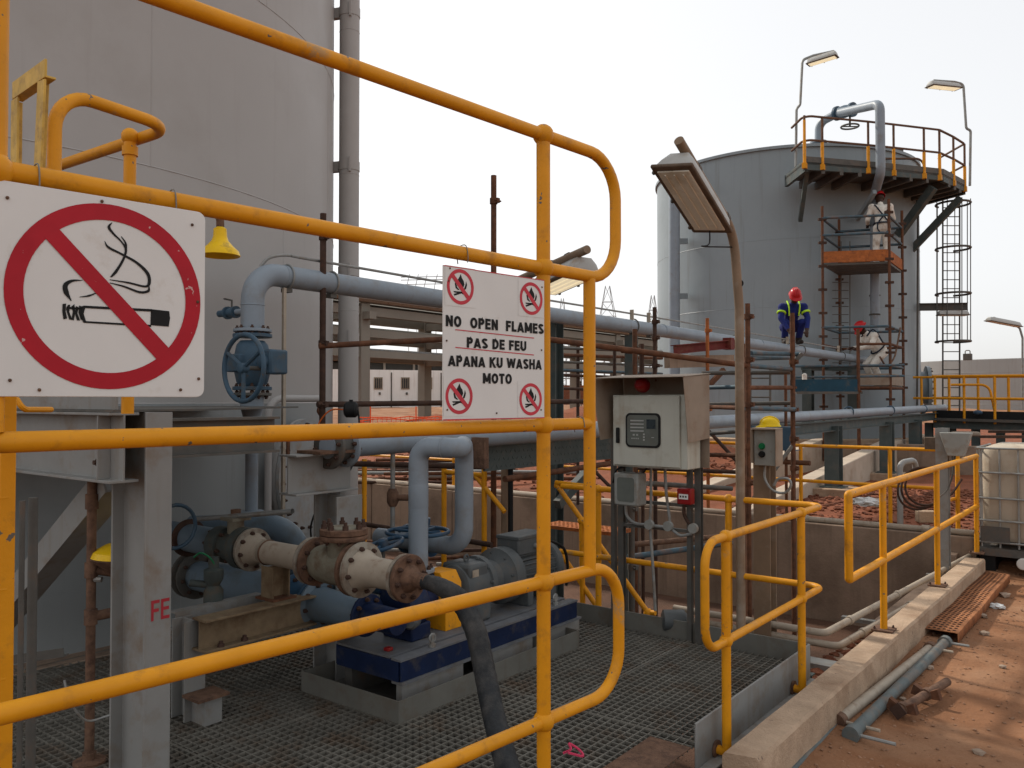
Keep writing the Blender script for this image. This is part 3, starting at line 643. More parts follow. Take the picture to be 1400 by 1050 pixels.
# emergency shower
eb = Pz(122, 1043, GZ)
es = thing('emergency_shower', 'emergency shower with yellow bell head and eyewash bowl on a brown pipe', 'safety shower', eb)
sh = P(301, 318, 4.45)
sz = P(290, 287, 4.4).z
MB().tube(fillet([eb, V((eb.x, eb.y, sz)), V((sh.x, sh.y, sz)), V((sh.x, sh.y, sh.z))], .06), .021, 12).build('stand_pipe', 'rust_flange', es)
MB().tube([V((sh.x, sh.y, sz - .03)), sh], .016, 12).build('drop_pipe', 'galv', es)
MB().lathe([(.02, .03), (.034, .02), (.036, -.02), (.044, -.045), (.07, -.075), (.098, -.10), (.106, -.125), (.102, -.128), (.06, -.10), (.02, -.08)], sh, Z_, 32).build('shower_head', 'yellow_plastic', es)
MB().lathe([(.07, 0), (.07, .012), (.03, .02), (.03, .05)], eb, Z_, 20).build('base_flange', 'rust_flange', es)
ew = P(178, 760, 3.95)
MB().lathe([(.03, -.11), (.06, -.10), (.16, -.015), (.175, 0), (.165, .004), (.05, -.07), (.02, -.075)], ew, Z_, 32).build('bowl', 'rust_flange', es)
MB().lathe([(.172, .004), (.16, .03), (.11, .055), (.03, .065)], ew + V((0, 0, .002)), Z_, 32).build('bowl_cover', 'yellow_plastic', es)
MB().tube([V((eb.x, eb.y, ew.z - .05)), ew - Z_ * .09], .02, 10).build('bowl_arm', 'rust_flange', es)
MB().tube([V((eb.x, eb.y, P(122, 853, 3.75).z)), V((eb.x, eb.y, P(122, 853, 3.75).z)) + Y_ * .3], .024, 12).build('side_branch', 'rust_flange', es)
for zz in (ew.z - .05, P(122, 853, 3.75).z, P(122, 690, 3.75).z): MB().cyl(V((eb.x, eb.y, zz - .035)), V((eb.x, eb.y, zz + .035)), .029, 12).build('pipe_tee', 'rust_flange', es)
MB().cyl(V((eb.x, eb.y, P(122, 800, 3.75).z)), V((eb.x, eb.y, P(122, 800, 3.75).z)) + RX * .05, .014, 8).build('side_tap', 'galv', es)
# small grey angle bracket and wire handle lying by the shower
ab = P(60, 905, 3.3)
tag(MB().angle(ab - RX * .2 - Z_ * .02, ab + RX * .08 + Z_ * .02, .035, .004).build('steel_angle', 'steel_dark'), 'short grey angle bracket fixed low beside the yellow ladder', 'bracket')
wl = [P(88, 930, 3.5), P(95, 958, 3.5), P(118, 985, 3.55), P(150, 978, 3.6)]
tag(MB().tube(smooth_path(wl, 5), .005, 6).build('bent_rod', 'galv'), 'thin bent grey wire rod beside the shower pipe foot', 'rod')
# ================================================================== big grey tank at the left
T1 = V((-9.56, 2.94, 0)); T1R = 3.87
tk = thing('storage_tank', 'huge taupe grey cylindrical storage tank filling the upper left of the picture', 'tank', (T1.x, T1.y, -.2))
m = MB()
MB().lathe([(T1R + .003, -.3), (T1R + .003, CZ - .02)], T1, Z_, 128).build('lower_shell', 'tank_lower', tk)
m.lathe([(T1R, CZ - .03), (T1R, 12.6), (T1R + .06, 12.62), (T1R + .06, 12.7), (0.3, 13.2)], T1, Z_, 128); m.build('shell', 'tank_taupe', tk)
for zz in (CZ - .02, CZ + 1.69, CZ + 3.34, CZ + 5.0, CZ + 6.7, CZ + 8.3): MB().torus(T1 + Z_ * zz, Z_, T1R - .002, .006, 160, 5).build('weld_seam', 'tank_taupe', tk)
for k, zz in enumerate((-.2, CZ - .02, CZ + 1.69, CZ + 3.34, CZ + 5.0)):
    for j in range(7):
        a = rad(-70 + j * 38 + k * 17); e = V((math.cos(a), math.sin(a), 0)); MB().tube([T1 + e * (T1R - .002) + Z_ * zz, T1 + e * (T1R - .002) + Z_ * (zz + 1.66)], .005, 5).build('weld_seam', 'tank_taupe', tk)
MB().lathe([(T1R + .25, -.9), (T1R + .25, .06), (T1R + .2, .1), (T1R - .1, .1)], T1, Z_, 96).build('plinth', 'conc_dark', tk)
# manway near the right flank
mq = P(397, 650, 7.33); a = math.atan2(mq.y - T1.y, mq.x - T1.x); me_ = V((math.cos(a), math.sin(a), 0)); mo = T1 + me_ * T1R + Z_ * mq.z
MB().lathe([(.40, -.1), (.40, .10)], mo, me_, 40).build('manway_neck', 'tank_taupe', tk)
MB().lathe([(.50, .10), (.50, .13)], mo, me_, 40).build('manway_flange', 'tank_taupe', tk)
mc = MB().lathe([(.50, .135), (.50, .165), (.2, .172)], mo, me_, 40).build('manway_cover', 'pipe_grey_dusty', tk)
bolts(tk, mo + me_ * .166, me_, .455, 20, .016, .035)
tx = me_.cross(Z_).normalized()
MB().tube(fillet([mo + me_ * .165 - tx * .12 + Z_ * .12, mo + me_ * .22 - tx * .12 + Z_ * .12, mo + me_ * .22 - tx * .12 - Z_ * .12, mo + me_ * .165 - tx * .12 - Z_ * .12], .02), .009, 8).build('cover_handle', 'steel_dark', mc)
MB().tube(fillet([mo + me_ * .10 + tx * .56 - Z_ * .3, mo + me_ * .10 + tx * .56 + Z_ * .68, mo + me_ * .30 + tx * .0 + Z_ * .68], .14), .03, 10).build('davit_arm', 'tank_taupe', tk)
MB().tube(smooth_path([mo + me_ * .28 + Z_ * .68, mo + me_ * .28 + Z_ * .62, mo + me_ * .28 + tx * .03 + Z_ * .57, mo + me_ * .28 - tx * .02 + Z_ * .53], 4), .012, 8).build('davit_hook', 'rust', tk)
# side pipe of the tank
sq = P(476, 548, 8.9); sp = thing('tank_side_pipe', 'tall taupe vertical pipe strapped to the right flank of the huge tank', 'pipe', (sq.x, sq.y, -.2))
MB().tube([(sq.x, sq.y, -.3), (sq.x, sq.y, 12)], .108, 24).build('pipe_run', 'tank_taupe', sp)
for pyy in (18, 228, 372, 462):
    zz = P(476, pyy, 8.9).z; MB().lathe([(.114, -.05), (.114, .05)], (sq.x, sq.y, zz), Z_, 24).build('strap', 'tank_taupe', sp)
    c = V((sq.x, sq.y, zz)) + RX * .03 - FW * .115; MB().box(c, (.02, .04, .16), Matrix.Rotation(TH, 3, 'Z')).build('strap_lug', 'tank_taupe', sp)
    if pyy < 240: MB().bar(V((sq.x, sq.y, zz)) - RX * .08, V((sq.x, sq.y, zz)) - RX * .42 + FW * .1, .06, .11).build('bracket_arm', 'tank_taupe', sp)
for pyy in (45, 240, 425): MB().torus((sq.x, sq.y, P(476, pyy, 8.9).z), Z_, .107, .004, 24, 5).build('weld_seam', 'tank_taupe', sp)

# ================================================================== high transfer pipe with valve
XP = -5.13; RZ_ = PX(600, 395, XP)
zp = CZ + .93
rv = PX(345, 500, XP); rx_, ry_ = rv.x, rv.y
tp = thing('transfer_pipe', 'long blue-grey pipe rising through a handwheel valve and running over to the far tank', 'pipe', (rx_, ry_, GZ))
zl = lambda py: PX(345, py, XP).z
PR = .083
MB().tube(fillet([(rx_, ry_, zl(449)), (rx_, ry_, zp), (XP, 21.5, zp - .02)], .23, 10), PR, 28).build('pipe_run', 'pipe_grey', tp)
for zz in (zp - .24,): MB().torus((rx_, ry_, zz), Z_, PR, .004, 28, 5).build('weld_seam', 'pipe_grey', tp)
for yy in (ry_ + .26, 9.8, 13.2): MB().torus((XP, yy, zp), Y_, PR, .0045, 28, 5).build('weld_seam', 'pipe_grey', tp)
flange((rx_, ry_, zl(452)), Z_, .135, .022, 'pipe_grey', tp, 8)
flange((rx_, ry_, zl(459)), Z_, .137, .026, 'blue_steel', tp, 8, both=False)
zv0, zv1 = zl(466), zl(528)
MB().lathe([(.085, 0), (.11, .03), (.125, .10), (.125, (zv0 - zv1) - .10), (.11, (zv0 - zv1) - .03), (.085, zv0 - zv1)], (rx_, ry_, zv1), Z_, 28).build('valve_body', 'blue_steel', tp)
MB().bb((rx_ - .11, ry_ - .15, zv1 + .1), (rx_ + .06, ry_ - .05, zv0 - .1)).build('valve_bonnet', 'blue_steel', tp, .01)
flange((rx_, ry_, zl(531)), Z_, .137, .026, 'blue_steel', tp, 8, both=False)
flange((rx_, ry_, zl(539)), Z_, .135, .022, 'steel_dark', tp, 8)
MB().lathe([(.045, zl(600) - zl(541)), (.045, zl(582) - zl(541)), (.083, zl(556) - zl(541)), (.083, 0)], (rx_, ry_, zl(541)), Z_, 24).build('reducer', 'pipe_grey', tp)
MB().tube([(rx_, ry_, zl(600)), (rx_, ry_, zl(760))], .045, 16).build('drop_pipe', 'pipe_grey', tp)
flange((rx_, ry_, zl(700)), Z_, .085, .02, 'pipe_grey', tp, 0)
# handwheel (faces the near side) with gear box
hw = PY(333, 503, ry_ - .27)
def handwheel(par, c, ax, R_, m, spokes=3, r=.016, ph=.4, up=None, hub=.035):
    x, y, z = frame(ax, up); o = MB().torus(c, ax, R_, r, 40, 10, up).build('handwheel', m, par)
    mb = MB()
    for k in range(spokes):
        a_ = 2 * math.pi * (k + ph) / spokes; e = x * math.cos(a_) + y * math.sin(a_); mb.tube([V(c) + z * .0, V(c) + e * R_], r * .85, 8)
        mb.build('spoke', m, o); mb = MB()
    MB().lathe([(hub, -.025), (hub, .03), (hub * .5, .04)], c, ax, 14).build('hub', m, o)
    return o
handwheel(tp, hw, -Y_, .225, 'blue_steel', 3, .017, .25)
wheel_n = 26
MB().cyl(hw, hw + Y_ * .2, .016, 10).build('stem', 'steel_dark', tp)
gb_ = PY(374, 495, ry_ - .05)
MB().box(gb_, (.13, .15, .17)).build('gear_box', 'blue_steel', tp, .015)
MB().lathe([(.045, 0), (.045, .03), (.03, .04)], gb_ - Y_ * .075, -Y_, 16).build('gear_cover', 'blue_steel', tp)
MB().cyl(gb_ - X_ * .12, gb_, .05, 14).build('gear_shaft', 'blue_steel', tp)
# little drain valve on the elbow
dv = V((rx_, ry_, zl(424)))
MB().cyl(dv - X_ * .05, dv - X_ * .20, .022, 12).build('nozzle', 'pipe_grey', tp)
dvv = MB().lathe([(.045, 0), (.045, .02), (.03, .02), (.036, .06), (.03, .10), (.048, .10), (.048, .12)], dv - X_ * .20, -X_, 16).build('drain_valve', 'blue_steel', tp)
MB().tube([dv - X_ * .26 + Z_ * .03, dv - X_ * .26 + Z_ * .09, dv - X_ * .36 + Z_ * .11], .007, 6).build('lever', 'steel_dark', dvv)
MB().cyl(dv - X_ * .32, dv - X_ * .42, .026, 12).build('nozzle_end', 'blue_steel', dvv)
# pipe stirrups, cable conduit on the pipe
def ylen(px): return PX(px, 395, XP).y
for px_ in (392, 453, 865, 888, 1005, 1080, 1095, 1150):
    yy = PX(px_, 400 + (px_ - 390) * .14, XP).y; MB().torus((XP, yy, zp), Y_, PR + .007, .008, 28, 6).build('u_bolt', 'galv' if px_ < 500 else 'steel_dark', tp)
    MB().bb((XP - .03, yy - .03, zp - PR - .035), (XP + .03, yy + .03, zp - PR - .004)).build('u_bolt_foot', 'steel_dark', tp)
cpts = [(XP - .05, ry_ + .10, zp + .06), (XP - .02, ry_ + .16, zp + .13), (XP, ry_ + .32, zp + .165), (XP, ry_ + .6, zp + .16), (XP, 6.5, zp + .15), (XP, 9, zp + .155), (XP, 13, zp + .16), (XP, 17.5, zp + .15)]
cc = MB().tube(smooth_path(cpts, 5), .012, 8).build('cable_conduit', 'galv', tp)
for px_ in (440, 862, 885, 1075, 1145):
    yy = PX(px_, 400 + (px_ - 390) * .13, XP).y; MB().bar((XP + .02, yy, zp + PR - .01), (XP + .02, yy, zp + .20), .05, .012, (0, 1, 0)).build('conduit_clip', 'pipe_cream' if px_ > 600 else 'galv', tp)
MB().bar((rx_ + .03, ry_ + .25, zp - .09), (rx_ + .03, ry_ + .25, GZ), .024, .024, X_).build('support_leg', 'pipe_cream', tp)
# supports farther along
for yy in (9.0,):
    s_ = MB().ibeam((XP, yy, gz(XP, yy) - .1), (XP, yy, zp - PR - .036), .12, .12).build('support_leg', 'steel_green', tp)

# ================================================================== low pipe (eye height) on green steel trestles
XQ = -4.0; zq = CZ - .22; QR = .075
y0 = PX(447, 600, XQ).y
lp = thing('rack_pipe', 'straight pale grey pipe at eye height resting on green steel columns', 'pipe', (XQ, y0, -.85))
y9 = PX(1292, 562, XQ).y
MB().tube([(XQ, y0, zq - .06), (XQ, y9, zq + .06)], QR, 24).build('pipe_run', 'pipe_grey', lp)
MB().ball((XQ, y9, zq + .06), QR * .99, 16).build('pipe_cap', 'pipe_grey', lp)
flange((XQ, y0 + .02, zq - .06), Y_, .14, .025, 'steel_dark', lp, 8)
flange((XQ, y0 + .15, zq - .06), Y_, .135, .022, 'pipe_grey', lp, 8)
MB().lathe([(.09, .03), (.1, .06), (.1, .09), (.09, .14)], (XQ, y0, zq - .06), Y_, 24).build('coupling', 'steel_dark', lp)
for px_ in (1160, 1217, 1262): yy = PX(px_, 568, XQ).y; MB().torus((XQ, yy, zq + .04), Y_, QR + .006, .012, 24, 6).build('u_bolt', 'blue_steel', lp)
prs = []
zb = zq - QR - .05
for px_, by in ((1140, 662), (1213, 648), (1252, 640), (1291, 628)):
    q = PX(px_, by, XQ); yy = q.y
    MB().ibeam((XQ, yy, gz(XQ, yy) - .1), (XQ, yy, zb - .05), .22, .22, .014, .012).build('trestle_column', 'steel_green', lp, .002)
    MB().bb((XQ - .32, yy - .32, gz(XQ, yy) - .4), (XQ + .32, yy + .32, gz(XQ, yy) + .12)).build('plinth', 'conc', lp, .012)
    MB().bb((XQ - .17, yy - .17, gz(XQ, yy) + .121), (XQ + .17, yy + .17, gz(XQ, yy) + .14)).build('base_plate', 'steel_green', lp)
MB().ibeam((XQ, PX(1020, 580, XQ).y, zb - .06), (XQ, y9 + .2, zb + .0), .16, .14).build('trestle_beam', 'steel_green', lp)
y1_ = PX(455, 640, XQ).y
# white steel support near its start
wsx = PX(462, 700, XQ).y
MB().ibeam((XQ, wsx, GZ), (XQ, wsx, zq - .36), .22, .2, .014, .012, X_).build('near_column', 'steel_paint', lp, .002)
MB().ibeam((XQ - .05, wsx - .34, zq - .22), (XQ - .05, wsx + .14, zq - .22), .24, .16, .012, .01).build('near_beam', 'steel_paint', lp, .002)
MB().bb((XQ - .12, wsx - .22, zq - .098), (XQ + .10, wsx + .1, zq - .08)).build('saddle_plate', 'rust_flange', lp)
MB().cyl((XQ - .1, wsx - .3, zq - .1), (XQ - .1, wsx - .3, zq + .05), .012, 8).build('stud', 'rust', lp)
# drain line with brass valve under the pipe
dx = PX(537, 640, XQ).y
dl = MB().tube([(XQ, dx, zq - QR), (XQ, dx, zq - .72)], .016, 10).build('drain_line', 'galv', lp)
MB().lathe([(.024, -.06), (.04, -.03), (.04, .03), (.024, .06)], (XQ, dx, zq - .42), Z_, 12).build('drain_valve', 'rust_flange', lp)
MB().cyl((XQ, dx, zq - .42), (XQ + .10, dx + .06, zq - .42), .022, 10).build('valve_bonnet', 'rust_flange', lp)
# hanging siren / black round lamp on a scaffold tube with its cable
bl = P(480, 560, 6.25)
sr = thing('round_junction_box', 'small round black junction box hanging on the scaffold tube with looping cable', 'junction box', bl)
MB().lathe([(.045, -.05), (.06, -.035), (.06, .035), (.045, .05)], bl, RX, 20).build('body', 'black', sr)
MB().cyl(bl + Z_ * .05, bl + Z_ * .075, .015, 8).build('knob', 'black', sr)
MB().tube(smooth_path([bl + RX * .05, P(491, 575, 6.25), P(492, 610, 6.2), P(480, 640, 6.1), P(462, 665, 6.05), P(440, 685, 6.0), P(425, 720, 6.0), P(430, 760, 6.0)], 6), .007, 6).build('cable', 'black_cable', sr)
MB().tube(smooth_path([bl - RX * .05, P(452, 561, 6.3), P(438, 575, 6.3), P(432, 592, 6.3)], 6), .006, 6).build('orange_lead', 'orange_cord', sr)

# ================================================================== rusty spool with check valve
YS = 2.95; zs = CZ - .885
def sx(px): return PY(px, 760, YS).x
spl = thing('valve_spool', 'rusty flanged pipe spool with check valve and lever valve, in front of pump', 'pipework', (sx(380), YS, GZ))
def seg(pa, pb, r0, r1, nm, m, n=28): return MB().lathe([(r0, 0), (r1, sx(pb) - sx(pa))], (sx(pa), YS, zs), X_, n).build(nm, m, spl)
seg(228, 300, .088, .088, 'inlet_pipe', 'pipe_blue')
flange((sx(258), YS, zs), X_, .12, .02, 'rust_dark', spl, 0)
seg(300, 312, .11, .11, 'valve_flange', 'valve_green'); seg(312, 333, .088, .10, 'ball_valve_body', 'valve_green'); seg(331, 341, .125, .125, 'valve_flange', 'valve_green')
bolts(spl, (sx(300), YS, zs), -X_, .095, 8, .012, .03); bolts(spl, (sx(314), YS, zs), X_, .098, 6, .012, .03)
flange((sx(345.5), YS, zs), X_, .128, .024, 'flange_worn', spl, 8, both=False)
MB().lathe([(.10, 0), (.075, .05), (.07, .10)], (sx(346.8), YS, zs), X_, 28).build('reducer', 'pipe_cream', spl)
seg(366, 430, .069, .069, 'pipe', 'pipe_cream'); MB().torus((sx(367), YS, zs), X_, .069, .006, 28, 6).build('weld_seam', 'rust_flange', spl)
flange((sx(427), YS, zs), X_, .130, .022, 'flange_worn', spl, 8, both=False); flange((sx(433.5), YS, zs), X_, .132, .024, 'rust_flange', spl, 8)
MB().lathe([(.09, 0), (.102, .04), (.106, .10), (.102, sx(485) - sx(437) - .03), (.09, sx(485) - sx(437))], (sx(437), YS, zs), X_, 28).build('check_valve_body', 'valve_drab', spl)
xc = sx(470); zb1 = PY(474, 738, YS).z
MB().lathe([(.088, 0), (.088, zb1 - zs - .02), (.10, zb1 - zs)], (xc, YS, zs), Z_, 28).build('check_valve_neck', 'valve_drab', spl)
MB().lathe([(.125, 0), (.128, .004), (.128, .022), (.125, .026)], (xc, YS, zb1), Z_, 32).build('bonnet_flange', 'rust_flange', spl)
cv = MB().lathe([(.125, .029), (.128, .032), (.128, .058), (.122, .062)], (xc, YS, zb1), Z_, 32).build('bonnet_cover', 'rust_flange', spl)
MB().lathe([(.09, 0), (.085, .006)], (xc, YS, zb1 + .062), Z_, 28).build('cover_plate', 'valve_drab', spl)
bolts(spl, (xc, YS, zb1 + .062), Z_, .103, 8, .016, .042)
bolts(spl, (xc, YS, zb1), -Z_, .103, 8, .013, .02)
flange((sx(487), YS, zs), X_, .143, .022, 'rust_flange', spl, 8); flange((sx(495), YS, zs), X_, .145, .022, 'flange_worn', spl, 8, both=False)
MB().lathe([(.108, 0), (.085, .05), (.077, .10), (.076, sx(552) - sx(497))], (sx(497), YS, zs), X_, 28).build('reducer', 'pipe_cream', spl)
flange((sx(552), YS, zs), X_, .118, .022, 'flange_worn', spl, 0); flange((sx(558.5), YS, zs), X_, .12, .024, 'rust_flange', spl, 8)
MB().lathe([(.07, 0), (.05, .03), (.038, .04), (.038, .12)], (sx(561), YS, zs), X_, 20).build('hose_nipple', 'rust_flange', spl)
# lever valve stem + bar
xl = sx(341); vz = zs + .12
MB().cyl((sx(322), YS, zs + .08), (sx(322), YS, zs + .165), .05, 16).build('valve_stem', 'valve_drab', spl)
MB().box((sx(322), YS, zs + .17), (.13, .13, .02)).build('stem_plate', 'valve_drab', spl)
MB().cyl((sx(322), YS, zs + .17), (sx(322), YS, zs + .225), .03, 12).build('stem_head', 'rust_flange', spl)
h0, h1 = PY(267, 710, YS - .08), PY(400, 699, YS + .06)
hb_ = MB().tube([h0, h1], .0155, 14, False).build('lever_bar', 'galv', spl)
# supports
XB = -3.95
zt = PX(275, 846, XB).z
yb0, yb1 = PX(272, 848, XB).y, PX(424, 815, XB).y
MB().ibeam((XB, yb0, zt - .085), (XB, yb1, zt - .085), .17, .13, .012, .009).build('support_beam', 'rust_tan', spl, .002)
for t in (.14, .34): bolts(spl, (XB + .045, yb0 + (yb1 - yb0) * t, zt - .158), Z_, .0001, 1, .018, .03)
MB().ibeam((XB - .13, yb0 + .02, GZ), (XB - .13, yb0 + .02, zt - .02), .13, .12, .01, .008, X_).build('support_post', 'steel_paint', spl, .002)
MB().bb((XB - .055, yb0 - .06, GZ + .14), (XB + .10, yb0 + .12, GZ + .155)).build('support_shelf', 'rust_flange', spl)
MB().bb((XB - .07, yb0 + .0, GZ), (XB + .06, yb0 + .1, GZ + .14)).build('support_stub', 'steel_paint', spl)
MB().ibeam((sx(377), YS, zt + .002), (sx(377), YS, zs - .066), .12, .11, .01, .01, Y_).build('saddle_stub', 'rust_tan', spl, .002)
MB().bb((sx(377) - .08, YS - .08, zt + .0), (sx(377) + .09, YS + .08, zt + .012)).build('saddle_plate', 'rust', spl)
MB().chan((XB - .22, yb0 + .0, zt - .05), (XB - .22, yb0 + .55, zt - .05), .1, .07, up=(0, 0, 1)).build('side_channel', 'steel_paint', spl)
# black hose
hp = [(sx(561) + .10, YS, zs), PY(604, 803, YS) , P(630, 822, 3.98), P(650, 862, 3.9), P(662, 915, 3.82), P(672, 965, 3.72), P(683, 1010, 3.6), P(697, 1058, 3.42), P(715, 1110, 3.2), P(760, 1160, 3.0)]
hs_ = smooth_path(hp, 10); rsn = []
for i, p in enumerate(hs_):
    t = i / len(hs_); rsn.append((.038 + .013 * sstep(0, .25, t)) * (1 + .018 * math.sin(i * 2.1)))
for i, p in enumerate(hs_):
    if p.z < GZ + .06: p.z = GZ + .06
tag(MB().tube(hs_, rsn, 18).build('rubber_hose', 'rubber'), 'thick black ribbed rubber hose dropping from the spool onto the grating', 'hose')
# ================================================================== pump skid
t0 = Pz(545, 990, GZ)
TX1, TY0 = t0.x, t0.y; TX0 = TX1 - .80; TY1 = Pz(808, 888, GZ).y
ps = thing('pump_skid', 'grey geared motor pump on a dark blue skid standing in a steel drip tray', 'pump', ((TX0 + TX1) / 2, (TY0 + TY1) / 2, GZ))
th = .115
for a, b in (((TX0, TY0, GZ), (TX1, TY0 + .006, GZ + th)), ((TX1 - .006, TY0 + .006, GZ), (TX1, TY1, GZ + th)), ((TX0, TY0 + .006, GZ), (TX0 + .006, TY1, GZ + th)), ((TX0 + .006, TY1 - .006, GZ), (TX1 - .006, TY1, GZ + th))):
    MB().bb(a, b).build('drip_tray_side', 'tray_grey', ps)
MB().bb((TX0 + .006, TY0 + .006, GZ + .004), (TX1 - .006, TY1 - .006, GZ + .008)).build('drip_tray_floor', 'steel_dark', ps)
dk = Pz(548, 903, CZ - 1.385); DZ = CZ - 1.385
DX1, DY0 = dk.x, dk.y; DX0 = Pz(442, 883, DZ).x; DY1 = Pz(802, 822, DZ).y
MB().bb((DX0 + .012, DY0 + .012, DZ - .012), (DX1 - .10, DY1 - .012, DZ)).build('deck_plate', 'skid_top', ps)
MB().bb((DX1 - .075, DY0, DZ - .012), (DX1, DY1, DZ - .001)).build('deck_flange', 'skid_top', ps)
MB().chan((DX1 - .07, DY0 + .01, DZ - .062), (DX1 - .07, DY1, DZ - .062), .096, .07, up=Z_, flip=1).build('side_channel', 'blue_skid', ps)
MB().bb((DX1 - .012, DY0 + .005, DZ - .12), (DX1 - .004, DY1 - .005, DZ - .0125)).build('side_web', 'blue_skid', ps)
MB().bb((DX0 + .02, DY0 - .002, DZ - .12), (DX1 - .02, DY0 + .01, DZ - .0125)).build('end_web', 'blue_skid', ps)
MB().bb((DX0, DY0 + .01, DZ - .12), (DX0 + .01, DY1, DZ - .0125)).build('side_web', 'blue_skid', ps)
MB().bb((DX1 - .07, DY0, DZ - .135), (DX1 + .012, DY1 + .03, DZ - .121)).build('bottom_flange', 'skid_top', ps)
for yy in (DY0 + .35, (DY0 + DY1) / 2 + .18, DY1 - .12):
    MB().bb((DX1 - .085, yy - .30, GZ + .009), (DX1 - .04, yy + .20, DZ - .136)).build('skid_foot', 'steel_paint', ps)
    MB().bb((DX0 + .03, yy - .30, GZ + .009), (DX0 + .09, yy + .20, DZ - .121)).build('skid_foot', 'steel_dark', ps)
for yy in (DY0 + .28, DY1 - .22):
    MB().lathe([(.02, 0), (.02, .02), (.012, .02), (.012, .07)], (DX1 - .035, yy, DZ), Z_, 10).build('jack_bolt', 'galv', ps)
    MB().torus((DX1 - .035, yy, DZ + .05), X_, .022, .007, 16, 6).build('lifting_eye', 'galv', ps)
XM = DX1 - .30; zm = DZ + .215
def py_at(px, py=780): return PX(px, py, XM).y
# gearbox
yg0, yg1 = py_at(617), py_at(655)
MB().lathe([(.10, 0), (.135, .02), (.15, .06), (.15, yg1 - yg0 - .05), (.165, yg1 - yg0 - .045), (.165, yg1 - yg0)], (XM, yg0, zm), Y_, 28).build('gearbox', 'motor_grey', ps)
MB().bb((XM - .15, yg0 + .04, DZ), (XM + .15, yg1 - .05, zm - .03)).build('gearbox_foot', 'motor_grey', ps, .02)
MB().bb((XM - .11, yg0 + .03, zm + .05), (XM + .13, yg1 - .06, zm + .145)).build('gearbox_housing', 'motor_grey', ps, .02)
MB().torus((XM + .02, yg0 + .12, zm + .17), X_, .02, .007, 16, 6).build('lifting_eye', 'motor_grey', ps)
flat('rating_plate', [[(0, 0), (.06, 0), (.06, .045), (0, .045)]], V((XM + .131, yg0 + .05, zm + .07)), Y_, Z_, .002, 'pipe_cream', ps)
bolts(ps, (XM, yg1 - .045, zm), -Y_, .155, 10, .011, .02, 'motor_grey')
yl = py_at(672)
MB().lathe([(.165, 0), (.12, .03), (.115, yl - yg1 - .0)], (XM, yg1 + .001, zm), Y_, 28).build('lantern', 'motor_grey', ps)
yd0, yd1 = py_at(678), py_at(690)
MB().lathe([(.11, -.06), (.17, -.005), (.185, 0), (.185, yd1 - yd0), (.178, yd1 - yd0 + .005)], (XM, yd0, zm), Y_, 36).build('motor_flange', 'motor_grey', ps)
bolts(ps, (XM, yd0, zm), -Y_, .155, 8, .012, .025, 'motor_grey')
ym = py_at(740)
MB().lathe([(.125, 0), (.125, ym - yd1)], (XM, yd1 + .006, zm), Y_, 28).build('motor_body', 'motor_grey', ps)
for k in range(28):
    a = 2 * math.pi * k / 28; e = V((math.cos(a), 0, math.sin(a)))
    if e.z > .86: continue
    MB().bar(V((XM, yd1 + .03, zm)) + e * .138, V((XM, ym - .02, zm)) + e * .138, .005, .03, e).build('cooling_fin', 'motor_grey', ps)
MB().lathe([(.145, 0), (.158, .01), (.158, .06), (.12, .08)], (XM, ym, zm), Y_, 28).build('fan_cowl', 'motor_grey', ps)
for yy in (yd1 + .1, ym - .06): MB().bb((XM - .15, yy - .03, DZ), (XM + .15, yy + .03, zm - .09)).build('motor_foot', 'motor_grey', ps, .008)
ty0, ty1 = py_at(693, 725), py_at(733, 725)
tb = MB().bb((XM - .09, ty0, zm + .12), (XM + .10, ty1, zm + .245)).build('terminal_box', 'motor_grey', ps, .012)
MB().bb((XM - .094, ty0 - .004, zm + .225), (XM + .104, ty1 + .004, zm + .252)).build('terminal_lid', 'motor_grey', tb, .006)
MB().cyl((XM + .10, (ty0 + ty1) / 2 + .02, zm + .17), (XM + .13, (ty0 + ty1) / 2 + .02, zm + .17), .02, 12).build('cable_gland', 'galv', tb)
MB().tube(smooth_path([(XM + .03, ty1, zm + .17), (XM + .03, ty1 + .12, zm + .16), (XM + .05, ty1 + .28, zm + .08), (XM + .05, ty1 + .33, zm - .1), (XM + .04, ty1 + .32, DZ + .02)], 6), .011, 8).build('cable', 'black_cable', ps)
# coupling guard
yc0, yc1 = py_at(590, 830), py_at(612, 830)
MB().prism([(-.115, DZ - zm), (.115, DZ - zm), (.115, .06), (.07, .13), (-.07, .13), (-.115, .06)], (XM, yc0, zm), (XM, yc1, zm), Z_).build('coupling_guard', 'yellow', ps, .004)
flat('guard_sticker', [[(0, 0), (.05, .0), (.05, .07), (0, .07)]], V((XM + .1155, yc0 + .03, zm - .02)), Y_, Z_, .002, 'pipe_cream', ps)
# pump casing
yp = py_at(553, 820); zpm = zm - .02
MB().lathe([(.06, -.09), (.13, -.08), (.15, -.05), (.15, .05), (.13, .08), (.07, .13), (.06, yc0 - yp)], (XM, yp, zpm), Y_, 32).build('pump_casing', 'blue_skid', ps)
bolts(ps, (XM, yp - .06, zpm), -Y_, .135, 10, .012, .03, 'blue_skid')
MB().bb((XM - .12, yp - .06, DZ), (XM + .12, yp + .1, zpm - .1)).build('pump_foot', 'blue_skid', ps, .01)
MB().lathe([(.03, 0), (.045, .015), (.045, .10), (.03, .13)], (XM + .13, yp - .05, zpm - .06), V((.5, -.8, .1)), 16).build('oil_cup', 'motor_grey', ps)
MB().bb((XM + .1, DY0 + .06, DZ), (XM + .14, DY0 + .10, DZ + .02)).build('red_plug', 'red_plastic', ps, .005)
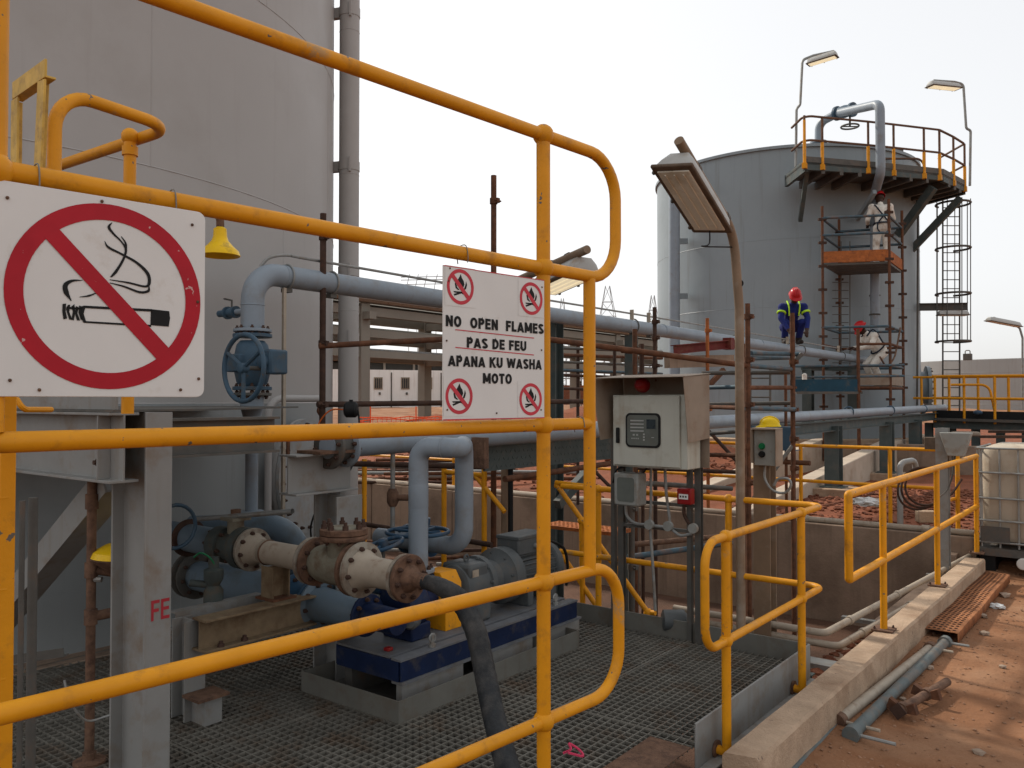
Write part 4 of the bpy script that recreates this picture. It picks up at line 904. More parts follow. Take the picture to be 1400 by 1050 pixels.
# suction line (along X at the pump's near side)
YU = yp - .26; zu = CZ - 1.21
su = thing('suction_pipe', 'blue-grey suction pipe with reducer and flanges lying low behind the rusty spool', 'pipe', (XM - .9, YU, GZ))
def ux(px): return PY(px, 830, YU).x
def useg(pa, pb, r0, r1, nm, m): return MB().lathe([(r0, 0), (r1, ux(pb) - ux(pa))], (ux(pa), YU, zu), X_, 28).build(nm, m, su)
useg(300, 400, .115, .115, 'pipe_run', 'pipe_blue'); useg(398, 428, .115, .10, 'knife_valve', 'blue_pump')
flange((ux(404), YU, zu), X_, .15, .022, 'blue_pump', su, 8); flange((ux(430), YU, zu), X_, .145, .02, 'blue_pump', su, 8, both=False); flange((ux(435.5), YU, zu), X_, .145, .02, 'pipe_blue', su, 8, both=False)
useg(437, 500, .105, .075, 'reducer', 'pipe_blue'); flange((ux(502), YU, zu), X_, .12, .02, 'blue_skid', su, 8)
useg(502, 545, .075, .07, 'inlet_neck', 'blue_skid')
# end bend up to the tank and a big flange stack at the left
MB().tube(fillet([(ux(300), YU, zu), (ux(262), YU, zu)], .1), .1, 24).build('pipe_end', 'pipe_blue', su)
for q in (262, 270): flange((ux(q), YU, zu), X_, .16, .022, 'steel_dark', su, 8)
MB().tube(fillet([P(262, 724, 5.75), P(395, 722, 5.6), V((P(395, 722, 5.6).x + .12, P(395, 722, 5.6).y + .12, zu - .2))], .2, 8), .095, 22).build('bypass_pipe', 'pipe_blue', su)
gv_ = MB().lathe([(.03, -.12), (.055, -.10), (.055, -.03), (.035, 0), (.055, .04), (.055, .09), (.03, .10), (.03, .16)], P(292, 800, 4.75), Z_, 16).build('small_valve', 'valve_green', su)
MB().cyl(P(292, 800, 4.75), P(260, 797, 4.75), .02, 10).build('branch', 'valve_green', su)
MB().tube(smooth_path([P(265, 762, 4.7), P(275, 756, 4.7), P(290, 766, 4.72), P(300, 790, 4.75)], 5), .005, 6).build('green_wire', 'green_plastic', su)
MB().torus(P(240, 720, 5.0), X_, .13, .012, 24, 8).build('handwheel', 'blue_steel', su)
# discharge: inverted U with two blue handwheel valves
du = thing('discharge_pipe', 'blue-grey inverted U discharge pipe behind the hose with blue handwheel valves', 'pipe', (XM, yp, GZ))
q1 = PX(572, 700, XM - .06); q2 = PX(630, 700, XM - .06); ztop = PX(572, 611, XM - .06).z
bz = PX(630, 748, XM - .06).z
h1 = P(629, 613, q1.dot(FW) - .12); h1.z = ztop; h2 = h1 + FW * .42; q2 = V((h2.x, h2.y, q2.z))
hm = V((q1.x, q1.y, ztop)).lerp(h1, .62)
MB().tube(fillet([(q1.x, q1.y, zpm + .1), (q1.x, q1.y, ztop), hm], .22, 10), .060, 24).build('pipe_run', 'pipe_grey', du)
MB().tube(fillet([hm, h1, h2, (h2.x, h2.y, bz), (h2.x - .75, h2.y - .05, bz)], .13, 9), .060, 24).build('pipe_leg', 'pipe_grey', du)
MB().torus(hm, h1 - hm, .0605, .004, 24, 5).build('weld_seam', 'pipe_grey', du)
for zz in (PX(572, 655, q1.x).z, PX(572, 700, q1.x).z): MB().torus((q1.x, q1.y, zz), Z_, .057, .004, 24, 5).build('weld_seam', 'pipe_grey', du)
MB().lathe([(.056, 0), (.061, .02), (.061, .16), (.056, .18)], (q1.x, q1.y, PX(572, 698, q1.x).z), Z_, 24).build('sleeve', 'pipe_grey', du)
flange((q1.x, q1.y, zpm + .16), Z_, .1, .022, 'pipe_grey', du, 8); flange((q1.x, q1.y, zpm + .13), Z_, .1, .022, 'blue_skid', du, 0)
vx = q2.x - .42
MB().lathe([(.10, 0), (.10, .02), (.075, .03), (.095, .09), (.095, .15), (.075, .21), (.10, .22), (.10, .24)], (vx - .12, q2.y + .02, bz), X_, 26).build('gate_valve_body', 'blue_pump', du)
MB().lathe([(.06, 0), (.075, .08), (.075, .11), (.03, .12), (.02, .20)], (vx, q2.y + .02, bz + .04), Z_, 18).build('valve_bonnet', 'blue_pump', du)
wz = PX(572, 728, q2.x).z
w2 = PX(571, 727, q2.x - .25)
handwheel(du, w2, Z_, .20, 'blue_pump', 4, .013, .1)
MB().cyl(w2 - Z_ * .2, w2 + Z_ * .05, .012, 8).build('stem', 'steel_dark', du)
w3 = P(524, 745, 5.0)
handwheel(du, w3, V((-.15, -.25, 1)), .12, 'blue_pump', 3, .012, .3)
MB().cyl(w3 - Z_ * .16, w3 + Z_ * .03, .012, 8).build('stem', 'steel_dark', du)
MB().lathe([(.08, -.1), (.10, -.06), (.10, .06), (.08, .1)], w3 - Z_ * .2, X_, 20).build('valve_body', 'blue_pump', du)

# ================================================================== control panel on struts
YC = YE - .26
cx0, cx1 = PY(838, 590, YC).x, PY(940, 590, YC).x; cz1, cz0 = PY(838, 540, YC).z, PY(838, 637, YC).z
cp = thing('control_panel', 'beige control cabinet with glazed window under a tan hood, on two steel posts', 'control box', ((cx0 + cx1) / 2, YC, GZ))
cab = MB().bb((cx0, YC, cz0), (cx1, YC + .20, cz1)).build('cabinet', 'box_cream', cp, .006)
MB().bb((cx0 + .012, YC - .018, cz0 + .012), (cx1 - .05, YC - .001, cz1 - .008)).build('cabinet_door', 'box_cream', cab, .004)
def C(px, py): q = PY(px, py, YC - .02); return q
w0, w1_ = C(856, 611), C(903, 565)
def win(rx0, rz0, rx1, rz1, rr_): return rrect(rx0, rz0, rx1, rz1, rr_)
O0 = V((0, YC - .0185, 0))
board('window_frame', win(w0.x, w0.z, w1_.x, w1_.z, .035), V((0, YC - .026, 0)), X_, Z_, .007, 'black', cab)
board('window_glass', win(w0.x + .014, w0.z + .014, w1_.x - .014, w1_.z - .014, .026), V((0, YC - .0285, 0)), X_, Z_, .002, 'glass_panel', cab)
ww, wh = w1_.x - w0.x, w1_.z - w0.z; pl = []
def Wq(a, b, c, d): return [(w0.x + a * ww, w0.z + b * wh), (w0.x + c * ww, w0.z + b * wh), (w0.x + c * ww, w0.z + d * wh), (w0.x + a * ww, w0.z + d * wh)]
for k in range(4): pl.append(Wq(.15, .76 - k * .10, .54, .80 - k * .10))
pl += [Wq(.22, .34, .28, .39), Wq(.32, .34, .38, .39), Wq(.52, .28, .57, .33), Wq(.52, .36, .57, .41), Wq(.52, .20, .57, .25), Wq(.76, .29, .84, .31)] + [Wq(.18 + k * .06, .24, .22 + k * .06, .28) for k in range(4)]
for pq in pl: flat('indicator', [pq], V((0, YC - .0305, 0)), X_, Z_, .0006, 'pale_mark', cab)
flat('screen', [Wq(.62, .55, .88, .82)], V((0, YC - .0305, 0)), X_, Z_, .0008, 'lcd', cab)
hq = C(845.5, 595)
MB().bb((hq.x - .012, YC - .04, hq.z - .055), (hq.x + .012, YC - .0185, hq.z + .055)).build('door_handle', 'black', cab, .006)
# hood
hx0, hx1 = cx0 - .03, cx1 + .05; hz = PY(900, 515, YC - .17).z
MB().add([(hx0 - .03, YC - .17, hz), (hx1 + .01, YC - .17, hz), (hx1 + .01, YC + .24, hz + .03), (hx0 - .03, YC + .24, hz + .03)] + [(hx0 - .03, YC - .17, hz - .004), (hx1 + .01, YC - .17, hz - .004), (hx1 + .01, YC + .24, hz + .026), (hx0 - .03, YC + .24, hz + .026)], [[0, 1, 2, 3], [7, 6, 5, 4], [0, 4, 5, 1], [1, 5, 6, 2], [2, 6, 7, 3], [3, 7, 4, 0]]).build('hood_roof', 'hood_tan', cp)
hz0 = PY(955, 605, YC).z
for x_, dx_ in ((hx0, -.05), (hx1, .0)):
    s = .004; a = [(x_ + dx_, YC - .168, hz - .004), (x_ + dx_ * .5, YC + .23, hz + .02), (x_, YC + .23, hz0 + .02), (x_ + dx_ * .3, YC - .10, hz0)]
    MB().add(a + [(p[0] + s, p[1], p[2]) for p in a], [[0, 1, 2, 3], [7, 6, 5, 4], [0, 4, 5, 1], [1, 5, 6, 2], [2, 6, 7, 3], [3, 7, 4, 0]]).build('hood_side', 'hood_tan', cp)
MB().bb((hx0 - .05, YC + .236, cz0), (hx1, YC + .24, hz + .024)).build('hood_back', 'hood_tan', cp)
bq = PY(881, 526, YC + .06)
bk = MB().lathe([(.03, 0), (.052, .01), (.052, .045), (.043, .07), (.025, .085)], bq - Z_ * .01, V((0, -1, .2)), 20).build('alarm_beacon', 'red_plastic', cp)
# posts, cross rails
for px_ in (845, 950):
    xq = PY(px_, 760, YC + .22).x; MB().chan((xq, YC + .24, GZ - .3), (xq, YC + .24, cz0 + .35), .045, .045, .004, up=Y_).build('post', 'steel_dark', cp)
    MB().chan((xq - .03, YC + .24, GZ - .3), (xq - .03, YC + .24, cz0 + .3), .045, .03, .004, up=Y_, flip=-1).build('post', 'steel_dark', cp)
xa, xb = PY(845, 690, YC + .23).x, PY(950, 690, YC + .23).x
for pyy in (688, 722): zz = PY(900, pyy, YC + .23).z; MB().bar((xa, YC + .235, zz), (xb, YC + .235, zz), .03, .022).build('cross_rail', 'steel_dark', cp)
# small box, call point, conduits
jb0, jb1 = PY(840, 690, YC + .05), PY(873, 648, YC + .05)
jb = MB().bb((jb0.x, YC + .04, jb0.z), (jb1.x, YC + .17, jb1.z)).build('junction_box', 'box_grey', cp, .012)
board('box_window', rrect(jb0.x + .03, jb0.z + .03, jb1.x - .03, jb1.z - .03, .02), V((0, YC + .037, 0)), X_, Z_, .003, 'glass_panel', jb)
cpx = PY(935, 679, YC + .12)
cb = MB().box(cpx + Y_ * .03, (.105, .07, .11)).build('fire_call_point', 'red_plastic', cp, .008)
flat('call_point_label', [[(-.035, -.018), (.035, -.018), (.035, .018), (-.035, .018)]], cpx - Y_ * .006, X_, Z_, .001, 'sign_white', cb)
flat('call_point_mark', [[(-.028 + k * .02, -.006), (-.016 + k * .02, -.006), (-.016 + k * .02, .007), (-.028 + k * .02, .007)] for k in range(3)], cpx - Y_ * .006, X_, Z_, .002, 'black', cb)
def Cc(pts, r=.011, m='galv'):
    MB().tube(smooth_path([PY(a, b, YC + .2) for a, b in pts], 6), r, 8).build('conduit', m, cp)
Cc([(890, 640), (890, 690), (889, 720), (893, 780), (896, 835)]); Cc([(909, 640), (911, 675), (915, 705), (916, 718)])
Cc([(935, 690), (936, 705), (945, 720), (948, 725)], .013, 'rust_dark'); Cc([(855, 690), (857, 705), (868, 715), (886, 718), (914, 722), (930, 732), (945, 730)], .011)
Cc([(872, 655), (884, 640), (880, 636), (846, 640), (838, 660)], .007, 'black_cable')
for a, b in ((889, 717), (915, 719), (949, 722)): MB().lathe([(.035, 0), (.035, .03)], PY(a, b, YC + .19), -Y_, 16).build('conduit_box', 'box_grey', cp)

# ================================================================== flood lamp on bent pole in the middle
def fixture(par, c, along, right, L, wd, h, up=None, open_glass='lamp_glass', pole=True):
    """a long trough-shaped lamp hanging under a tube; glass faces down"""
    a = V(along).normalized(); r = V(right); r = (r - a * r.dot(a)).normalized(); u = a.cross(r) if a.cross(r).z > 0 else r.cross(a)
    prof = [(-.5, 0), (-.5, .12), (-.42, .55), (-.24, .95), (.24, .95), (.42, .55), (.5, .12), (.5, 0)]
    mb = MB(); n = len(prof); secs = [(-.5, .9, .55), (-.47, 1, .92), (-.3, 1, 1), (.3, 1, 1), (.47, 1, .92), (.5, .9, .55)]
    v = []
    for s, kx, kz in secs: v += [V(c) + a * (s * L) + r * (p * wd * kx) + u * (q * h * kz) for p, q in prof]
    f = [[i * n + k, i * n + k + 1, (i + 1) * n + k + 1, (i + 1) * n + k] for i in range(len(secs) - 1) for k in range(n - 1)] + [list(range(n)), [(len(secs) - 1) * n + k for k in range(n)][::-1]]
    body = mb.add(v, f).build('lamp_housing', 'lamp_body', par)
    R3 = Matrix((a, r, u)).transposed()
    MB().box(V(c) - u * .012, (L * 1.06, wd * 1.10, .024), R3).build('lamp_rim', 'lamp_rim', par, .008)
    g = MB().box(V(c) - u * .026, (L * .93, wd * .84, .012), R3).build('lamp_glass', open_glass, par, .004)
    for k in (-1, 0, 1): MB().tube([V(c) - u * .0335 + r * wd * .24 * k - a * L * .42, V(c) - u * .0335 + r * wd * .24 * k + a * L * .42], .006, 6).build('glass_rib', open_glass, g)
    for s in (-.44, 0, .44): MB().box(V(c) + a * s * L + r * wd * .55 - u * .005, (.02, .014, .05), R3).build('clip', 'steel_dark', body)
    return u
lb_ = PY(1013, 830, YE + .06)
lpz = P(998, 303, lb_.dot(FW) - .06)
lbase = V((lb_.x, lb_.y, GZ - .2))
fp = thing('flood_lamp_pole', 'brown bent pole lamp with trough-shaped light, standing before the grey scaffolded tank', 'lamp', lbase)
dd = lb_.dot(FW)
e0, e1 = P(1003, 318, dd - .05), P(928, 192, dd - .75)
pth = fillet([lbase, V((lb_.x, lb_.y, 0)) + Z_ * (P(1007, 420, dd).z), e0 + (e0 - e1).normalized() * .0, e1], .3, 8)
MB().tube(pth, .031, 18).build('pole', 'lamp_post', fp)
al = (e1 - e0).normalized()
fc = P(948, 271, dd - .50)
rt = al.cross(Z_).normalized(); r_a = al.cross(rt); rc = [rt * math.cos(rad(s)) + r_a * math.sin(rad(s)) for s in (9, -9)]
def _upof(q): k = al.cross(q); return k if k.z > 0 else -k
rt = max(rc, key=lambda q: _upof(q).dot(RX))
lu = fixture(fp, fc, al, rt, .66, .26, .12)
for t in (.18, .72):
    q = e0.lerp(e1, t); MB().lathe([(.038, -.02), (.038, .02)], q, al, 14).build('pole_clamp', 'steel_dark', fp); MB().bar(q, q - lu * .07, .03, .012, al).build('clamp_strap', 'steel_dark', fp)
MB().torus(lbase + Z_ * (P(1007, 388, dd).z - lbase.z) - FW * .03, FW, .018, .006, 14, 6).build('cable_loop', 'black', fp)
MB().tube(smooth_path([fc - al * .30 - lu * .02, fc - al * .36 - lu * .1, fc - al * .30 - lu * .16, e0 - Z_ * .1], 5), .005, 6).build('lamp_lead', 'black_cable', fp)
# second flood lamp seen end-on behind the handrail loop
f2 = P(760, 372, 5.9)
f2b = V((f2.x - 1.0, f2.y - .2, 0)); 
fl2 = thing('flood_lamp', 'pale trough-shaped lamp clamped under a brown tube, behind the handrail loop', 'lamp', (f2.x, f2.y, GZ))
ax2 = (P(806, 368, 5.9) - P(738, 399, 6.6)).normalized()
fc2 = (P(806, 368, 5.9) + P(738, 399, 6.6)) / 2; u2 = fixture(fl2, fc2, ax2, RX, .68, .24, .12, None, 'lamp_lit')
ta, tb_ = P(803, 341, 5.85), P(735, 371, 6.55)
q9 = P(690, 391, 7.0)
MB().tube(fillet([ta, q9, V((q9.x, q9.y, GZ))], .3), .031, 16).build('pole', 'lamp_post', fl2)
for t in (.35, .7): q = ta.lerp(tb_, t); MB().lathe([(.038, -.018), (.038, .018)], q, ax2, 14).build('pole_clamp', 'steel_dark', fl2); MB().bar(q, q - u2 * .12, .03, .012, ax2).build('clamp_strap', 'steel_dark', fl2)

# ================================================================== yellow railing on the grating platform
XR = XE + .06; tz, mz = CZ - .68, CZ - 1.20
pn, pf_ = PX(992, 724, XR), PX(1095, 700, XR)
gr_ = thing('walkway_railing', 'yellow tubular railing with rounded ends around the corner of the grating walkway', 'railing', (XR, pf_.y, GZ))
yn = PX(966, 790, XR).y; yfar = PX(1124, 690, XR).y
xw = PY(768, 665, yfar).x
rail([(XR, pn.y, tz), (XR, yn - .02, tz), (XR, yn - .02, mz), (XR, pn.y, mz)], par=gr_, fr=.15)
rail([(XR, pn.y, tz), (XR, yfar, tz), (xw, yfar, tz)], par=gr_, fr=.09)
rail([(XR, pn.y, mz), (XR, yfar, mz), (xw, yfar, mz)], par=gr_, fr=.09)
for q in (pn, pf_):
    rail([(XR - .058, q.y - .0, GZ - .07), (XR, q.y, GZ - .07), (XR, q.y, tz)], 'post', .0235, gr_, fr=.05)
    MB().lathe([(.045, 0), (.045, .012)], (XR - .046, q.y, GZ - .07), -X_, 16).build('post_flange', 'rust_flange', gr_)
    for zz in (tz, mz): MB().ball((XR, q.y, zz), .034, 14).build('ball_joint', 'yellow', gr_)
for px_ in (996, 818):
    xq = PY(px_, 700, yfar).x; rail([(xq, yfar, GZ - .15), (xq, yfar, tz)], 'post', .0235, gr_)
    for zz in (tz, mz): MB().ball((xq, yfar, zz), .034, 14).build('ball_joint', 'yellow', gr_)
# stair rail going down into the pit, beyond the walkway
ysr = YE + .32
st = thing('stair_rail', 'yellow sloping stair rails descending into the pit beside the control panel posts', 'railing', PY(830, 800, ysr))
a0, a1 = PY(762, 664, ysr), PY(886, 838, ysr)
rail([a0 - X_ * .02, a0, a1], par=st, fr=.05); b0_, b1_ = PY(764, 752, ysr + .02), PY(826, 838, ysr)
rail([b0_, PY(838, 862, ysr)], par=st)
rail([PY(795, 712, ysr), PY(797, 850, ysr)], 'post', .0225, st)
rail([PY(760, 660, ysr), PY(856, 672, ysr)], par=st)
MB().ball(PY(795, 712, ysr), .034, 12).build('ball_joint', 'yellow', st); MB().ball(a1, .036, 12).build('ball_joint', 'yellow', st)
rail([a1, PY(896, 838, ysr)], 'rail_end', .02, st)
# perforated orange stair tread
q = PY(800, 722, YE + .7)
trd = thing('stair_tread', 'rusty orange perforated stair tread leading down behind the control panel', 'stair', q)
MB().box(q, (.75, .28, .03)).build('tread_plate', 'rust_orange', trd)
for i in range(16):
    for j in range(4): piece('tread_nub', 'nub', lambda: MB().lathe([(.014, 0), (.009, .006)], (0, 0, 0), Z_, 8), 'rust_orange', Matrix.Translation(q + V((-.34 + i * .045, -.1 + j * .065, .0155))), trd)

# ================================================================== column with switch box and hard hat
cq = PY(1046, 740, YE + .75); cX, cY = cq.x, cq.y
sw = thing('switch_column', 'grey-brown steel column with push-button switch box and loop of cable, under the hard hat', 'column', (cX, cY, -.85))
swt = PY(1046, 640, cY).z
MB().ibeam((cX, cY, -.85), (cX, cY, swt + .16), .13, .13, .009, .008).build('column_shaft', 'lamp_post', sw, .002)
s0, s1 = PY(1031, 636, cY - .16), PY(1056, 588, cY - .16)
sb_ = MB().bb((s0.x, cY - .16, s0.z), (s1.x + .03, cY - .07, s1.z)).build('switch_box', 'box_grey', sw, .004)
MB().bb((s0.x - .012, cY - .20, s1.z + .002), (s1.x + .04, cY - .06, s1.z + .014)).build('switch_hood', 'hood_tan', sb_)
MB().bb((s0.x - .012, cY - .20, s0.z + .02), (s0.x - .006, cY - .06, s1.z)).build('hood_side', 'hood_tan', sb_); MB().bb((s1.x + .034, cY - .20, s0.z), (s1.x + .04, cY - .06, s1.z)).build('hood_side', 'hood_tan', sb_)
for pyy, mm in ((610, 'green_plastic'), (621, 'black')): q = PY(1042, pyy, cY - .165); MB().lathe([(.024, 0), (.024, .01), (.018, .01), (.018, .03)], q, -Y_, 14).build('push_button', mm, sb_)
MB().tube(smooth_path([PY(a, b, cY - .12) for a, b in ((1046, 637), (1046, 655), (1056, 670), (1072, 674), (1081, 665), (1078, 655), (1064, 655), (1058, 664))], 6), .010, 8).build('cable', 'galv', sw)
# steel ledge the hat lies on
cH = 9.7; lg = PY(1052, 590, cH)
ld = thing('steel_ledge', 'blue-grey folded steel ledge clamped to scaffold tubes under the hard hat', 'ledge', lg)
l0, l1 = PY(1018, 600, cH), PY(1086, 600, cH); zl0 = PY(1054, 583.5, cH).z
MB().chan((l0.x, cH, zl0 - .14), (l1.x, cH, zl0 - .14), .28, .22, .006, up=Z_).build('ledge_channel', 'blue_steel', ld)
MB().bb((PY(1034, 590, cH).x, cH - .2, zl0 - .12), (PY(1060, 590, cH).x, cH - .01, zl0 - .03)).build('grey_pack', 'white_plastic', ld)
MB().tube([(l0.x - .1, cH + .1, zl0 - .42), (l1.x + .15, cH + .1, zl0 - .42)], .03, 10).build('support_tube', 'rust', ld)
def hard_hat(nm, c, fwd, m, r=.125, par=None, sub=False):
    z = Z_; f = V(fwd); f.z = 0; f.normalize(); s = f.cross(z); mb = MB(); v = []; n = 24; k = 8
    for i in range(k + 1):
        a = i / k * math.pi / 2
        for j in range(n):
            b = 2 * math.pi * j / n; v.append(V(c) + (f * math.cos(b) * 1.18 + s * math.sin(b) * .92) * r * math.cos(a) + z * r * 1.02 * math.sin(a))
    fcs = [[i * n + j, i * n + (j + 1) % n, (i + 1) * n + (j + 1) % n, (i + 1) * n + j] for i in range(k) for j in range(n)]
    mb.add(v, fcs)
    rim = []
    for q_, zz in ((1.0, 0), (1.12, -.01), (1.12, -.02), (.98, -.012)):
        for j in range(n):
            b = 2 * math.pi * j / n; ext = q_ + (.28 if (q_ > 1.05 and math.cos(b) > .5) else 0) * max(0, math.cos(b)); rim.append(V(c) + (f * math.cos(b) * 1.18 + s * math.sin(b) * .92) * r * ext + z * (zz - (.012 if ext > 1.2 else 0)))
    mb.add(rim, [[i * n + j, i * n + (j + 1) % n, (i + 1) * n + (j + 1) % n, (i + 1) * n + j] for i in range(3) for j in range(n)])
    for t in (-.3, 0, .3): mb.tube([V(c) + f * r * 1.18 * math.cos(a) * math.sqrt(max(0, 1 - t * t * .3)) + s * r * t * .8 + z * (r * 1.02 * math.sin(a) * math.sqrt(max(0, 1 - t * t * .45)) + .003) for a in [math.pi * k_ / 10 for k_ in range(1, 10)]], .006, 6)
    return mb.build(nm, m, par, sharp=60)
hc = PY(1054, 583, cH + .1)
tag(hard_hat('hard_hat', V((hc.x, cH + .06, zl0 + .02)), -X_ - Y_ * .4, 'helmet_yellow', .10), 'yellow hard hat lying on the steel ledge above the switch box', 'hard hat')

# ================================================================== guard rail on the kerb
kr = thing('kerb_railing', 'yellow guard rail bolted on the concrete kerb with squared end', 'railing', Pz(1281, 803, .16))
kp = [Pz(1207, 863, .16), Pz(1281, 800, .16), Pz(1335, 757, .16)]
kdx = (kp[2] - kp[0]).normalized(); kdx = (lerp(K[3], K[2], .5) - lerp(K[0], K[1], .5)); kdx.z = 0; kdx.normalize()
base0 = kp[0]
def kat(px):
    n_ = V((-kdx.y, kdx.x, 0)); q = Ppl(px, 700, base0, n_); return V((q.x, q.y, 0))
ktz, kmz = Ppl(1207, 662, base0, V((-kdx.y, kdx.x, 0))).z, Ppl(1207, 766, base0, V((-kdx.y, kdx.x, 0))).z
ke, kf = kat(1160), kat(1336)
rail([kf + Z_ * ktz, ke + Z_ * ktz, ke + Z_ * kmz, kf + Z_ * kmz], par=kr, fr=.012, r=.026)
for px_ in (1207, 1281, 1335):
    q = kat(px_); rail([q + Z_ * .165, q + Z_ * ktz], 'post', .024, kr); MB().box(q + Z_ * .168, (.14, .14, .012), Matrix.Rotation(.02, 3, 'Z')).build('base_plate', 'rust_flange', kr)
    for dx_, dy_ in ((.05, .05), (-.05, -.05)): bolts(kr, q + V((dx_, dy_, .174)), Z_, .0001, 1, .009, .02)

# ================================================================== far rail along the pit's back wall
YF = YW + .02
fr_ = thing('pit_railing', 'yellow guard rail along the far edge of the sunken pit', 'railing', (-4, YF, .3))
ftz, fmz = PY(1217, 613, YF).z, PY(1217, 664, YF).z
xfr = PY(1291, 620, YF).x
rail([(-13, YF, ftz), (xfr, YF, ftz)], par=fr_); rail([(-13, YF, fmz), (xfr, YF, fmz)], par=fr_)
for px_ in (620, 760, 880, 955, 1095, 1217): xq = PY(px_, 660, YF).x; rail([(xq, YF, .30), (xq, YF, ftz)], 'post', .0235, fr_); MB().box((xq, YF, .306), (.12, .12, .012)).build('base_plate', 'rust_flange', fr_)
p5 = PX(1309, 650, PY(1309, 640, YF).x)
xq = PY(1309, 640, YF).x; rail([(xq, YF, .3), (xq, YF, ftz - .05)], 'post', .024, fr_); rail([(xq - .02, YF, fmz - .1), (xq - .12, YF - .3, fmz - .12)], 'rail_end', .02, fr_)
# yellow railing behind the pump (platform far edge, left part)
br2 = thing('pump_railing', 'yellow railing posts and knee brace behind the blue-grey discharge pipe', 'railing', (-5, YE - .05, GZ))
for px_ in (498, 607, 662): xq = PY(px_, 700, YE - .06).x; rail([(xq, YE - .06, GZ), (xq, YE - .06, CZ - .55)], 'post', .0235, br2)
rail([PY(648, 648, YE - .06), PY(690, 700, YE - .06)], 'brace', .02, br2); rail([PY(608, 645, YE - .06), PY(664, 650, YE - .06)], par=br2)
tag(MB().tube([PY(470, 712, YE - .1), PY(672, 745, YE - .1)], .022, 10).build('dark_tube', 'rust_dark'), 'dark rusty horizontal tube behind the check valve and blue handwheel', 'tube')
# ================================================================== scaffold frame left of the flames sign
def std(par, px, y_top, y_bot, d, m='rust_dark', r=.024, cps=(), zmin=None, nm='standard'):
    a = P(px, y_top, d); zb_ = P(px, y_bot, d).z if zmin is None else zmin
    o = MB().tube([V((a.x, a.y, zb_)), a], r, 10).build(nm, m, par)
    for c in cps: clamp(par, V((a.x, a.y, P(px, c, d).z)), Z_, m=m)
    return a
def led(par, a, b, m='rust', r=.0235, nm='ledger'): return MB().tube([a, b], r, 10).build(nm, m, par)
s1 = thing('tube_scaffold', 'rusty scaffold tubes crossing in front of the concrete pipe rack', 'scaffold', P(442, 700, 6.4))
std(s1, 442, 292, 700, 6.4, 'rust_dark', .025, (324, 470, 553), GZ)
led(s1, P(436, 473, 6.36), P(640, 462, 6.9), 'rust'); led(s1, P(434, 553, 6.36), P(850, 548, 8.6), 'rust_dark')
std(s1, 675, 240, 760, 7.1, 'rust', .0245, (275, 455, 610), GZ)
led(s1, P(660, 452, 7.05), P(1022, 500, 7.6), 'rust', .026)
led(s1, P(478, 634, 6.6), P(664, 638, 6.4), 'rust_dark', .023)
led(s1, P(690, 655, 6.5), P(845, 632, 7.9), 'rust', .025)
std(s1, 698, 575, 760, 6.9, 'black', .022, (), GZ)
MB().bar(P(655, 598, 6.0), P(655, 640, 6.0), .14, .05).build('timber_block', 'rust_flange', s1)
# chequer plate trough
e0_, e1_ = P(662, 618, 6.4), P(842, 606, 8.3)
cpb = thing('chequer_beam', 'dark green chequer plate beam level with the lower edge of the flames sign', 'beam', e0_)
MB().bar(e0_, e1_, .02, .30).build('plate', 'steel_green', cpb)
dv_ = (e1_ - e0_); nn = V((dv_.y, -dv_.x, 0)).normalized()
for i in range(34):
    for j in range(5):
        c = e0_ + dv_ * ((i + .5 * (j % 2) + .5) / 35) + Z_ * (-.12 + j * .058) + nn * .0105
        piece('tread_lug', 'lug', lambda: MB().ball((0, 0, 0), .02, 6, (1, .35, .2)), 'steel_green', Matrix.Translation(c) @ Matrix.Rotation(math.atan2(dv_.y, dv_.x), 4, 'Z') @ Matrix.Rotation(rad(90), 4, 'X') @ Matrix.Rotation(rad(45 if (i + j) % 2 else -45), 4, 'Z'), cpb)
# green steel column and brace behind handrail
gc = P(757, 600, 9.2); gcc = thing('green_column', 'dark green steel column with diagonal brace behind the pump motor', 'column', (gc.x, gc.y, -.85))
MB().ibeam((gc.x, gc.y, -.85), (gc.x, gc.y, P(757, 440, 9.2).z), .16, .16).build('column_shaft', 'steel_green', gcc)
MB().bar(P(762, 690, 9.0), P(812, 636, 9.6), .08, .10).build('brace', 'steel_green', gcc)

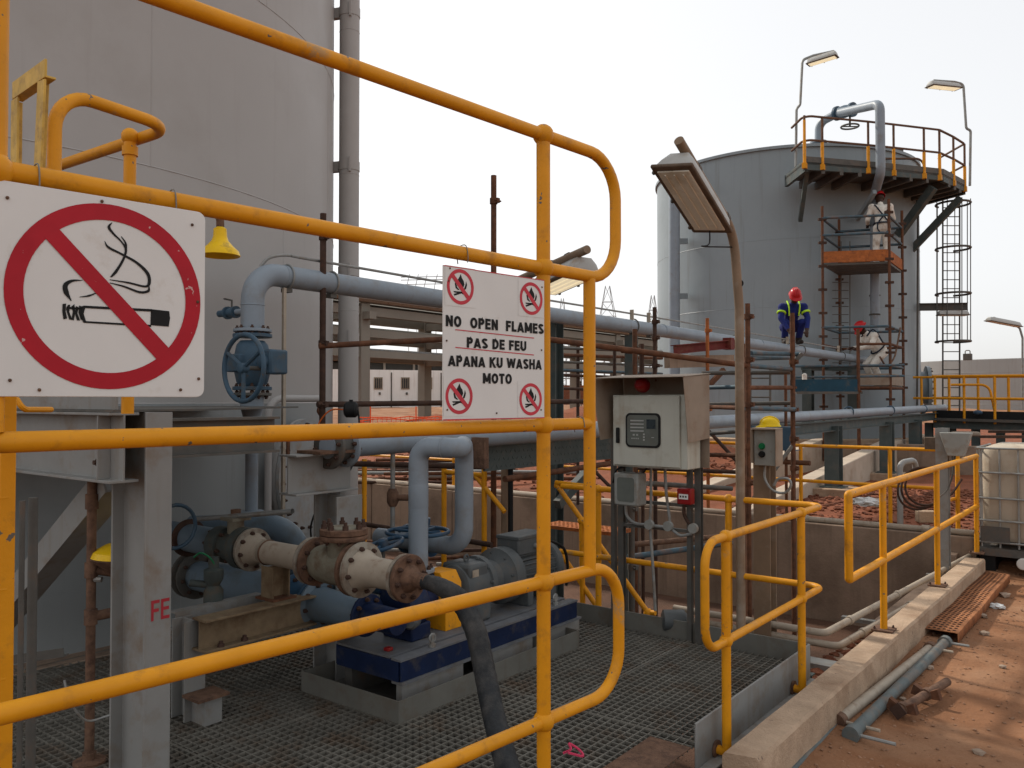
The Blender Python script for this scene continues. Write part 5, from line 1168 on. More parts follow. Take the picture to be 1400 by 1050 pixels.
# scaffold behind the control panel
s2 = thing('scaffold_bay', 'rusty and blue scaffold bay standing behind the lamp pole and hard hat', 'scaffold', P(1022, 690, 7.6))
std(s2, 1022, 415, 760, 7.6, 'rust', .024, (433, 492, 553, 610, 660), -.85)
std(s2, 1016, 470, 760, 7.9, 'rust', .024, (505, 560, 640), -.85)
std(s2, 1083, 428, 700, 8.2, 'rust', .024, (495, 560, 600, 640), -.85)
std(s2, 868, 450, 700, 8.8, 'rust', .026, (478, 560), -.85); std(s2, 895, 420, 700, 9.4, 'rust_dark', .024, (440, 462, 500), -.85); std(s2, 878, 470, 700, 9.0, 'rust_dark', .02, (), -.85)
std(s2, 967, 435, 620, 11.0, 'rust_orange', .024, (452, 560), .2); std(s2, 1074, 510, 560, 10.5, 'rust', .02, (), .2)
for a, b, m_ in ((( 1027, 483, 7.7), (1095, 484, 8.4), 'scaff_blue'), ((1027, 490, 7.7), (1080, 489, 8.6), 'scaff_blue'), ((1022, 500, 7.6), (1082, 505, 8.2), 'scaff_blue'), ((960, 510, 8.2), (1080, 509, 8.3), 'steel_dark'), ((1022, 530, 7.6), (1083, 530, 8.2), 'rust'), ((960, 530, 8.4), (1010, 529, 8.0), 'scaff_blue'),
                 ((1020, 558, 7.6), (1090, 560, 8.2), 'scaff_blue'), ((958, 556, 8.6), (1020, 558, 7.7), 'rust'), ((958, 553, 8.7), (1085, 551, 8.3), 'steel_dark'), ((955, 622, 8.8), (1020, 622, 7.7), 'rust'), ((850, 480, 9.2), (1010, 497, 8.2), 'rust')):
    led(s2, P(*a), P(*b), m_, .022)
for a, b, m_ in (((905, 520, 9.4), (1016, 640, 8.4), 'rust_dark'), ((870, 600, 9.0), (1010, 590, 8.2), 'steel_dark'), ((868, 640, 8.9), (1020, 646, 7.9), 'rust_dark'), ((945, 560, 8.8), (955, 700, 8.6), 'rust'), ((1040, 600, 9.3), (1044, 690, 9.1), 'rust_dark'), ((1083, 610, 8.2), (1024, 690, 7.8), 'steel_dark'), ((760, 590, 9.6), (868, 700, 9.0), 'rust_dark')): led(s2, P(*a), P(*b), m_, .02, 'brace')
MB().bar(P(1088, 492, 8.3), P(1096, 484, 8.3), .04, .04).build('coupler', 'steel_dark', s2)
# red steel beam and its bracket
rb = thing('red_beam', 'red painted steel beam supporting the high pipe before the grey tank', 'beam', P(960, 480, 10.8))
MB().ibeam(P(921, 478, 10.8), P(1005, 470, 11.6), .12, .10).build('beam_run', 'red_beam', rb)
MB().bb(P(996, 478, 11.5) - V((.06, .06, 0)), P(996, 462, 11.5) + V((.06, .06, 0))).build('pipe_rest', 'red_beam', rb)
MB().bar(P(962, 535, 10.8), P(990, 505, 10.9), .06, .06).build('knee_brace', 'rust', rb)
MB().bar(P(912, 495, 10.9), P(1000, 493, 11.7), .10, .16).build('timber_pad', 'conc_dark', rb)
# caged ladder bits + plank behind scaffold
lad = thing('access_ladder', 'short dark ladder hanging behind the scaffold bay and lamp pole', 'ladder', P(1040, 560, 12))
for px_ in (1026, 1053): MB().tube([P(px_, 505, 12), P(px_, 562, 12)], .018, 8).build('stile', 'steel_dark', lad)
for yy in (517, 543, 556): MB().tube([P(1026, yy, 12), P(1053, yy, 12)], .012, 8).build('rung', 'steel_dark', lad)
# pit scaffold tubes
for a, b, m_, lab in (((858, 762, 8.0), (1000, 742, 8.6), 'scaff_blue', 'blue painted tube sloping across the pit behind the control panel posts'), ((860, 745, 8.3), (990, 733, 8.9), 'rust_flange', 'brown tube above the blue one, sloping across the pit'), ((885, 661, 8.6), (1000, 668, 9.2), 'steel_dark', 'dark horizontal tube behind the red fire call point')):
    tag(led(None, P(*a), P(*b), m_, .028, 'scaffold_tube'), lab, 'tube')
s3 = thing('pit_prop', 'dark adjustable prop standing in the pit behind the control panel', 'prop', P(863, 860, 7.2))
std(s3, 863, 690, 860, 7.2, 'steel_dark', .03, (695, 775), -.85, 'prop_tube')
tag(MB().lathe([(.05, 0), (.075, .01), (.075, .16), (.05, .18)], P(905, 848, 6.0), RX, 18).build('grey_motor', 'motor_grey'), 'small dark grey motor at the walkway edge below the control panel', 'motor')

# ================================================================== wall pipes beside the kerb
XWp = K[0].x - .10
def wp(px, py): return PX(px, py, XWp)
for k, (pts, lab) in enumerate(((((1075, 861), (1128, 866), (1330, 756)), 'upper of two dusty grey pipes bending along the pit side of the kerb'), (((1078, 877), (1146, 884), (1342, 770)), 'lower of two dusty grey pipes bending along the pit side of the kerb'))):
    zc = .10 - .075 * k
    c_ = Pz(pts[1][0], pts[1][1], zc); e_ = V((Pz(pts[2][0], pts[2][1], zc).x, YW - .16, zc)); l_ = c_ - X_ * 1.2
    o = thing('wall_pipe', lab, 'pipe', c_, 'pipes along the kerb')
    MB().tube(fillet([l_, c_, e_], .06, 6), .026, 14).build('pipe_run', 'pipe_cream', o)
    for t in (.12, .40, .72): q = c_.lerp(e_, t); MB().cyl(q - Y_ * .03, q + Y_ * .03, .033, 14).build('pipe_socket', 'pipe_cream', o)
for t, px_, py_ in ((0, 1172, 845), (1, 1284, 786)):
    q = Pz(px_, py_, .02); tag(MB().bb((q.x - .12, q.y - .03, q.z - .03), (K[0].x + .12, q.y + .03, q.z)).build('pipe_bracket', 'galv'), ('nearer' if t == 0 else 'farther') + ' small steel bracket holding the two pipes on the kerb', 'bracket', 'pipe brackets')
q = Pz(1085, 905, -.02); tag(MB().bb((q.x - .25, q.y + .05, q.z - .05), (K[0].x, q.y + .2, q.z)).build('steel_plate', 'galv'), 'grey steel plate bridging the gap between walkway corner and kerb', 'plate')
# rubble lying in the gap
def rock_mesh(seed, r):
    random.seed(seed); bm = bmesh.new(); bmesh.ops.create_icosphere(bm, subdivisions=1, radius=r)
    for v in bm.verts: v.co = V((v.co.x * 1.2, v.co.y, v.co.z * .7)) * random.uniform(.7, 1.2)
    me = bpy.data.meshes.new('stone'); bm.to_mesh(me); bm.free(); me.materials.append(MATS['stone']); return me
rocks = [rock_mesh(i, 1.0) for i in range(5)]
def scatter(name, n, region, size, m, seed, zf):
    random.seed(seed); mb = MB()
    for _ in range(n):
        x, y = region(); s = random.uniform(*size); me = rocks[random.randrange(5)]; R = Matrix.Rotation(random.uniform(0, 6.3), 3, 'Z')
        mb.add([R @ (v.co * s) + V((x, y, zf(x, y) + s * .25)) for v in me.vertices], [list(p.vertices) for p in me.polygons])
    o = mb.build(name, m, sharp=0); o['kind'] = 'stuff'; return o
rg = scatter('rubble', 1700, lambda: (random.uniform(XK - 3.4, XK - .15), random.uniform(YW + .15, YW + 5)), (.01, .045), 'rubble', 5, gz); rg['label'] = 'red rubble heaped beyond the pit wall'
rg = scatter('rubble', 900, lambda: (random.uniform(-14, -6), random.uniform(YW + .2, YW + 7)), (.02, .075), 'rubble', 6, gz); rg['label'] = 'red clods of earth behind the pump railing'
rg = scatter('gravel', 3200, lambda: (XK + .03 + 3.6 * random.random() ** 1.5, random.uniform(3, 11)), (.0025, .012), 'gravel', 7, gz); rg['label'] = 'fine gravel on the red soil right of the kerb'
rg = scatter('rubble', 260, lambda: (random.uniform(K[0].x - .28, K[0].x - .02), random.uniform(5, 7.5)), (.015, .05), 'rubble', 8, lambda x, y: -.08); rg['label'] = 'red rubble under the wall pipes by the kerb'
m_ = MB().bb((K[0].x - .30, YE - .2, -.85), (K[0].x + .01, YW - .2, -.07)).build('ledge', 'conc_dark'); struct(m_)
# single stones that show
stones = [(1286, 818, .035, 'pale crumpled wrapper-sized stone near the rusty plank'), (1338, 1017, .03, 'dark rounded stone alone on the soil at the lower right'), (1270, 906, .028, 'small pale stone beside the prop ends'), (1374, 808, .05, 'larger stone beside the plastic tote'), (1370, 902, .022, 'flat pale stone on the sunlit soil'), (1344, 835, .04, 'stone near the far end of the rusty plank'), (1345, 858, .035, 'pale stone right of the rusty plank'), (1235, 946, .02, 'small stone beside the blue tube')]
for px_, py_, s, lab in stones:
    q = Pz(px_, py_, 0); o = bpy.data.objects.new('stone', rocks[int(px_) % 5]); col.objects.link(o); o.location = (q.x, q.y, gz(q.x, q.y) + s * .4); o.scale = (s, s, s); o.rotation_euler = (0, 0, px_); tag(o, lab, 'stone', 'stones on the soil')
# litter: plastic
def bag(c, s, lab):
    random.seed(int(s * 1000)); bm = bmesh.new(); bmesh.ops.create_icosphere(bm, subdivisions=3, radius=s)
    for v in bm.verts: v.co = V((v.co.x * 1.4, v.co.y, max(-.3 * s, v.co.z * .5))) * (1 + .45 * noise.noise(v.co * (3 / s)))
    me = bpy.data.meshes.new('plastic_bag'); bm.to_mesh(me); bm.free(); me.materials.append(MATS['plastic_bag']); o = link('plastic_bag', me); o.location = c; tag(o, lab, 'litter')
bag(P(1185, 687, 9.9), .12, 'white crumpled plastic bag on the red rubble beyond the pit')
q = Pz(1362, 822, 0); bag((q.x, q.y, gz(q.x, q.y) + .02), .05, 'small crumpled white plastic on the soil by the rusty plank')

# ================================================================== things on the soil at the right
# perforated plank
a = Pz(1300, 868, .07); b = Pz(1350, 782, .07); dr = kdx
pl_ = thing('rusty_plank', 'rusty orange perforated steel plank lying along the kerb', 'plank', V((a.x, a.y, 0)))
plen = (b - a).length; wv = V((dr.y, -dr.x, 0)); pw = .24
c0_ = Pz(1262, 862, .07 + SZ); c0_ = V((c0_.x, c0_.y, SZ))
mb = MB()
zt_ = .085
nseg = 40; prof_ = [(0, 0), (.0, zt_), (.02, zt_ + .006), (pw - .02, zt_ + .006), (pw, zt_), (pw, .01)]
v = []
for i in range(nseg + 1):
    for s, z in prof_: v.append(c0_ + wv * s + dr * (plen * i / nseg) + Z_ * (z + .006 * math.sin(i * .3)))
n = len(prof_); mb.add(v, [[i * n + k, i * n + k + 1, (i + 1) * n + k + 1, (i + 1) * n + k] for i in range(nseg) for k in range(n - 1)])
plk = mb.build('deck', 'rust_plank', pl_, sharp=30); so = plk.modifiers.new('Solidify', 'SOLIDIFY'); so.thickness = .004
for i in range(40):
    for j in range(6): piece('perforation', 'perf', lambda: MB().lathe([(.012, 0), (.012, .003), (.007, .003), (.006, -.004)], (0, 0, 0), Z_, 8), 'rust_dark', Matrix.Translation(c0_ + wv * (.035 + j * .034) + dr * (plen * (i + .5 + .3 * (j % 2)) / 41) + Z_ * (zt_ + .007 + .006 * math.sin((i + .5) * .3))), pl_)
q0, q1 = Pz(1362, 775, .02 + SZ), Pz(1366, 750, .02 + SZ)
tag(MB().bar(q0 + Z_ * .01, q0 + dr * 1.0 + Z_ * .01, .09, .02).build('timber_strip', 'rust_orange'), 'narrow orange timber strip running under the plastic tote', 'timber')
# adjustable props
def prop(lab, a, b, r, m, ends):
    o = thing('steel_prop', lab, 'prop', a, 'steel props lying on the soil'); MB().tube([a, b], r, 16).build('tube', m, o)
    dv = (b - a).normalized(); sd = dv.cross(Z_).normalized()
    for q_, s in ((a, -1), (b, 1)): MB().lathe([(r * 1.35, -.03), (r * 1.35, .03)], q_, dv, 14).build('collar', 'rust_flange' if m != 'prop_green' else m, o)
    for q_, l in ends: MB().tube([q_ - sd * .05, q_ + sd * l], .010, 8).build('pin', 'pipe_cream' if m != 'prop_green' else 'galv', o)
    return o
r1 = .040
pa, pb = Pz(1147, 985, r1 + SZ), Pz(1272, 886, r1 + SZ)
prop('pale brown steel prop lying on the soil beside the kerb', pa, pb, r1 * .8, 'pipe_cream', ((pa, .22), (pb, .15)))
pa, pb = Pz(1165, 1003, r1 + SZ), Pz(1292, 878, r1 + SZ)
prop('faded grey-green steel prop lying on the soil beside the pale one', pa, pb, r1 * .85, 'prop_green', ((pa, .22), (pb, .16)))
pa, pb = Pz(1075, 1062, .02 + SZ), Pz(1224, 905, .02 + SZ)
tag(MB().tube([pa, pb], .014, 12).build('thin_tube', 'prop_green'), 'thin grey-green tube lying closest along the kerb foot', 'tube')
pa, pb = Pz(1228, 972, .05 + SZ), Pz(1295, 932, .04 + SZ)
sk_ = thing('scaffold_spigot', 'short rusty scaffold spigot with wedge cups lying on the soil', 'scaffold part', pa)
MB().tube([pa, pb], .026, 14, True).build('tube', 'rust_flange', sk_)
dv = (pb - pa).normalized(); sd = dv.cross(Z_).normalized()
for t in (.08, .55):
    q = pa.lerp(pb, t); MB().lathe([(.036, -.025), (.036, .025)], q, dv, 12).build('collar', 'rust_flange', sk_)
    for s in (-1, 1): MB().prism([(-.02, 0), (.02, 0), (.032, .06), (-.032, .06)], q - dv * .02 + sd * s * .02, q + dv * .02 + sd * s * .02, V((sd.x * s, sd.y * s, .3))).build('wedge_cup', 'rust', sk_)
MB().lathe([(.05, 0), (.05, .008)], pa, -dv, 4).build('end_plate', 'rust_dark', sk_)

# ================================================================== plastic tote in a cage
tq = P(1337, 746, 8.9); tx0 = tq.x; ty0_ = tq.y; tzb = tq.z; tw, th_ = 1.1, 1.08
it = thing('plastic_tote', 'dirty translucent plastic tote in a tubular cage on a pallet', 'tote', (tx0 + tw / 2, ty0_ + .5, 0))
mb = MB(); bl_ = rrect(0, 0, 1, 1, .12, 4)
v = []; lv = [(.03, .04), (.0, .10), (0, .9), (.02, .97), (.09, 1.0)]
n = len(bl_)
for ins, hh in lv: v += [V((tx0 + .03 + (tw - .06) * (ins + (1 - 2 * ins) * a), ty0_ + .03 + .94 * (ins + (1 - 2 * ins) * b), tzb + .02 + (th_ - .02) * hh)) for a, b in bl_]
mb.add(v, [[i * n + k, i * n + (k + 1) % n, (i + 1) * n + (k + 1) % n, (i + 1) * n + k] for i in range(len(lv) - 1) for k in range(n)] + [list(range(n))[::-1], [(len(lv) - 1) * n + k for k in range(n)]])
mb.build('bottle', 'tote_plastic', it)
for hh in (.05, .26, .48, .73, .97):
    z = tzb + th_ * hh; o = MB().tube([(tx0, ty0_ - .012, z), (tx0 + tw, ty0_ - .012, z)], .011, 8).build('cage_hoop', 'galv', it)
    MB().tube([(tx0 - .012, ty0_, z), (tx0 - .012, ty0_ + 1, z)], .011, 8).build('cage_hoop', 'galv', it)
for k in range(7): x = tx0 + .04 + k * .17; MB().tube([(x, ty0_ - .002, tzb), (x, ty0_ - .002, tzb + th_ * (.97 if k % 2 == 0 else .97))], .010, 8).build('cage_upright', 'galv', it)
for k in range(6): y = ty0_ + .04 + k * .18; MB().tube([(tx0 - .002, y, tzb), (tx0 - .002, y, tzb + th_ * .97)], .010, 8).build('cage_upright', 'galv', it)
MB().bb((tx0 + .03, ty0_ - .022, tzb + .05), (tx0 + .30, ty0_ - .016, tzb + .22)).build('valve_plate', 'steel_dark', it)
MB().bb((tx0 - .02, ty0_ - .03, tzb - .09), (tx0 + tw + .05, ty0_ + 1.03, tzb - .01)).build('pallet', 'steel_dark', it)
for k in range(3): MB().bb((tx0 + .02 + k * .46, ty0_ + .02, SZ - .02), (tx0 + .16 + k * .46, ty0_ + 1, tzb - .09)).build('pallet_foot', 'black', it)
MB().lathe([(.05, -.03), (.06, -.02), (.06, .02), (.05, .03)], (tx0 + .42, ty0_ - .05, tzb - .14), Y_, 16).build('drain_cap', 'white_plastic', it)
for k, (a_, b_) in enumerate((((1340, 597), (1400, 590)), ((1352, 590), (1400, 584)))): 
    tag(MB().bar(P(a_[0], a_[1], 9.5), P(a_[0], a_[1], 9.5) + X_ * 1.4 + Z_ * .03, .12, .03).build('plank', 'rust_dark'), 'dark weathered plank lying on top of the plastic tote, ' + ('lower' if k == 0 else 'upper') + ' one', 'plank', 'planks on the tote')

# junction box column, bent vent pipe and cable coil beyond the kerb rail
jq = P(1290, 745, 8.35)
jc = thing('junction_column', 'grey steel column with a tapered junction box near the plastic tote', 'column', (jq.x, jq.y, -.3))
MB().ibeam((jq.x, jq.y, -.6), (jq.x, jq.y, P(1290, 585, 8.35).z), .12, .11).build('column_shaft', 'steel_paint', jc)
b0 = P(1300, 605, 8.25)
MB().add([V(p) for p in ((b0.x - .02, b0.y - .08, b0.z - .13), (b0.x + .12, b0.y - .08, b0.z - .13), (b0.x + .19, b0.y - .08, b0.z + .10), (b0.x - .09, b0.y - .08, b0.z + .10), (b0.x - .02, b0.y + .05, b0.z - .13), (b0.x + .12, b0.y + .05, b0.z - .13), (b0.x + .19, b0.y + .05, b0.z + .10), (b0.x - .09, b0.y + .05, b0.z + .10))], [[0, 1, 2, 3], [7, 6, 5, 4], [0, 4, 5, 1], [1, 5, 6, 2], [2, 6, 7, 3], [3, 7, 4, 0]]).build('junction_box', 'box_grey', jc, .006)
for a_ in ((1302, 630), (1306, 628)): MB().tube(smooth_path([P(a_[0], 622, 8.2), P(1303, 645, 8.2), P(1296, 668, 8.25), P(1284, 680, 8.2)], 5), .008, 6).build('cable', 'steel_dark', jc)
MB().box(P(1274, 606, 8.9), (.13, .08, .13)).build('switch_box', 'lamp_rim', jc, .005)
vp = P(1231, 735, 9.6)
tag(MB().tube(fillet([V((vp.x, vp.y, -.5)), V((vp.x, vp.y, P(1231, 633, 9.6).z)), P(1250, 629, 9.7), P(1252, 640, 9.75)], .09, 6), .034, 14).build('vent_pipe', 'pipe_grey_dusty'), 'pale grey bent vent pipe rising from the pit wall with crooked top', 'pipe')
cq_ = P(1258, 668, 8.9)
cc_ = thing('cable_coil', 'loose coil of black-brown cable hanging beside the bent vent pipe', 'cable', cq_)
for k in range(3): MB().torus(cq_ + V((.02 * k, .02 * k, .01 * k)), FW + V((.1 * k, 0, .25 - .1 * k)), .24 - .02 * k, .012, 36, 6).build('cable_turn', 'rust_dark', cc_)
MB().tube(smooth_path([P(1278, 690, 8.7), P(1300, 676, 8.6), P(1315, 655, 8.6)], 6), .012, 6).build('cable_tail', 'rust_dark', cc_)
tag(MB().box(P(1266, 706, 9.5), (.2, .14, .13), Matrix.Rotation(.5, 3, 'Z')).build('concrete_block', 'conc', bev=.01), 'small broken concrete block on the rubble below the cable coil', 'block')
# pink tape scrap on the grating
q = Pz(770, 1030, GZ + .01); tag(MB().tube(smooth_path([q, q + V((.03, .02, .02)), q + V((.0, .05, .03)), q + V((.05, .06, .01)), q + V((.09, .03, .0)), q + V((.04, -.02, .02))], 5), .006, 5).build('tape_scrap', 'pink_tape'), 'scrap of pink tape lying on the grating by the handrail post', 'litter')
# ================================================================== far grey tank with roof walkway
D2 = 22.6; T2 = P(1071, 548, D2); T2R = 3.38
zt2 = CZ + 5.95; g2 = .9
t2 = thing('grey_tank', 'blue-grey cylindrical tank with roof platform and scaffold tower, beyond the pit', 'tank', (T2.x, T2.y, g2))
T2 = V((T2.x, T2.y, 0))
MB().lathe([(T2R, g2 - .3), (T2R, zt2), (T2R + .05, zt2 + .002), (T2R + .05, zt2 + .07), (T2R - .05, zt2 + .075), (.3, zt2 + .45)], T2, Z_, 128).build('shell', 'tank_grey', t2)
for zz in (g2 + 1.5, g2 + 3.1, g2 + 4.7): MB().torus(T2 + Z_ * zz, Z_, T2R - .002, .007, 128, 5).build('weld_seam', 'tank_grey', t2)
MB().lathe([(T2R + .4, .0), (T2R + .4, g2 - .02), (T2R - .1, g2)], T2, Z_, 64).build('plinth', 'conc', t2)
def tz_(px, py, d): return P(px, py, d)
vq = P(924, 250, 20.4); 
sp2 = MB().tube(fillet([P(936, 240, 21.0), P(922, 238, 20.3), P(922, 540, 20.3)], .35), .135, 18).build('overflow_pipe', 'pipe_grey', t2)
for yy in (330, 405, 480): a_ = P(922, yy, 20.3); MB().bar(a_, P(938, yy, 20.9), .1, .14).build('pipe_bracket', 'tank_grey', t2)
# manway on the right flank, near the base
mp = P(1247, 515, 21.6); e = V((mp.x - T2.x, mp.y - T2.y, 0)).normalized(); mo = T2 + e * T2R + Z_ * P(1247, 530, 21.6).z
MB().lathe([(.42, -.2), (.42, .14), (.56, .14), (.56, .22)], mo, e, 32).build('manway', 'tank_grey', t2); bolts(t2, mo + e * .22, e, .5, 18, .03, .05)
# walkway on the rim
wz2 = CZ + 5.15
def W2(px, py, dz=0): q = Pz(px, py, wz2); return q
outer = [W2(1100, 221), W2(1200, 229), W2(1290, 238), W2(1320, 254)]
inner = []
for q in outer:
    e = V((q.x - T2.x, q.y - T2.y, 0)).normalized(); inner.append(T2 + e * (T2R - .1) + Z_ * wz2)
inner[3] = outer[3] + FW * 1.6 - RX * .6; inner[0] = outer[0] + FW * 1.3
wk = thing('roof_walkway', 'brown steel roof walkway with railing on the rim of the blue-grey tank', 'walkway', outer[1])
def slab(name, pts, t, m, par):
    n = len(pts); return MB().add(list(pts) + [p - Z_ * t for p in pts], [list(range(n)), list(range(n, 2 * n))[::-1]] + [[i, i + n, (i + 1) % n + n, (i + 1) % n] for i in range(n)]).build(name, m, par)
slab('deck', outer + inner[::-1], .05, 'steel_dark', wk)
for i in range(3): MB().chan(outer[i] - Z_ * .08, outer[i + 1] - Z_ * .05, .18, .08, .012).build('fascia_beam', 'steel_green', wk)
MB().chan(inner[0] - Z_ * .08, outer[0] - Z_ * .08, .26, .08, .012).build('fascia_beam', 'steel_green', wk); MB().chan(outer[3] - Z_ * .08, inner[3] - Z_ * .08, .26, .08, .012).build('fascia_beam', 'steel_green', wk)
for t in (.25, .5, .75):
    for i in range(3): MB().bar(outer[i].lerp(outer[i + 1], t) - Z_ * .15, inner[i].lerp(inner[i + 1], t) - Z_ * .15, .08, .16).build('cross_joist', 'steel_dark', wk)
for i in range(3): MB().bar(outer[i] + Z_ * .06, outer[i + 1] + Z_ * .06, .012, .12).build('toe_board', 'steel_dark', wk)
MB().bar(P(1104, 228, 18.0), P(1094, 302, 18.9), .09, .10).build('bracket_leg', 'steel_green', wk)
MB().bar(P(1276, 256, 18.8), P(1228, 322, 19.6), .14, .18).build('bracket_leg', 'steel_green', wk); MB().bar(P(1314, 270, 19.6), P(1243, 345, 20.4), .12, .16).build('bracket_leg', 'steel_green', wk)
MB().bar(P(1196, 262, 18.2), P(1172, 300, 19.2), .08, .10).build('bracket_leg', 'tank_grey', wk)
# roof railing
RH = 1.0
rails_top = []
pp = [(1100, 0), (1124, .24), (1187, .87), (1222, 1.24), (1264, 1.70), (1286, 1.94), (1305, 2.45), (1319, 2.97)]
def along(t): i = min(int(t), 2); return outer[i].lerp(outer[i + 1], t - i)
ro = thing('roof_railing', 'brown and yellow guard rail standing around the roof walkway of the far tank', 'railing', along(.24))
pts = [along(t) for _, t in pp]
for k, p in enumerate(pts): rail([p - Z_ * .12, p + Z_ * RH * .45], 'post', .035, ro); rail([p + Z_ * RH * .45, p + Z_ * RH], 'post', .026, ro, 'rust_flange'); MB().box(p - Z_ * .09, (.09, .09, .12)).build('post_foot', 'yellow', ro)
for hh, m_ in ((RH, 'rust_flange'), (RH * .48, 'rust_flange')): rail([pts[0] + FW * .8 + Z_ * hh, pts[0] + Z_ * hh] + [p + Z_ * hh for p in pts[1:]] + [pts[-1] + FW * 1.2 + Z_ * hh], 'rail', .026, ro, m_, .2, 8)
rail([pts[0] + Z_ * .1, pts[0] + Z_ * RH - Z_ * .1], 'rail_end', .03, ro)
rail([pts[4] - RX * .6 + Z_ * .0 + FW, pts[4] - RX * .6 + Z_ * .6 + FW, pts[4] + RX * .5 + Z_ * .6 + FW, pts[4] + RX * .5 + FW], 'rail', .026, ro, 'rust_flange', .2)
# gooseneck inlet pipe with valve
gd_ = 18.9
gn_ = thing('gooseneck_pipe', 'grey gooseneck inlet pipe with blue valve arching over the tank roof', 'pipe', P(1204, 300, gd_ - .4))
MB().tube(fillet([P(1119, 215, 20.2), P(1120, 168, 20.2), P(1145, 155, 19.8), P(1203, 142, 17.9), P(1204, 236, 17.9), P(1196, 264, 18.6), P(1196, 460, 18.95)], .22, 7), .10, 16).build('pipe_run', 'pipe_grey', gn_)
va, vb = P(1143, 155.5, 19.83), P(1167, 149.5, 19.4); vd = (vb - va).normalized(); vl = (vb - va).length
MB().lathe([(.17, 0), (.17, .06), (.13, .07), (.15, vl * .5), (.13, vl - .07), (.17, vl - .06), (.17, vl)], va, vd, 20).build('valve_body', 'blue_steel', gn_)
MB().cyl(P(1162, 152, 19.6), P(1162, 172, 19.6), .025, 8).build('valve_stem', 'steel_dark', gn_)
MB().torus(P(1162, 173, 19.6), V((0, 0, 1)), .2, .022, 24, 6).build('handwheel', 'steel_dark', gn_); MB().tube([P(1150, 173, 19.6), P(1174, 173, 19.6)], .016, 6).build('spoke', 'steel_dark', gn_)
MB().lathe([(.2, 0), (.2, .06), (.13, .08), (.13, .16), (.2, .17), (.2, .22)], P(1119, 206, 20.2), Z_, 20).build('roof_flange', 'pipe_grey', gn_)
for yy in (404, 430): MB().torus(P(1196, yy, 18.9), Z_, .105, .02, 18, 6).build('pipe_clamp', 'steel_dark', gn_)
# two roof fittings
for px_, py_, d_, lab in ((1171, 210, 20.5, 'small dark roof vent fitting on the far tank, beside the gooseneck pipe'), (1226, 215, 21, 'small dark roof hatch on the far tank, under the roof railing')):
    tag(MB().lathe([(.18, 0), (.18, .12), (.10, .14), (.16, .2), (.16, .26)], P(px_, py_ + 4, d_), Z_, 16).build('roof_fitting', 'steel_dark'), lab, 'vent')
# roof lamps on tall poles
def rlamp(lab, pts, f0, f1, d, wd=.22, grp='lamps on poles by the far tank', m='galv'):
    o = thing('pole_lamp', lab, 'lamp', P(pts[0][0], pts[0][1], d), grp)
    MB().tube(fillet([P(a, b, d) for a, b in pts], .12, 5), .03, 8).build('pole', m, o)
    a_, b_ = P(f0[0], f0[1], d - .1), P(f1[0], f1[1], d - .5); ax = (b_ - a_)
    fixture(o, (a_ + b_) / 2, ax, FW, ax.length, wd, .12, None, 'lamp_lit' if pts[0][0] < 1390 else 'lamp_glass')
    return o
rlamp('twin-tube lamp on the tall cranked pole at the left of the tank roof', ((1088, 228), (1089, 149), (1094, 143), (1097, 82), (1112, 76), (1140, 70)), (1105, 88), (1144, 76), 18.4)
rlamp('lamp on the tall cranked pole at the right end of the roof walkway', ((1326, 254), (1327, 178), (1321, 176), (1317, 115), (1305, 112), (1276, 110)), (1310, 121), (1271, 117), 20.0)
rlamp('street-style lamp on a curved pole, at the picture edge above the far beige tank', ((1398, 560), (1398, 462), (1394, 448), (1380, 442), (1358, 434)), (1393, 446), (1351, 438), 24.0)
# service ladder with safety cage
cg = thing('caged_ladder', 'tall steel ladder with hooped safety cage right of the blue-grey tank', 'ladder', P(1300, 560, 20.6))
dl_ = 20.6
for px_ in (1289, 1312): MB().tube([P(px_, 566, dl_), P(px_, 272, dl_)], .02, 8).build('stile', 'steel_dark', cg)
for k in range(23): yy = 284 + k * 12.3; MB().tube([P(1289, yy, dl_), P(1312, yy, dl_)], .013, 6).build('rung', 'steel_dark', cg)
def hoop(py):
    c = P(1303, py, dl_ - .33); pts_ = [c + (RX * math.cos(a_) * .38 + FW * math.sin(a_) * .40) for a_ in [rad(120 + k * 300 / 20) for k in range(21)]]
    MB().tube(pts_, .028, 6).build('cage_hoop', 'steel_dark', cg)
for yy in (279, 340, 402, 467): hoop(yy)
for k in range(7):
    a_ = rad(125 + k * 290 / 6); off = RX * math.cos(a_) * .38 + FW * math.sin(a_) * .40; MB().tube([P(1303, 467, dl_ - .33) + off, P(1303, 275, dl_ - .33) + off], .011, 6).build('cage_strip', 'steel_dark', cg)
bmq = thing('outrigger_beam', 'dark steel outrigger beam between the far tank and the caged ladder', 'beam', P(1280, 420, 20.8))
MB().ibeam(P(1238, 420, 20.9), P(1323, 419, 20.4), .18, .14).build('beam_run', 'steel_dark', bmq)
o = thing('tube_lamp', 'long tube lamp hung under the outrigger beam on the ladder cage', 'lamp', P(1300, 428, 20.2)); fixture(o, P(1303, 430, 20.1), P(1322, 430, 20.1) - P(1283, 430, 20.1), FW, .72, .16, .1)
tag(MB().tube([P(1255, 276, 20.3), P(1254, 560, 20.3)], .025, 8).build('down_pipe', 'steel_dark'), 'thin dark vertical pipe between the scaffold tower and caged ladder', 'pipe')
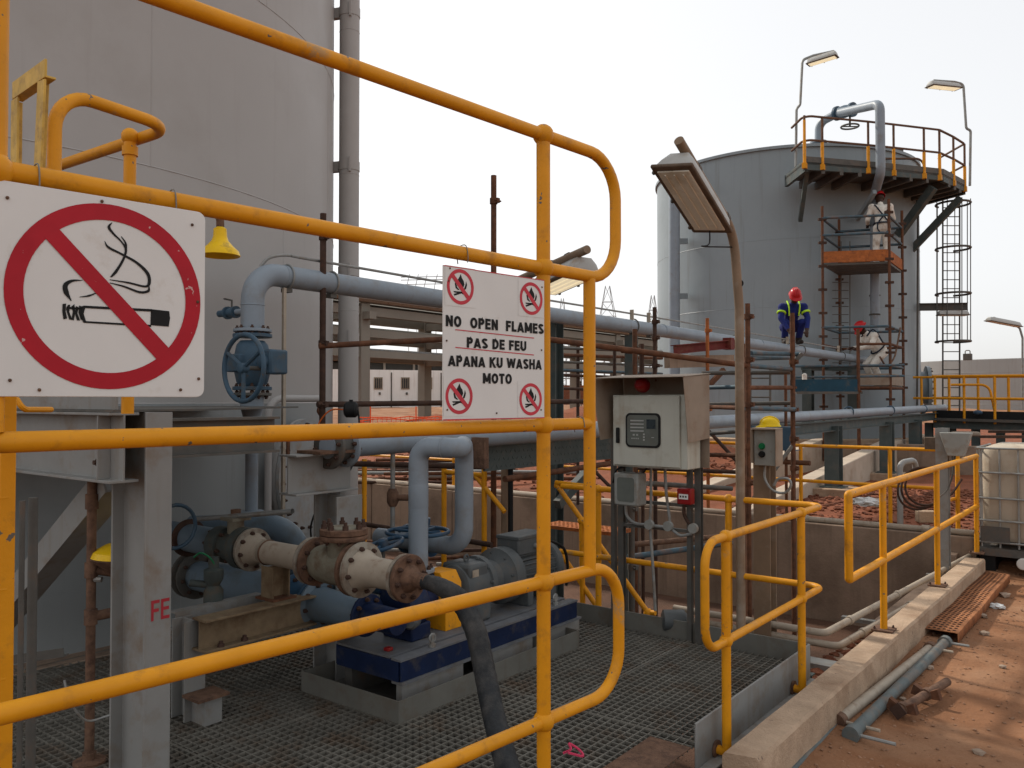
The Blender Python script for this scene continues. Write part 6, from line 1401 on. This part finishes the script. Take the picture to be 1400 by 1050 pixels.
# scaffold tower
tw_ = thing('scaffold_tower', 'brown scaffold tower with two boarded lifts where the men in white work', 'scaffold', P(1180, 560, 17.6))
FA, FB, BA, BB_ = (1124, 17.6), (1215, 17.3), (1147, 19.0), (1233, 18.6)
for (px_, d_), tp_ in ((FA, 282), (FB, 272), (BA, 300), (BB_, 288)):
    q_ = std(tw_, px_, tp_, 590, d_, 'rust', .03, (), .5)
    for c_ in range(tp_ + 18, 560, 32): MB().box(V((q_.x, q_.y, P(px_, c_, d_).z)), (.17, .06, .05), Matrix.Rotation(TH, 3, 'Z')).build('coupler', 'rust_dark', tw_)
def TP_(c, py): return P(c[0], py + (0), c[1])
def lift(yf, m_='scaff_blue'):
    zf = P(FB[0], yf, FB[1]).z
    cs = [V((P(c[0], 400, c[1]).x, P(c[0], 400, c[1]).y, zf)) for c in (FA, FB, BB_, BA)]
    return cs
for yf, m_ in ((294, 'scaff_blue'), (318, 'scaff_blue'), (446, 'scaff_blue'), (470, 'rust'), (500, 'scaff_blue'), (530, 'rust')):
    cs = lift(yf)
    for i in range(4):
        if yf in (470, 500) and i == 0: led(tw_, cs[0].lerp(cs[1], .55), cs[1], m_, .028); continue
        led(tw_, cs[i], cs[(i + 1) % 4], m_, .028)
for yf, x0_, x1_ in ((357, 0, 1), (527, .55, 1)):
    cs = lift(yf); a, b, c, d_ = cs[0].lerp(cs[1], x0_), cs[1], cs[2], cs[3].lerp(cs[2], x0_)
    nb = 5
    for k in range(nb):
        t0_, t1_ = k / nb + .01, (k + 1) / nb - .01; slab('deck_board', [a.lerp(d_, t0_), b.lerp(c, t0_), b.lerp(c, t1_), a.lerp(d_, t1_)], .045, 'steel_dark', tw_)
    for p, q in ((a, b), (b, c), (d_, c)): MB().bar(p + Z_ * .13, q + Z_ * .13, .035, .24).build('toe_board', 'rust_orange' if yf < 400 else 'hood_tan', tw_)
for px_ in (1150, 1162): MB().tube([P(px_, 330, 18.9), P(px_, 520, 18.9)], .012, 6).build('ladder_stile', 'steel_dark', tw_)
for k in range(14): MB().tube([P(1138, 386 + k * 11, 18.95), P(1160, 386 + k * 11, 18.95)], .010, 6).build('ladder_rung', 'steel_dark', tw_)
MB().tube(smooth_path([P(1231, 448, 18.2), P(1226, 475, 18.0), P(1222, 490, 17.8), P(1212, 500, 17.5), P(1203, 488, 17.3)], 5), .02, 6).build('rope', 'rust_flange', tw_)
# staging with blue toe board left of the tower
sg = thing('pipe_staging', 'low staging with long dark blue toe board where the man in blue crouches', 'scaffold', P(1130, 560, 16.5))
std(sg, 1084, 432, 560, 14.2, 'rust', .034, (490, 530), .3); std(sg, 1173, 450, 575, 16.8, 'rust', .035, (470, 535), .4)
MB().bar(P(1086, 527, 16.6), P(1172, 527, 16.8), .04, .25).build('toe_board', 'toe_blue', sg)
for k in range(4): MB().bar(P(1086, 537, 16.7 + k * .26), P(1175, 537, 16.9 + k * .26), .24, .05).build('deck_board', 'steel_dark', sg)
for yy in (501, 516): led(sg, P(1084, yy, 16.7), P(1236, yy - 2, 17.0), 'scaff_blue', .025)
for px_ in (1105, 1167): MB().ibeam(P(px_, 580, 18.0), P(px_, 505, 18.0), .2, .2).build('green_post', 'steel_green', sg)
MB().ibeam(P(1095, 503, 18.0), P(1172, 503, 18.0), .12, .14).build('green_cap', 'steel_green', sg)
tag(MB().lathe([(.05, 0), (.05, .1), (.02, .13)], P(1100, 519, 16.6), Z_, 10).build('white_bottle', 'white_plastic'), 'small white bottle standing on the blue toe board', 'bottle')

# ================================================================== far beige tank and elevated walkway at right
D3 = 47; c3_ = P(1425, 548, D3); T3R = 9.0
t3 = thing('beige_tank', 'wide low beige-grey tank in the distance at the right edge', 'tank', (c3_.x, c3_.y, .8))
z3t = P(1400, 487, D3 - T3R).z
MB().lathe([(T3R, .5), (T3R, z3t), (T3R - .02, z3t + .02), (.5, z3t + .3)], V((c3_.x, c3_.y, 0)), Z_, 96).build('shell', 'tank_far', t3)
for zz in (1.6, 3.2): MB().torus(V((c3_.x, c3_.y, zz)), Z_, T3R, .012, 96, 5).build('weld_seam', 'tank_far', t3)
q = P(1323, 488, D3 - T3R); MB().box(q, (.35, .3, .3)).build('roof_hatch', 'steel_dark', t3, .02)
MB().tube(fillet([q + V((-.1, 0, .1)), q + V((-.1, 0, .3)), q + V((.1, 0, .3)), q + V((.1, 0, .1))], .06), .025, 8).build('hatch_handle', 'galv', t3)
ww_ = thing('elevated_walkway', 'dark steel walkway with yellow double railing at the far right', 'walkway', P(1330, 600, 19))
wa, wb = P(1262, 572, 19.5), P(1440, 577, 17.5)
MB().bar(wa, wb, .9, .06).build('deck', 'steel_dark', ww_); MB().chan(wa - Z_ * .09 - FW * .46, wb - Z_ * .09 - FW * .46, .24, .08, .01).build('edge_beam', 'steel_green', ww_)
MB().bar(wa + Z_ * .10 - FW * .45, wb + Z_ * .10 - FW * .45, .015, .20).build('toe_board', 'black', ww_)
for k in range(6): q = wa.lerp(wb, .05 + k * .19); MB().ibeam(q - Z_ * .1, V((q.x, q.y, .2)), .16, .16).build('leg', 'steel_green', ww_)
wr = thing('walkway_guard_rail', 'yellow two-bar guard rail on the elevated walkway before the beige tank', 'railing', wa)
for k, dd_ in enumerate((-.45, .45)):
    a, b = wa + FW * dd_, wb + FW * dd_
    for hh in (.48, .98): rail([a + Z_ * hh, b + Z_ * hh], 'rail', .028, wr, 'yellow')
    for j in range(5): p = a.lerp(b, .02 + .235 * j + .05 * k); rail([p - Z_ * .08, p + Z_ * .98], 'post', .03, wr, 'yellow')
p = P(1356, 560, 18.2); rail([P(1300, 526, 18.6), P(1352, 526, 18.3), P(1360, 562, 18.2)], 'rail', .028, wr, 'yellow', .2)
tag(MB().ball(P(1337, 564, 18.2), .07, 10, (1.4, 1, .8)).build('blue_rag', 'blue_pump'), 'small blue rag on the elevated walkway', 'rag')
tag(MB().box(P(1320, 593, 17.0), (.5, .35, .09), Matrix.Rotation(.3, 3, 'Z')).build('orange_sacks', 'hood_tan', bev=.03), 'orange-brown sack lying under the elevated walkway edge', 'sack')

# ================================================================== concrete pipe rack
XA = -21.2
pk = thing('pipe_rack', 'long concrete pipe rack with three tiers of beams in the distance', 'pipe rack', (XA, 25, .8))
def zk(dz): return CZ + dz
for yy in [13.4 + 5.55 * k for k in range(12)]:
    for xx in (XA, XA - 2.4):
        MB().bb((xx - .2, yy - .2, -.2), (xx + .2, yy + .2, zk(3.3))).build('rack_column', 'rack_conc', pk, .02)
    for dz in (2.98, 2.24, 1.55): MB().bb((XA - 2.2, yy - .15, zk(dz) - .14), (XA - .2, yy + .15, zk(dz) + .14)).build('cross_beam', 'rack_conc', pk)
    MB().bb((XA + .2, yy - .15, zk(2.75)), (XA + .55, yy + .15, zk(3.0))).build('corbel', 'rack_conc', pk)
for xx in (XA, XA - 2.4):
    for dz, hh in ((3.05, .30), (2.3, .26), (1.6, .24)): MB().bb((xx - .13, 6, zk(dz) - hh / 2), (xx + .13, 85, zk(dz) + hh / 2)).build('long_beam', 'rack_conc', pk)
for k, (xx, dz, r_, m_) in enumerate(((XA + .3, 3.42, .10, 'hood_tan'), (XA - 1.2, 3.40, .11, 'rack_conc'), (XA - 2.0, 3.40, .10, 'pipe_grey_dusty'), (XA - 1.0, 2.50, .08, 'rack_conc'), (XA - 1.6, 1.78, .08, 'pipe_grey_dusty'))): MB().tube([(xx, 6, zk(dz)), (xx, 85, zk(dz))], r_, 10).build('rack_pipe_run', m_, pk)
random.seed(9)
for dz in (3.28, 2.49, 1.78):
    for k in range(5): MB().tube([(XA - .3 - k * .38, 6, zk(dz)), (XA - .3 - k * .38, 85, zk(dz))], random.uniform(.04, .085), 8).build('rack_pipe_run', random.choice(('rack_conc', 'pipe_grey_dusty', 'steel_dark', 'rust_flange')), pk)
MB().bb((XA - .5, 6, zk(3.40)), (XA + .45, 85, zk(3.45))).build('cable_tray', 'hood_tan', pk)
# white prefab cabin + shed
cb0, cb1 = P(440, 557, 44), P(660, 557, 47)
wc = thing('white_cabin', 'long white prefabricated cabin with small windows beyond the pipe rack', 'cabin', (cb0.x, cb0.y, cb0.z))
wdir = (cb1 - cb0); wdir.z = 0; wl_ = wdir.length; wdir.normalize(); wn = V((wdir.y, -wdir.x, 0))
if wn.dot(FW) > 0: wn = -wn
hgt_ = P(550, 506, 45.5).z - cb0.z
RM = Matrix((wdir, -wn, Z_)).transposed()
MB().box(cb0 + wdir * wl_ / 2 - wn * 1.5 + Z_ * (hgt_ / 2 - .3), (wl_, 3, hgt_ + .6), RM).build('wall', 'cabin_white', wc)
def cab(px, py): q = Ppl(px, py, cb0, wn); return q
for px_ in (517, 554, 585, 640):
    q = cab(px_, 524); wf = MB().box(q + wn * .02, (.48, .04, .66), RM).build('window', 'window_frame', wc); MB().box(q + wn * .045, (.36, .02, .54), RM).build('pane', 'window_dark', wf)
    for k in (-1, 0, 1): MB().box(q + wn * .06 + wdir * k * .1, (.025, .02, .54), RM).build('window_bar', 'window_frame', wf)
    MB().box(cab(px_ + 18, 533) + wn * .02, (.06, .04, 1.9), RM).build('panel_joint', 'steel_dark', wc)
    MB().box(cab(px_ + 2, 538) + wn * .03, (.1, .06, .14), RM).build('wall_socket', 'steel_dark', wc)
sh0, sh1 = P(420, 545, 52), P(700, 545, 55)
sd_ = thing('dark_shed', 'low shed with dark open side and pale roof behind the white cabin', 'shed', (sh0.x, sh0.y, sh0.z))
sdir = (sh1 - sh0); sdir.z = 0; sl_ = sdir.length; sdir.normalize(); sn = V((sdir.y, -sdir.x, 0)); sn = -sn if sn.dot(FW) > 0 else sn; RS = Matrix((sdir, -sn, Z_)).transposed()
shh = P(560, 492, 53).z - sh0.z
MB().box(sh0 + sdir * sl_ / 2 - sn * 3 + Z_ * (shh / 2 - .5), (sl_, 6, shh + .6), RS).build('wall', 'shed_dark', sd_)
MB().box(sh0 + sdir * sl_ / 2 - sn * 2.6 + Z_ * (shh + .02), (sl_ + .6, 7.6, .22), RS).build('roof', 'shed_roof', sd_)
for k in range(8): MB().box(sh0 + sdir * (1.0 + k * 1.9) + sn * .05 + Z_ * (shh / 2 - .2), (.14, .12, shh), RS).build('wall_post', 'shed_roof', sd_)
# orange safety net
nf0, nf1 = P(490, 585, 19), P(640, 583, 21)
nfn = thing('safety_net', 'sagging orange plastic safety net beside the dirt road before the cabin', 'net fence', nf0)
for k in range(9):
    mb = [nf0.lerp(nf1, i / 16) + Z_ * (.24 - k * .06 + .05 * noise.noise(V((i * .5, k * .7, 2)))) + FW * (.1 * noise.noise(V((i * .4, k * .4, 6)))) for i in range(17)]
    MB().tube(mb, .013, 5).build('net_strand', 'net_orange', nfn)
for k in range(26): a = nf0.lerp(nf1, k / 25); MB().tube([a + Z_ * .25, a - Z_ * .24], .008, 4).build('net_strand', 'net_orange', nfn)
for k in range(3): a = nf0.lerp(nf1, .1 + k * .4); MB().tube([a - Z_ * .5, a + Z_ * .5], .015, 5).build('net_stake', 'net_orange', nfn)
# dirt road strip
# pylons
def pylon(lab, px, top, base, d, w0, nm='pylon'):
    o = thing('lattice_pylon', lab, 'pylon', P(px, base, d), 'distant lattice pylons'); zb_, zt_ = P(px, base, d).z, P(px, top, d).z; c = P(px, base, d); c = V((c.x, c.y, 0))
    r_ = d * .00042; lv = [(t, w0 * (1 - .93 * t ** .75)) for t in (0, .16, .32, .48, .62, .75, .87, 1)]
    def cn(i, k): t, w_ = lv[i]; s = ((-1, -1), (1, -1), (1, 1), (-1, 1))[k % 4]; return c + RX * s[0] * w_ / 2 + FW * s[1] * w_ / 2 + Z_ * (zb_ + (zt_ - zb_) * t)
    for k in range(4): MB().tube([cn(i, k) for i in range(len(lv))], r_, 4).build('leg', 'pylon', o)
    for i in range(len(lv) - 1):
        mb = MB()
        for k in range(4): mb.tube([cn(i, k), cn(i + 1, k + 1)], r_ * .7, 4); mb.tube([cn(i, k), cn(i, k + 1)], r_ * .7, 4)
        mb.build('bracing', 'pylon', o)
    return o
pylon('lattice pylon right of the handrail loop, tallest of the far pylons', 831, 391, 560, 120, 8.5); pylon('slim lattice pylon seen inside the handrail loop, left of the tallest', 769, 408, 560, 150, 6); pylon('slim lattice pylon just left of the far grey tank', 893, 404, 560, 130, 6.5)
gy = thing('substation_gantry', 'faint distant wire gantry above the pipe rack beside the flames sign', 'gantry', P(578, 470, 110))
for yy in (378, 382, 388): MB().tube([P(548, yy + 1, 110), P(608, yy, 112)], .05, 4).build('gantry_wire', 'pylon', gy)
for px_ in (560, 572, 584, 598): MB().tube([P(px_, 375, 110), P(px_ - 4, 392, 110), P(px_, 520, 110)], .06, 4).build('gantry_post', 'pylon', gy)
# switchyard and red wall far behind, seen under the pipe
bwl = P(740, 560, 62); bwr = P(905, 560, 70)
tag(MB().bar(V((bwl.x, bwl.y, P(740, 540, 62).z)), V((bwr.x, bwr.y, P(905, 540, 70).z)), .2, 1.5).build('brick_wall', 'rubble'), 'low reddish wall in the far distance under the high pipe', 'wall')
sy = thing('switchyard', 'distant grey switchyard of thin poles and bars under the high pipe', 'switchyard', P(820, 560, 75))
random.seed(5)
for k in range(16):
    px_ = 742 + k * 10.5 + random.uniform(-2, 2); d_ = 72 + random.uniform(-6, 10); MB().tube([P(px_, 562, d_), P(px_, random.uniform(478, 500), d_)], .07, 5).build('pole', 'pylon', sy)
for yy, d_ in ((486, 74), (497, 70), (508, 78), (517, 70)): MB().tube([P(738, yy, d_), P(912, yy + 2, d_ + 3)], .06, 5).build('bus_bar', 'pylon', sy)
for k in range(14): q = P(745 + k * 12, 527 + (k % 3) * 4, 66); MB().lathe([(.05, 0), (.14, .1), (.05, .2), (.14, .3), (.05, .4), (.14, .5), (.05, .6)], q, Z_, 8).build('insulator', 'rust_dark', sy)
# thin service tubes behind the handrail, in front of the rack
cl2 = thing('service_tubes', 'bundle of thin dark service tubes on stakes behind the flames sign', 'tubes', P(820, 640, 10.5))
for yy, m_, r_ in ((478, 'steel_dark', .02), (487, 'rust', .022), (497, 'steel_dark', .018), (508, 'scaff_blue', .02), (515, 'rust_dark', .022), (533, 'rust_dark', .02)): MB().tube([P(742, yy - 3, 10.6), P(905, yy + 3, 12.6)], r_, 8).build('tube', m_, cl2)
for px_ in (790, 840, 876): MB().tube([P(px_, 470, 11.2), P(px_, 690, 11.2)], .022, 8).build('stake', 'rust_dark', cl2)
# scrap pipes on the soil behind the pit wall
random.seed(21)
for k in range(26):
    q = P(610 + random.uniform(-100, 120), 650 + random.uniform(-8, 8), 13.6 + random.uniform(-1, 2.5)); zz = gz(q.x, q.y) + .05 + .012 * k; an = random.uniform(-.25, .25)
    tag(MB().tube([V((q.x, q.y, zz)) - (RX * math.cos(an) + FW * math.sin(an)) * 1.2, V((q.x, q.y, zz)) + (RX * math.cos(an) + FW * math.sin(an)) * 1.2], .03, 8).build('scaffold_tube', ('rust_dark', 'rust', 'galv')[k % 3]), 'loose scaffold tube in the jumble on the soil behind the discharge pipe', 'tube', 'loose tubes piled behind the pit wall')
# ================================================================== people
def person(name, label, base, facing, J, suit, hat, d_hat=.12, scale=1.0, extras=()):
    """J: joint positions in a body frame (x right of the person, y forward, z up), metres"""
    f = V(facing); f.z = 0; f.normalize(); r = f.cross(Z_); base = V(base)
    def w_(p): return base + (r * p[0] + f * p[1] + Z_ * p[2]) * scale
    root = thing(name, label, 'person', base)
    mb = MB()
    def limb(pts, rs):
        pp_ = [w_(p) for p in pts]
        for i in range(len(pp_) - 1):
            seg_ = [pp_[i].lerp(pp_[i + 1], t / 4) for t in range(5)]; rr_ = [(rs[i] + (rs[i + 1] - rs[i]) * t / 4) * scale for t in range(5)]
            mb.tube(seg_, rr_, 12); mb.ball(pp_[i], rs[i] * scale, 12)
        mb.ball(pp_[-1], rs[-1] * scale, 12)
    pel, che, nek, hed = J['pelvis'], J['chest'], J['neck'], J['head']
    limb([pel, [(a + b) / 2 for a, b in zip(pel, che)], che], [.145, .135, .155])
    for s in (-1, 1):
        sh = J['shoulder_r' if s > 0 else 'shoulder_l']; limb([che, sh], [.13, .085])
        hp_ = [pel[0] + s * .085, pel[1], pel[2] - .04]; limb([pel, hp_], [.13, .11])
    limb([che, nek], [.12, .062]); limb([nek, hed], [.058, .06])
    for side in 'lr':
        s = 1 if side == 'r' else -1; hp_ = [pel[0] + s * .09, pel[1], pel[2] - .05]
        k, a = J['knee_' + side], J['ankle_' + side]; limb([hp_, k, a], [.098, .075, .062])
        to = [a[0] + s * .02, a[1] + .17, a[2] - .06]; limb([[a[0], a[1] - .04, a[2] - .05], to], [.05, .042])
        limb([J['shoulder_' + side], J['elbow_' + side], J['wrist_' + side]], [.07, .055, .042])
        wv, ev = V(J['wrist_' + side]), V(J['elbow_' + side]); dr_ = (wv - ev).normalized(); sd_v = V((1, 0, 0)) - dr_ * dr_.x; sd_v.normalize(); cur = dr_.cross(sd_v)
        pm = wv + dr_ * .08; limb([wv, pm], [.034, .038])
        for k_, (o_, l_) in enumerate(((-.03, .075), (-.01, .088), (.01, .082), (.03, .065))):
            b_ = pm + sd_v * o_ + dr_ * .02; m_ = b_ + dr_ * l_ * .5; e_ = m_ + (dr_ * .6 + cur * .6) * l_ * .5; limb([b_, m_, e_], [.011, .010, .009])
        tb = pm - sd_v * .03 * s - dr_ * .03; limb([tb, tb - sd_v * .03 * s + dr_ * .03, tb - sd_v * .035 * s + dr_ * .065], [.013, .011, .009])
    hd = V(hed); up_ = (V(hed) - V(nek)).normalized(); ff_ = V(J.get('look', (0, 1, 0))); ff_ = (ff_ - up_ * ff_.dot(up_)).normalized(); rr_ = ff_.cross(up_)
    def hh(a, b, c): q = hd + rr_ * a + ff_ * b + up_ * c; return (q.x, q.y, q.z)
    # skull, jaw, nose, ears, brow
    mb.ball(w_(hh(0, -.01, .05)), .098 * scale, 16); mb.ball(w_(hh(0, .025, -.02)), .075 * scale, 14); mb.ball(w_(hh(0, .045, -.06)), .045 * scale, 12)
    limb([hh(0, .09, .03), hh(0, .115, -.005)], [.014, .018])
    for s in (-1, 1): mb.ball(w_(hh(s * .088, -.01, .0)), .024 * scale, 8); limb([hh(s * .05, .085, .045), hh(s * .015, .095, .045)], [.014, .014])
    me = mb.mesh('body', 0); ob = bpy.data.objects.new('tmp', me); col.objects.link(ob)
    rm = ob.modifiers.new('r', 'REMESH'); rm.mode = 'VOXEL'; rm.voxel_size = .0125; sm = ob.modifiers.new('s', 'SMOOTH'); sm.iterations = 4; sm.factor = .5
    dg = bpy.context.evaluated_depsgraph_get(); me2 = bpy.data.meshes.new_from_object(ob.evaluated_get(dg)); bpy.data.objects.remove(ob)
    me2.name = 'body'; me2.materials.clear()
    for m_ in (suit, 'skin', 'boot'): me2.materials.append(MATS[m_])
    # skin above the collar and past the cuffs, boots below the ankles
    nw = w_(nek); uw = (w_(hed) - nw).normalized(); cuffs = []
    for side in 'lr':
        a_, b_ = w_(J['elbow_' + side]), w_(J['wrist_' + side]); cuffs.append((b_, (b_ - a_).normalized()))
    ank = [w_(J['ankle_l']), w_(J['ankle_r'])]; idx = []
    for v in me2.vertices: pass
    for p in me2.polygons:
        c = p.center; k = 0
        if (c - nw).dot(uw) > .02 * scale and (c - w_(hed)).length < .22 * scale: k = 1
        for b_, dv in cuffs:
            if (c - b_).dot(dv) > -.01 and (c - b_).length < .24 * scale: k = 1
        for a_ in ank:
            if c.z < a_.z + .03 * scale and (c - a_).length < .28 * scale: k = 2
        idx.append(k)
    me2.polygons.foreach_set('material_index', idx); me2.polygons.foreach_set('use_smooth', [True] * len(me2.polygons))
    link('body', me2, root)
    # eyes and mouth
    for s in (-1, 1): MB().ball(w_(hh(s * .034, .086, .022)), .011 * scale, 8).build('eye', 'white_plastic', root)
    MB().tube([w_(hh(-.025, .098, -.045)), w_(hh(.025, .098, -.045))], .005, 6).build('mouth', 'rust_dark', root)
    # helmet tilts with the head
    o = hard_hat('helmet', V((0, 0, 0)), V((0, 1, 0)), hat, .118 * scale, root)
    xw, yw, zw = (r * rr_.x + f * rr_.y + Z_ * rr_.z), (r * ff_.x + f * ff_.y + Z_ * ff_.z), (r * up_.x + f * up_.y + Z_ * up_.z)
    Mx = Matrix((xw, yw, zw)).transposed().to_4x4(); Mx.translation = w_(hh(0, -.01, .065))
    o.data.transform(Mx)
    for nm, m_, pts, rad_ in extras:
        MB().tube(smooth_path([w_(p) for p in pts], 5), rad_ * scale, 8).build(nm, m_, root)
    return root, w_
def ring(c, ax, R_, n=14):
    x, y, z = frame(V(ax)); return [tuple(V(c) + (x * math.cos(2 * math.pi * k / n) + y * math.sin(2 * math.pi * k / n)) * R_) for k in range(n + 1)]
# man in white on the upper lift, back to the camera
zl_ = lift(357)[0].z + .01
b = P(1206, 350, 18.3); b.z = zl_
J = dict(pelvis=(0, 0, .93), chest=(0, .06, 1.28), neck=(0, .10, 1.46), head=(0, .15, 1.58), look=(0, 1, -.5), shoulder_l=(-.19, .07, 1.38), shoulder_r=(.19, .07, 1.38), elbow_l=(-.27, .10, 1.12), elbow_r=(.28, .12, 1.12), wrist_l=(-.22, .30, 1.06), wrist_r=(.2, .32, 1.1), knee_l=(-.11, .06, .50), knee_r=(.11, .05, .50), ankle_l=(-.12, 0, .11), ankle_r=(.12, 0, .11))
hx = [('harness', 'strap', [(-.13, .10, 1.44), (-.15, -.08, 1.38), (-.04, -.14, 1.2), (.1, -.13, 1.02)], .016), ('harness', 'strap', [(.13, .10, 1.44), (.15, -.08, 1.38), (.04, -.14, 1.2), (-.1, -.13, 1.02)], .016), ('harness', 'strap', ring((0, 0, 1.0), (0, 0, 1), .163), .017), ('harness', 'strap', [(-.12, -.13, 1.0), (-.13, -.15, .86), (-.06, -.1, .78)], .015), ('harness', 'strap', [(.12, -.13, 1.0), (.13, -.15, .86), (.06, -.1, .78)], .015)]
person('person', 'person in white coverall and red helmet standing on the upper scaffold lift, back turned', b, FW + RX * .15, J, 'coverall_white', 'helmet_red', extras=hx)
# man in white bending on the lower lift, facing left
zl_ = lift(527)[0].z + .01
b = P(1196, 520, 17.75); b.z = zl_
J = dict(pelvis=(0, -.14, .74), chest=(0, .10, 1.00), neck=(0, .21, 1.13), head=(0, .29, 1.20), look=(0, .8, -.5), shoulder_l=(-.19, .12, 1.05), shoulder_r=(.19, .12, 1.05), elbow_l=(-.24, .22, .82), elbow_r=(.24, .24, .82), wrist_l=(-.12, .44, .78), wrist_r=(.12, .46, .80), knee_l=(-.11, .10, .45), knee_r=(.11, .14, .45), ankle_l=(-.12, -.06, .11), ankle_r=(.12, -.02, .11))
hx = [('harness', 'strap', ring((0, -.08, .80), (0, .7, .7), .165), .016), ('harness', 'strap', [(-.1, -.17, .86), (-.08, -.04, 1.08), (-.1, .1, 1.19), (-.1, .24, 1.05)], .015), ('harness', 'strap', [(.1, -.17, .86), (.08, -.04, 1.08), (.1, .1, 1.19), (.1, .24, 1.05)], .015)]
person('person', 'person in white coverall and red helmet bending forward on the lower scaffold lift', b, -RX - FW * .15, J, 'coverall_white', 'helmet_red', extras=hx)
# man in blue crouching on the high pipe
b = PX(1083, 470, XP); b.z = zp + PR - .01
J = dict(pelvis=(0, -.22, .40), chest=(0, .04, .66), neck=(0, .17, .80), head=(0, .25, .89), look=(0, .8, -.6), shoulder_l=(-.20, .08, .72), shoulder_r=(.20, .08, .72), elbow_l=(-.25, .18, .50), elbow_r=(.25, .18, .50), wrist_l=(-.20, .32, .27), wrist_r=(.14, .34, .26), knee_l=(-.15, .14, .42), knee_r=(.15, .14, .42), ankle_l=(-.13, -.05, .11), ankle_r=(.13, -.05, .11))
hx = [('reflective_band', 'hivis', ring((-.225, .13, .61), (-.05, .10, -.22), .068), .022), ('reflective_band', 'hivis', ring((.225, .13, .61), (.05, .10, -.22), .068), .022), ('harness', 'hivis', [(-.11, .08, .84), (-.10, .20, .72), (-.09, .16, .55)], .014), ('harness', 'hivis', [(.11, .08, .84), (.10, .20, .72), (.09, .16, .55)], .014), ('dust_mask', 'white_plastic', [(-.04, .335, .845), (0, .355, .84), (.04, .335, .845)], .028)]
person('person', 'person in blue coverall with lime bands and red helmet crouching on the high pipe', b, -FW - RX * .1, J, 'coverall_blue', 'helmet_red', scale=.93, extras=hx)
# two standing men far behind, mostly hidden by tubes
J = dict(pelvis=(0, 0, .93), chest=(0, .02, 1.28), neck=(0, .04, 1.47), head=(0, .06, 1.59), shoulder_l=(-.19, .02, 1.38), shoulder_r=(.19, .02, 1.38), elbow_l=(-.25, .02, 1.10), elbow_r=(.25, .02, 1.10), wrist_l=(-.22, .14, .88), wrist_r=(.22, .14, .88), knee_l=(-.10, .03, .50), knee_r=(.10, .03, .50), ankle_l=(-.11, 0, .11), ankle_r=(.11, 0, .11))
for px_, lab, st_ in ((963, 'person in orange vest and red helmet seen right of the control cabinet hood', 'vest_orange'), (999, 'person in pale clothes and red helmet half hidden by the lamp pole', 'coverall_white')):
    q = P(px_, 534, 21.0); q.z = gz(q.x, q.y) - .02
    person('person', lab, q, -FW + RX * .5, J, st_, 'helmet_red')
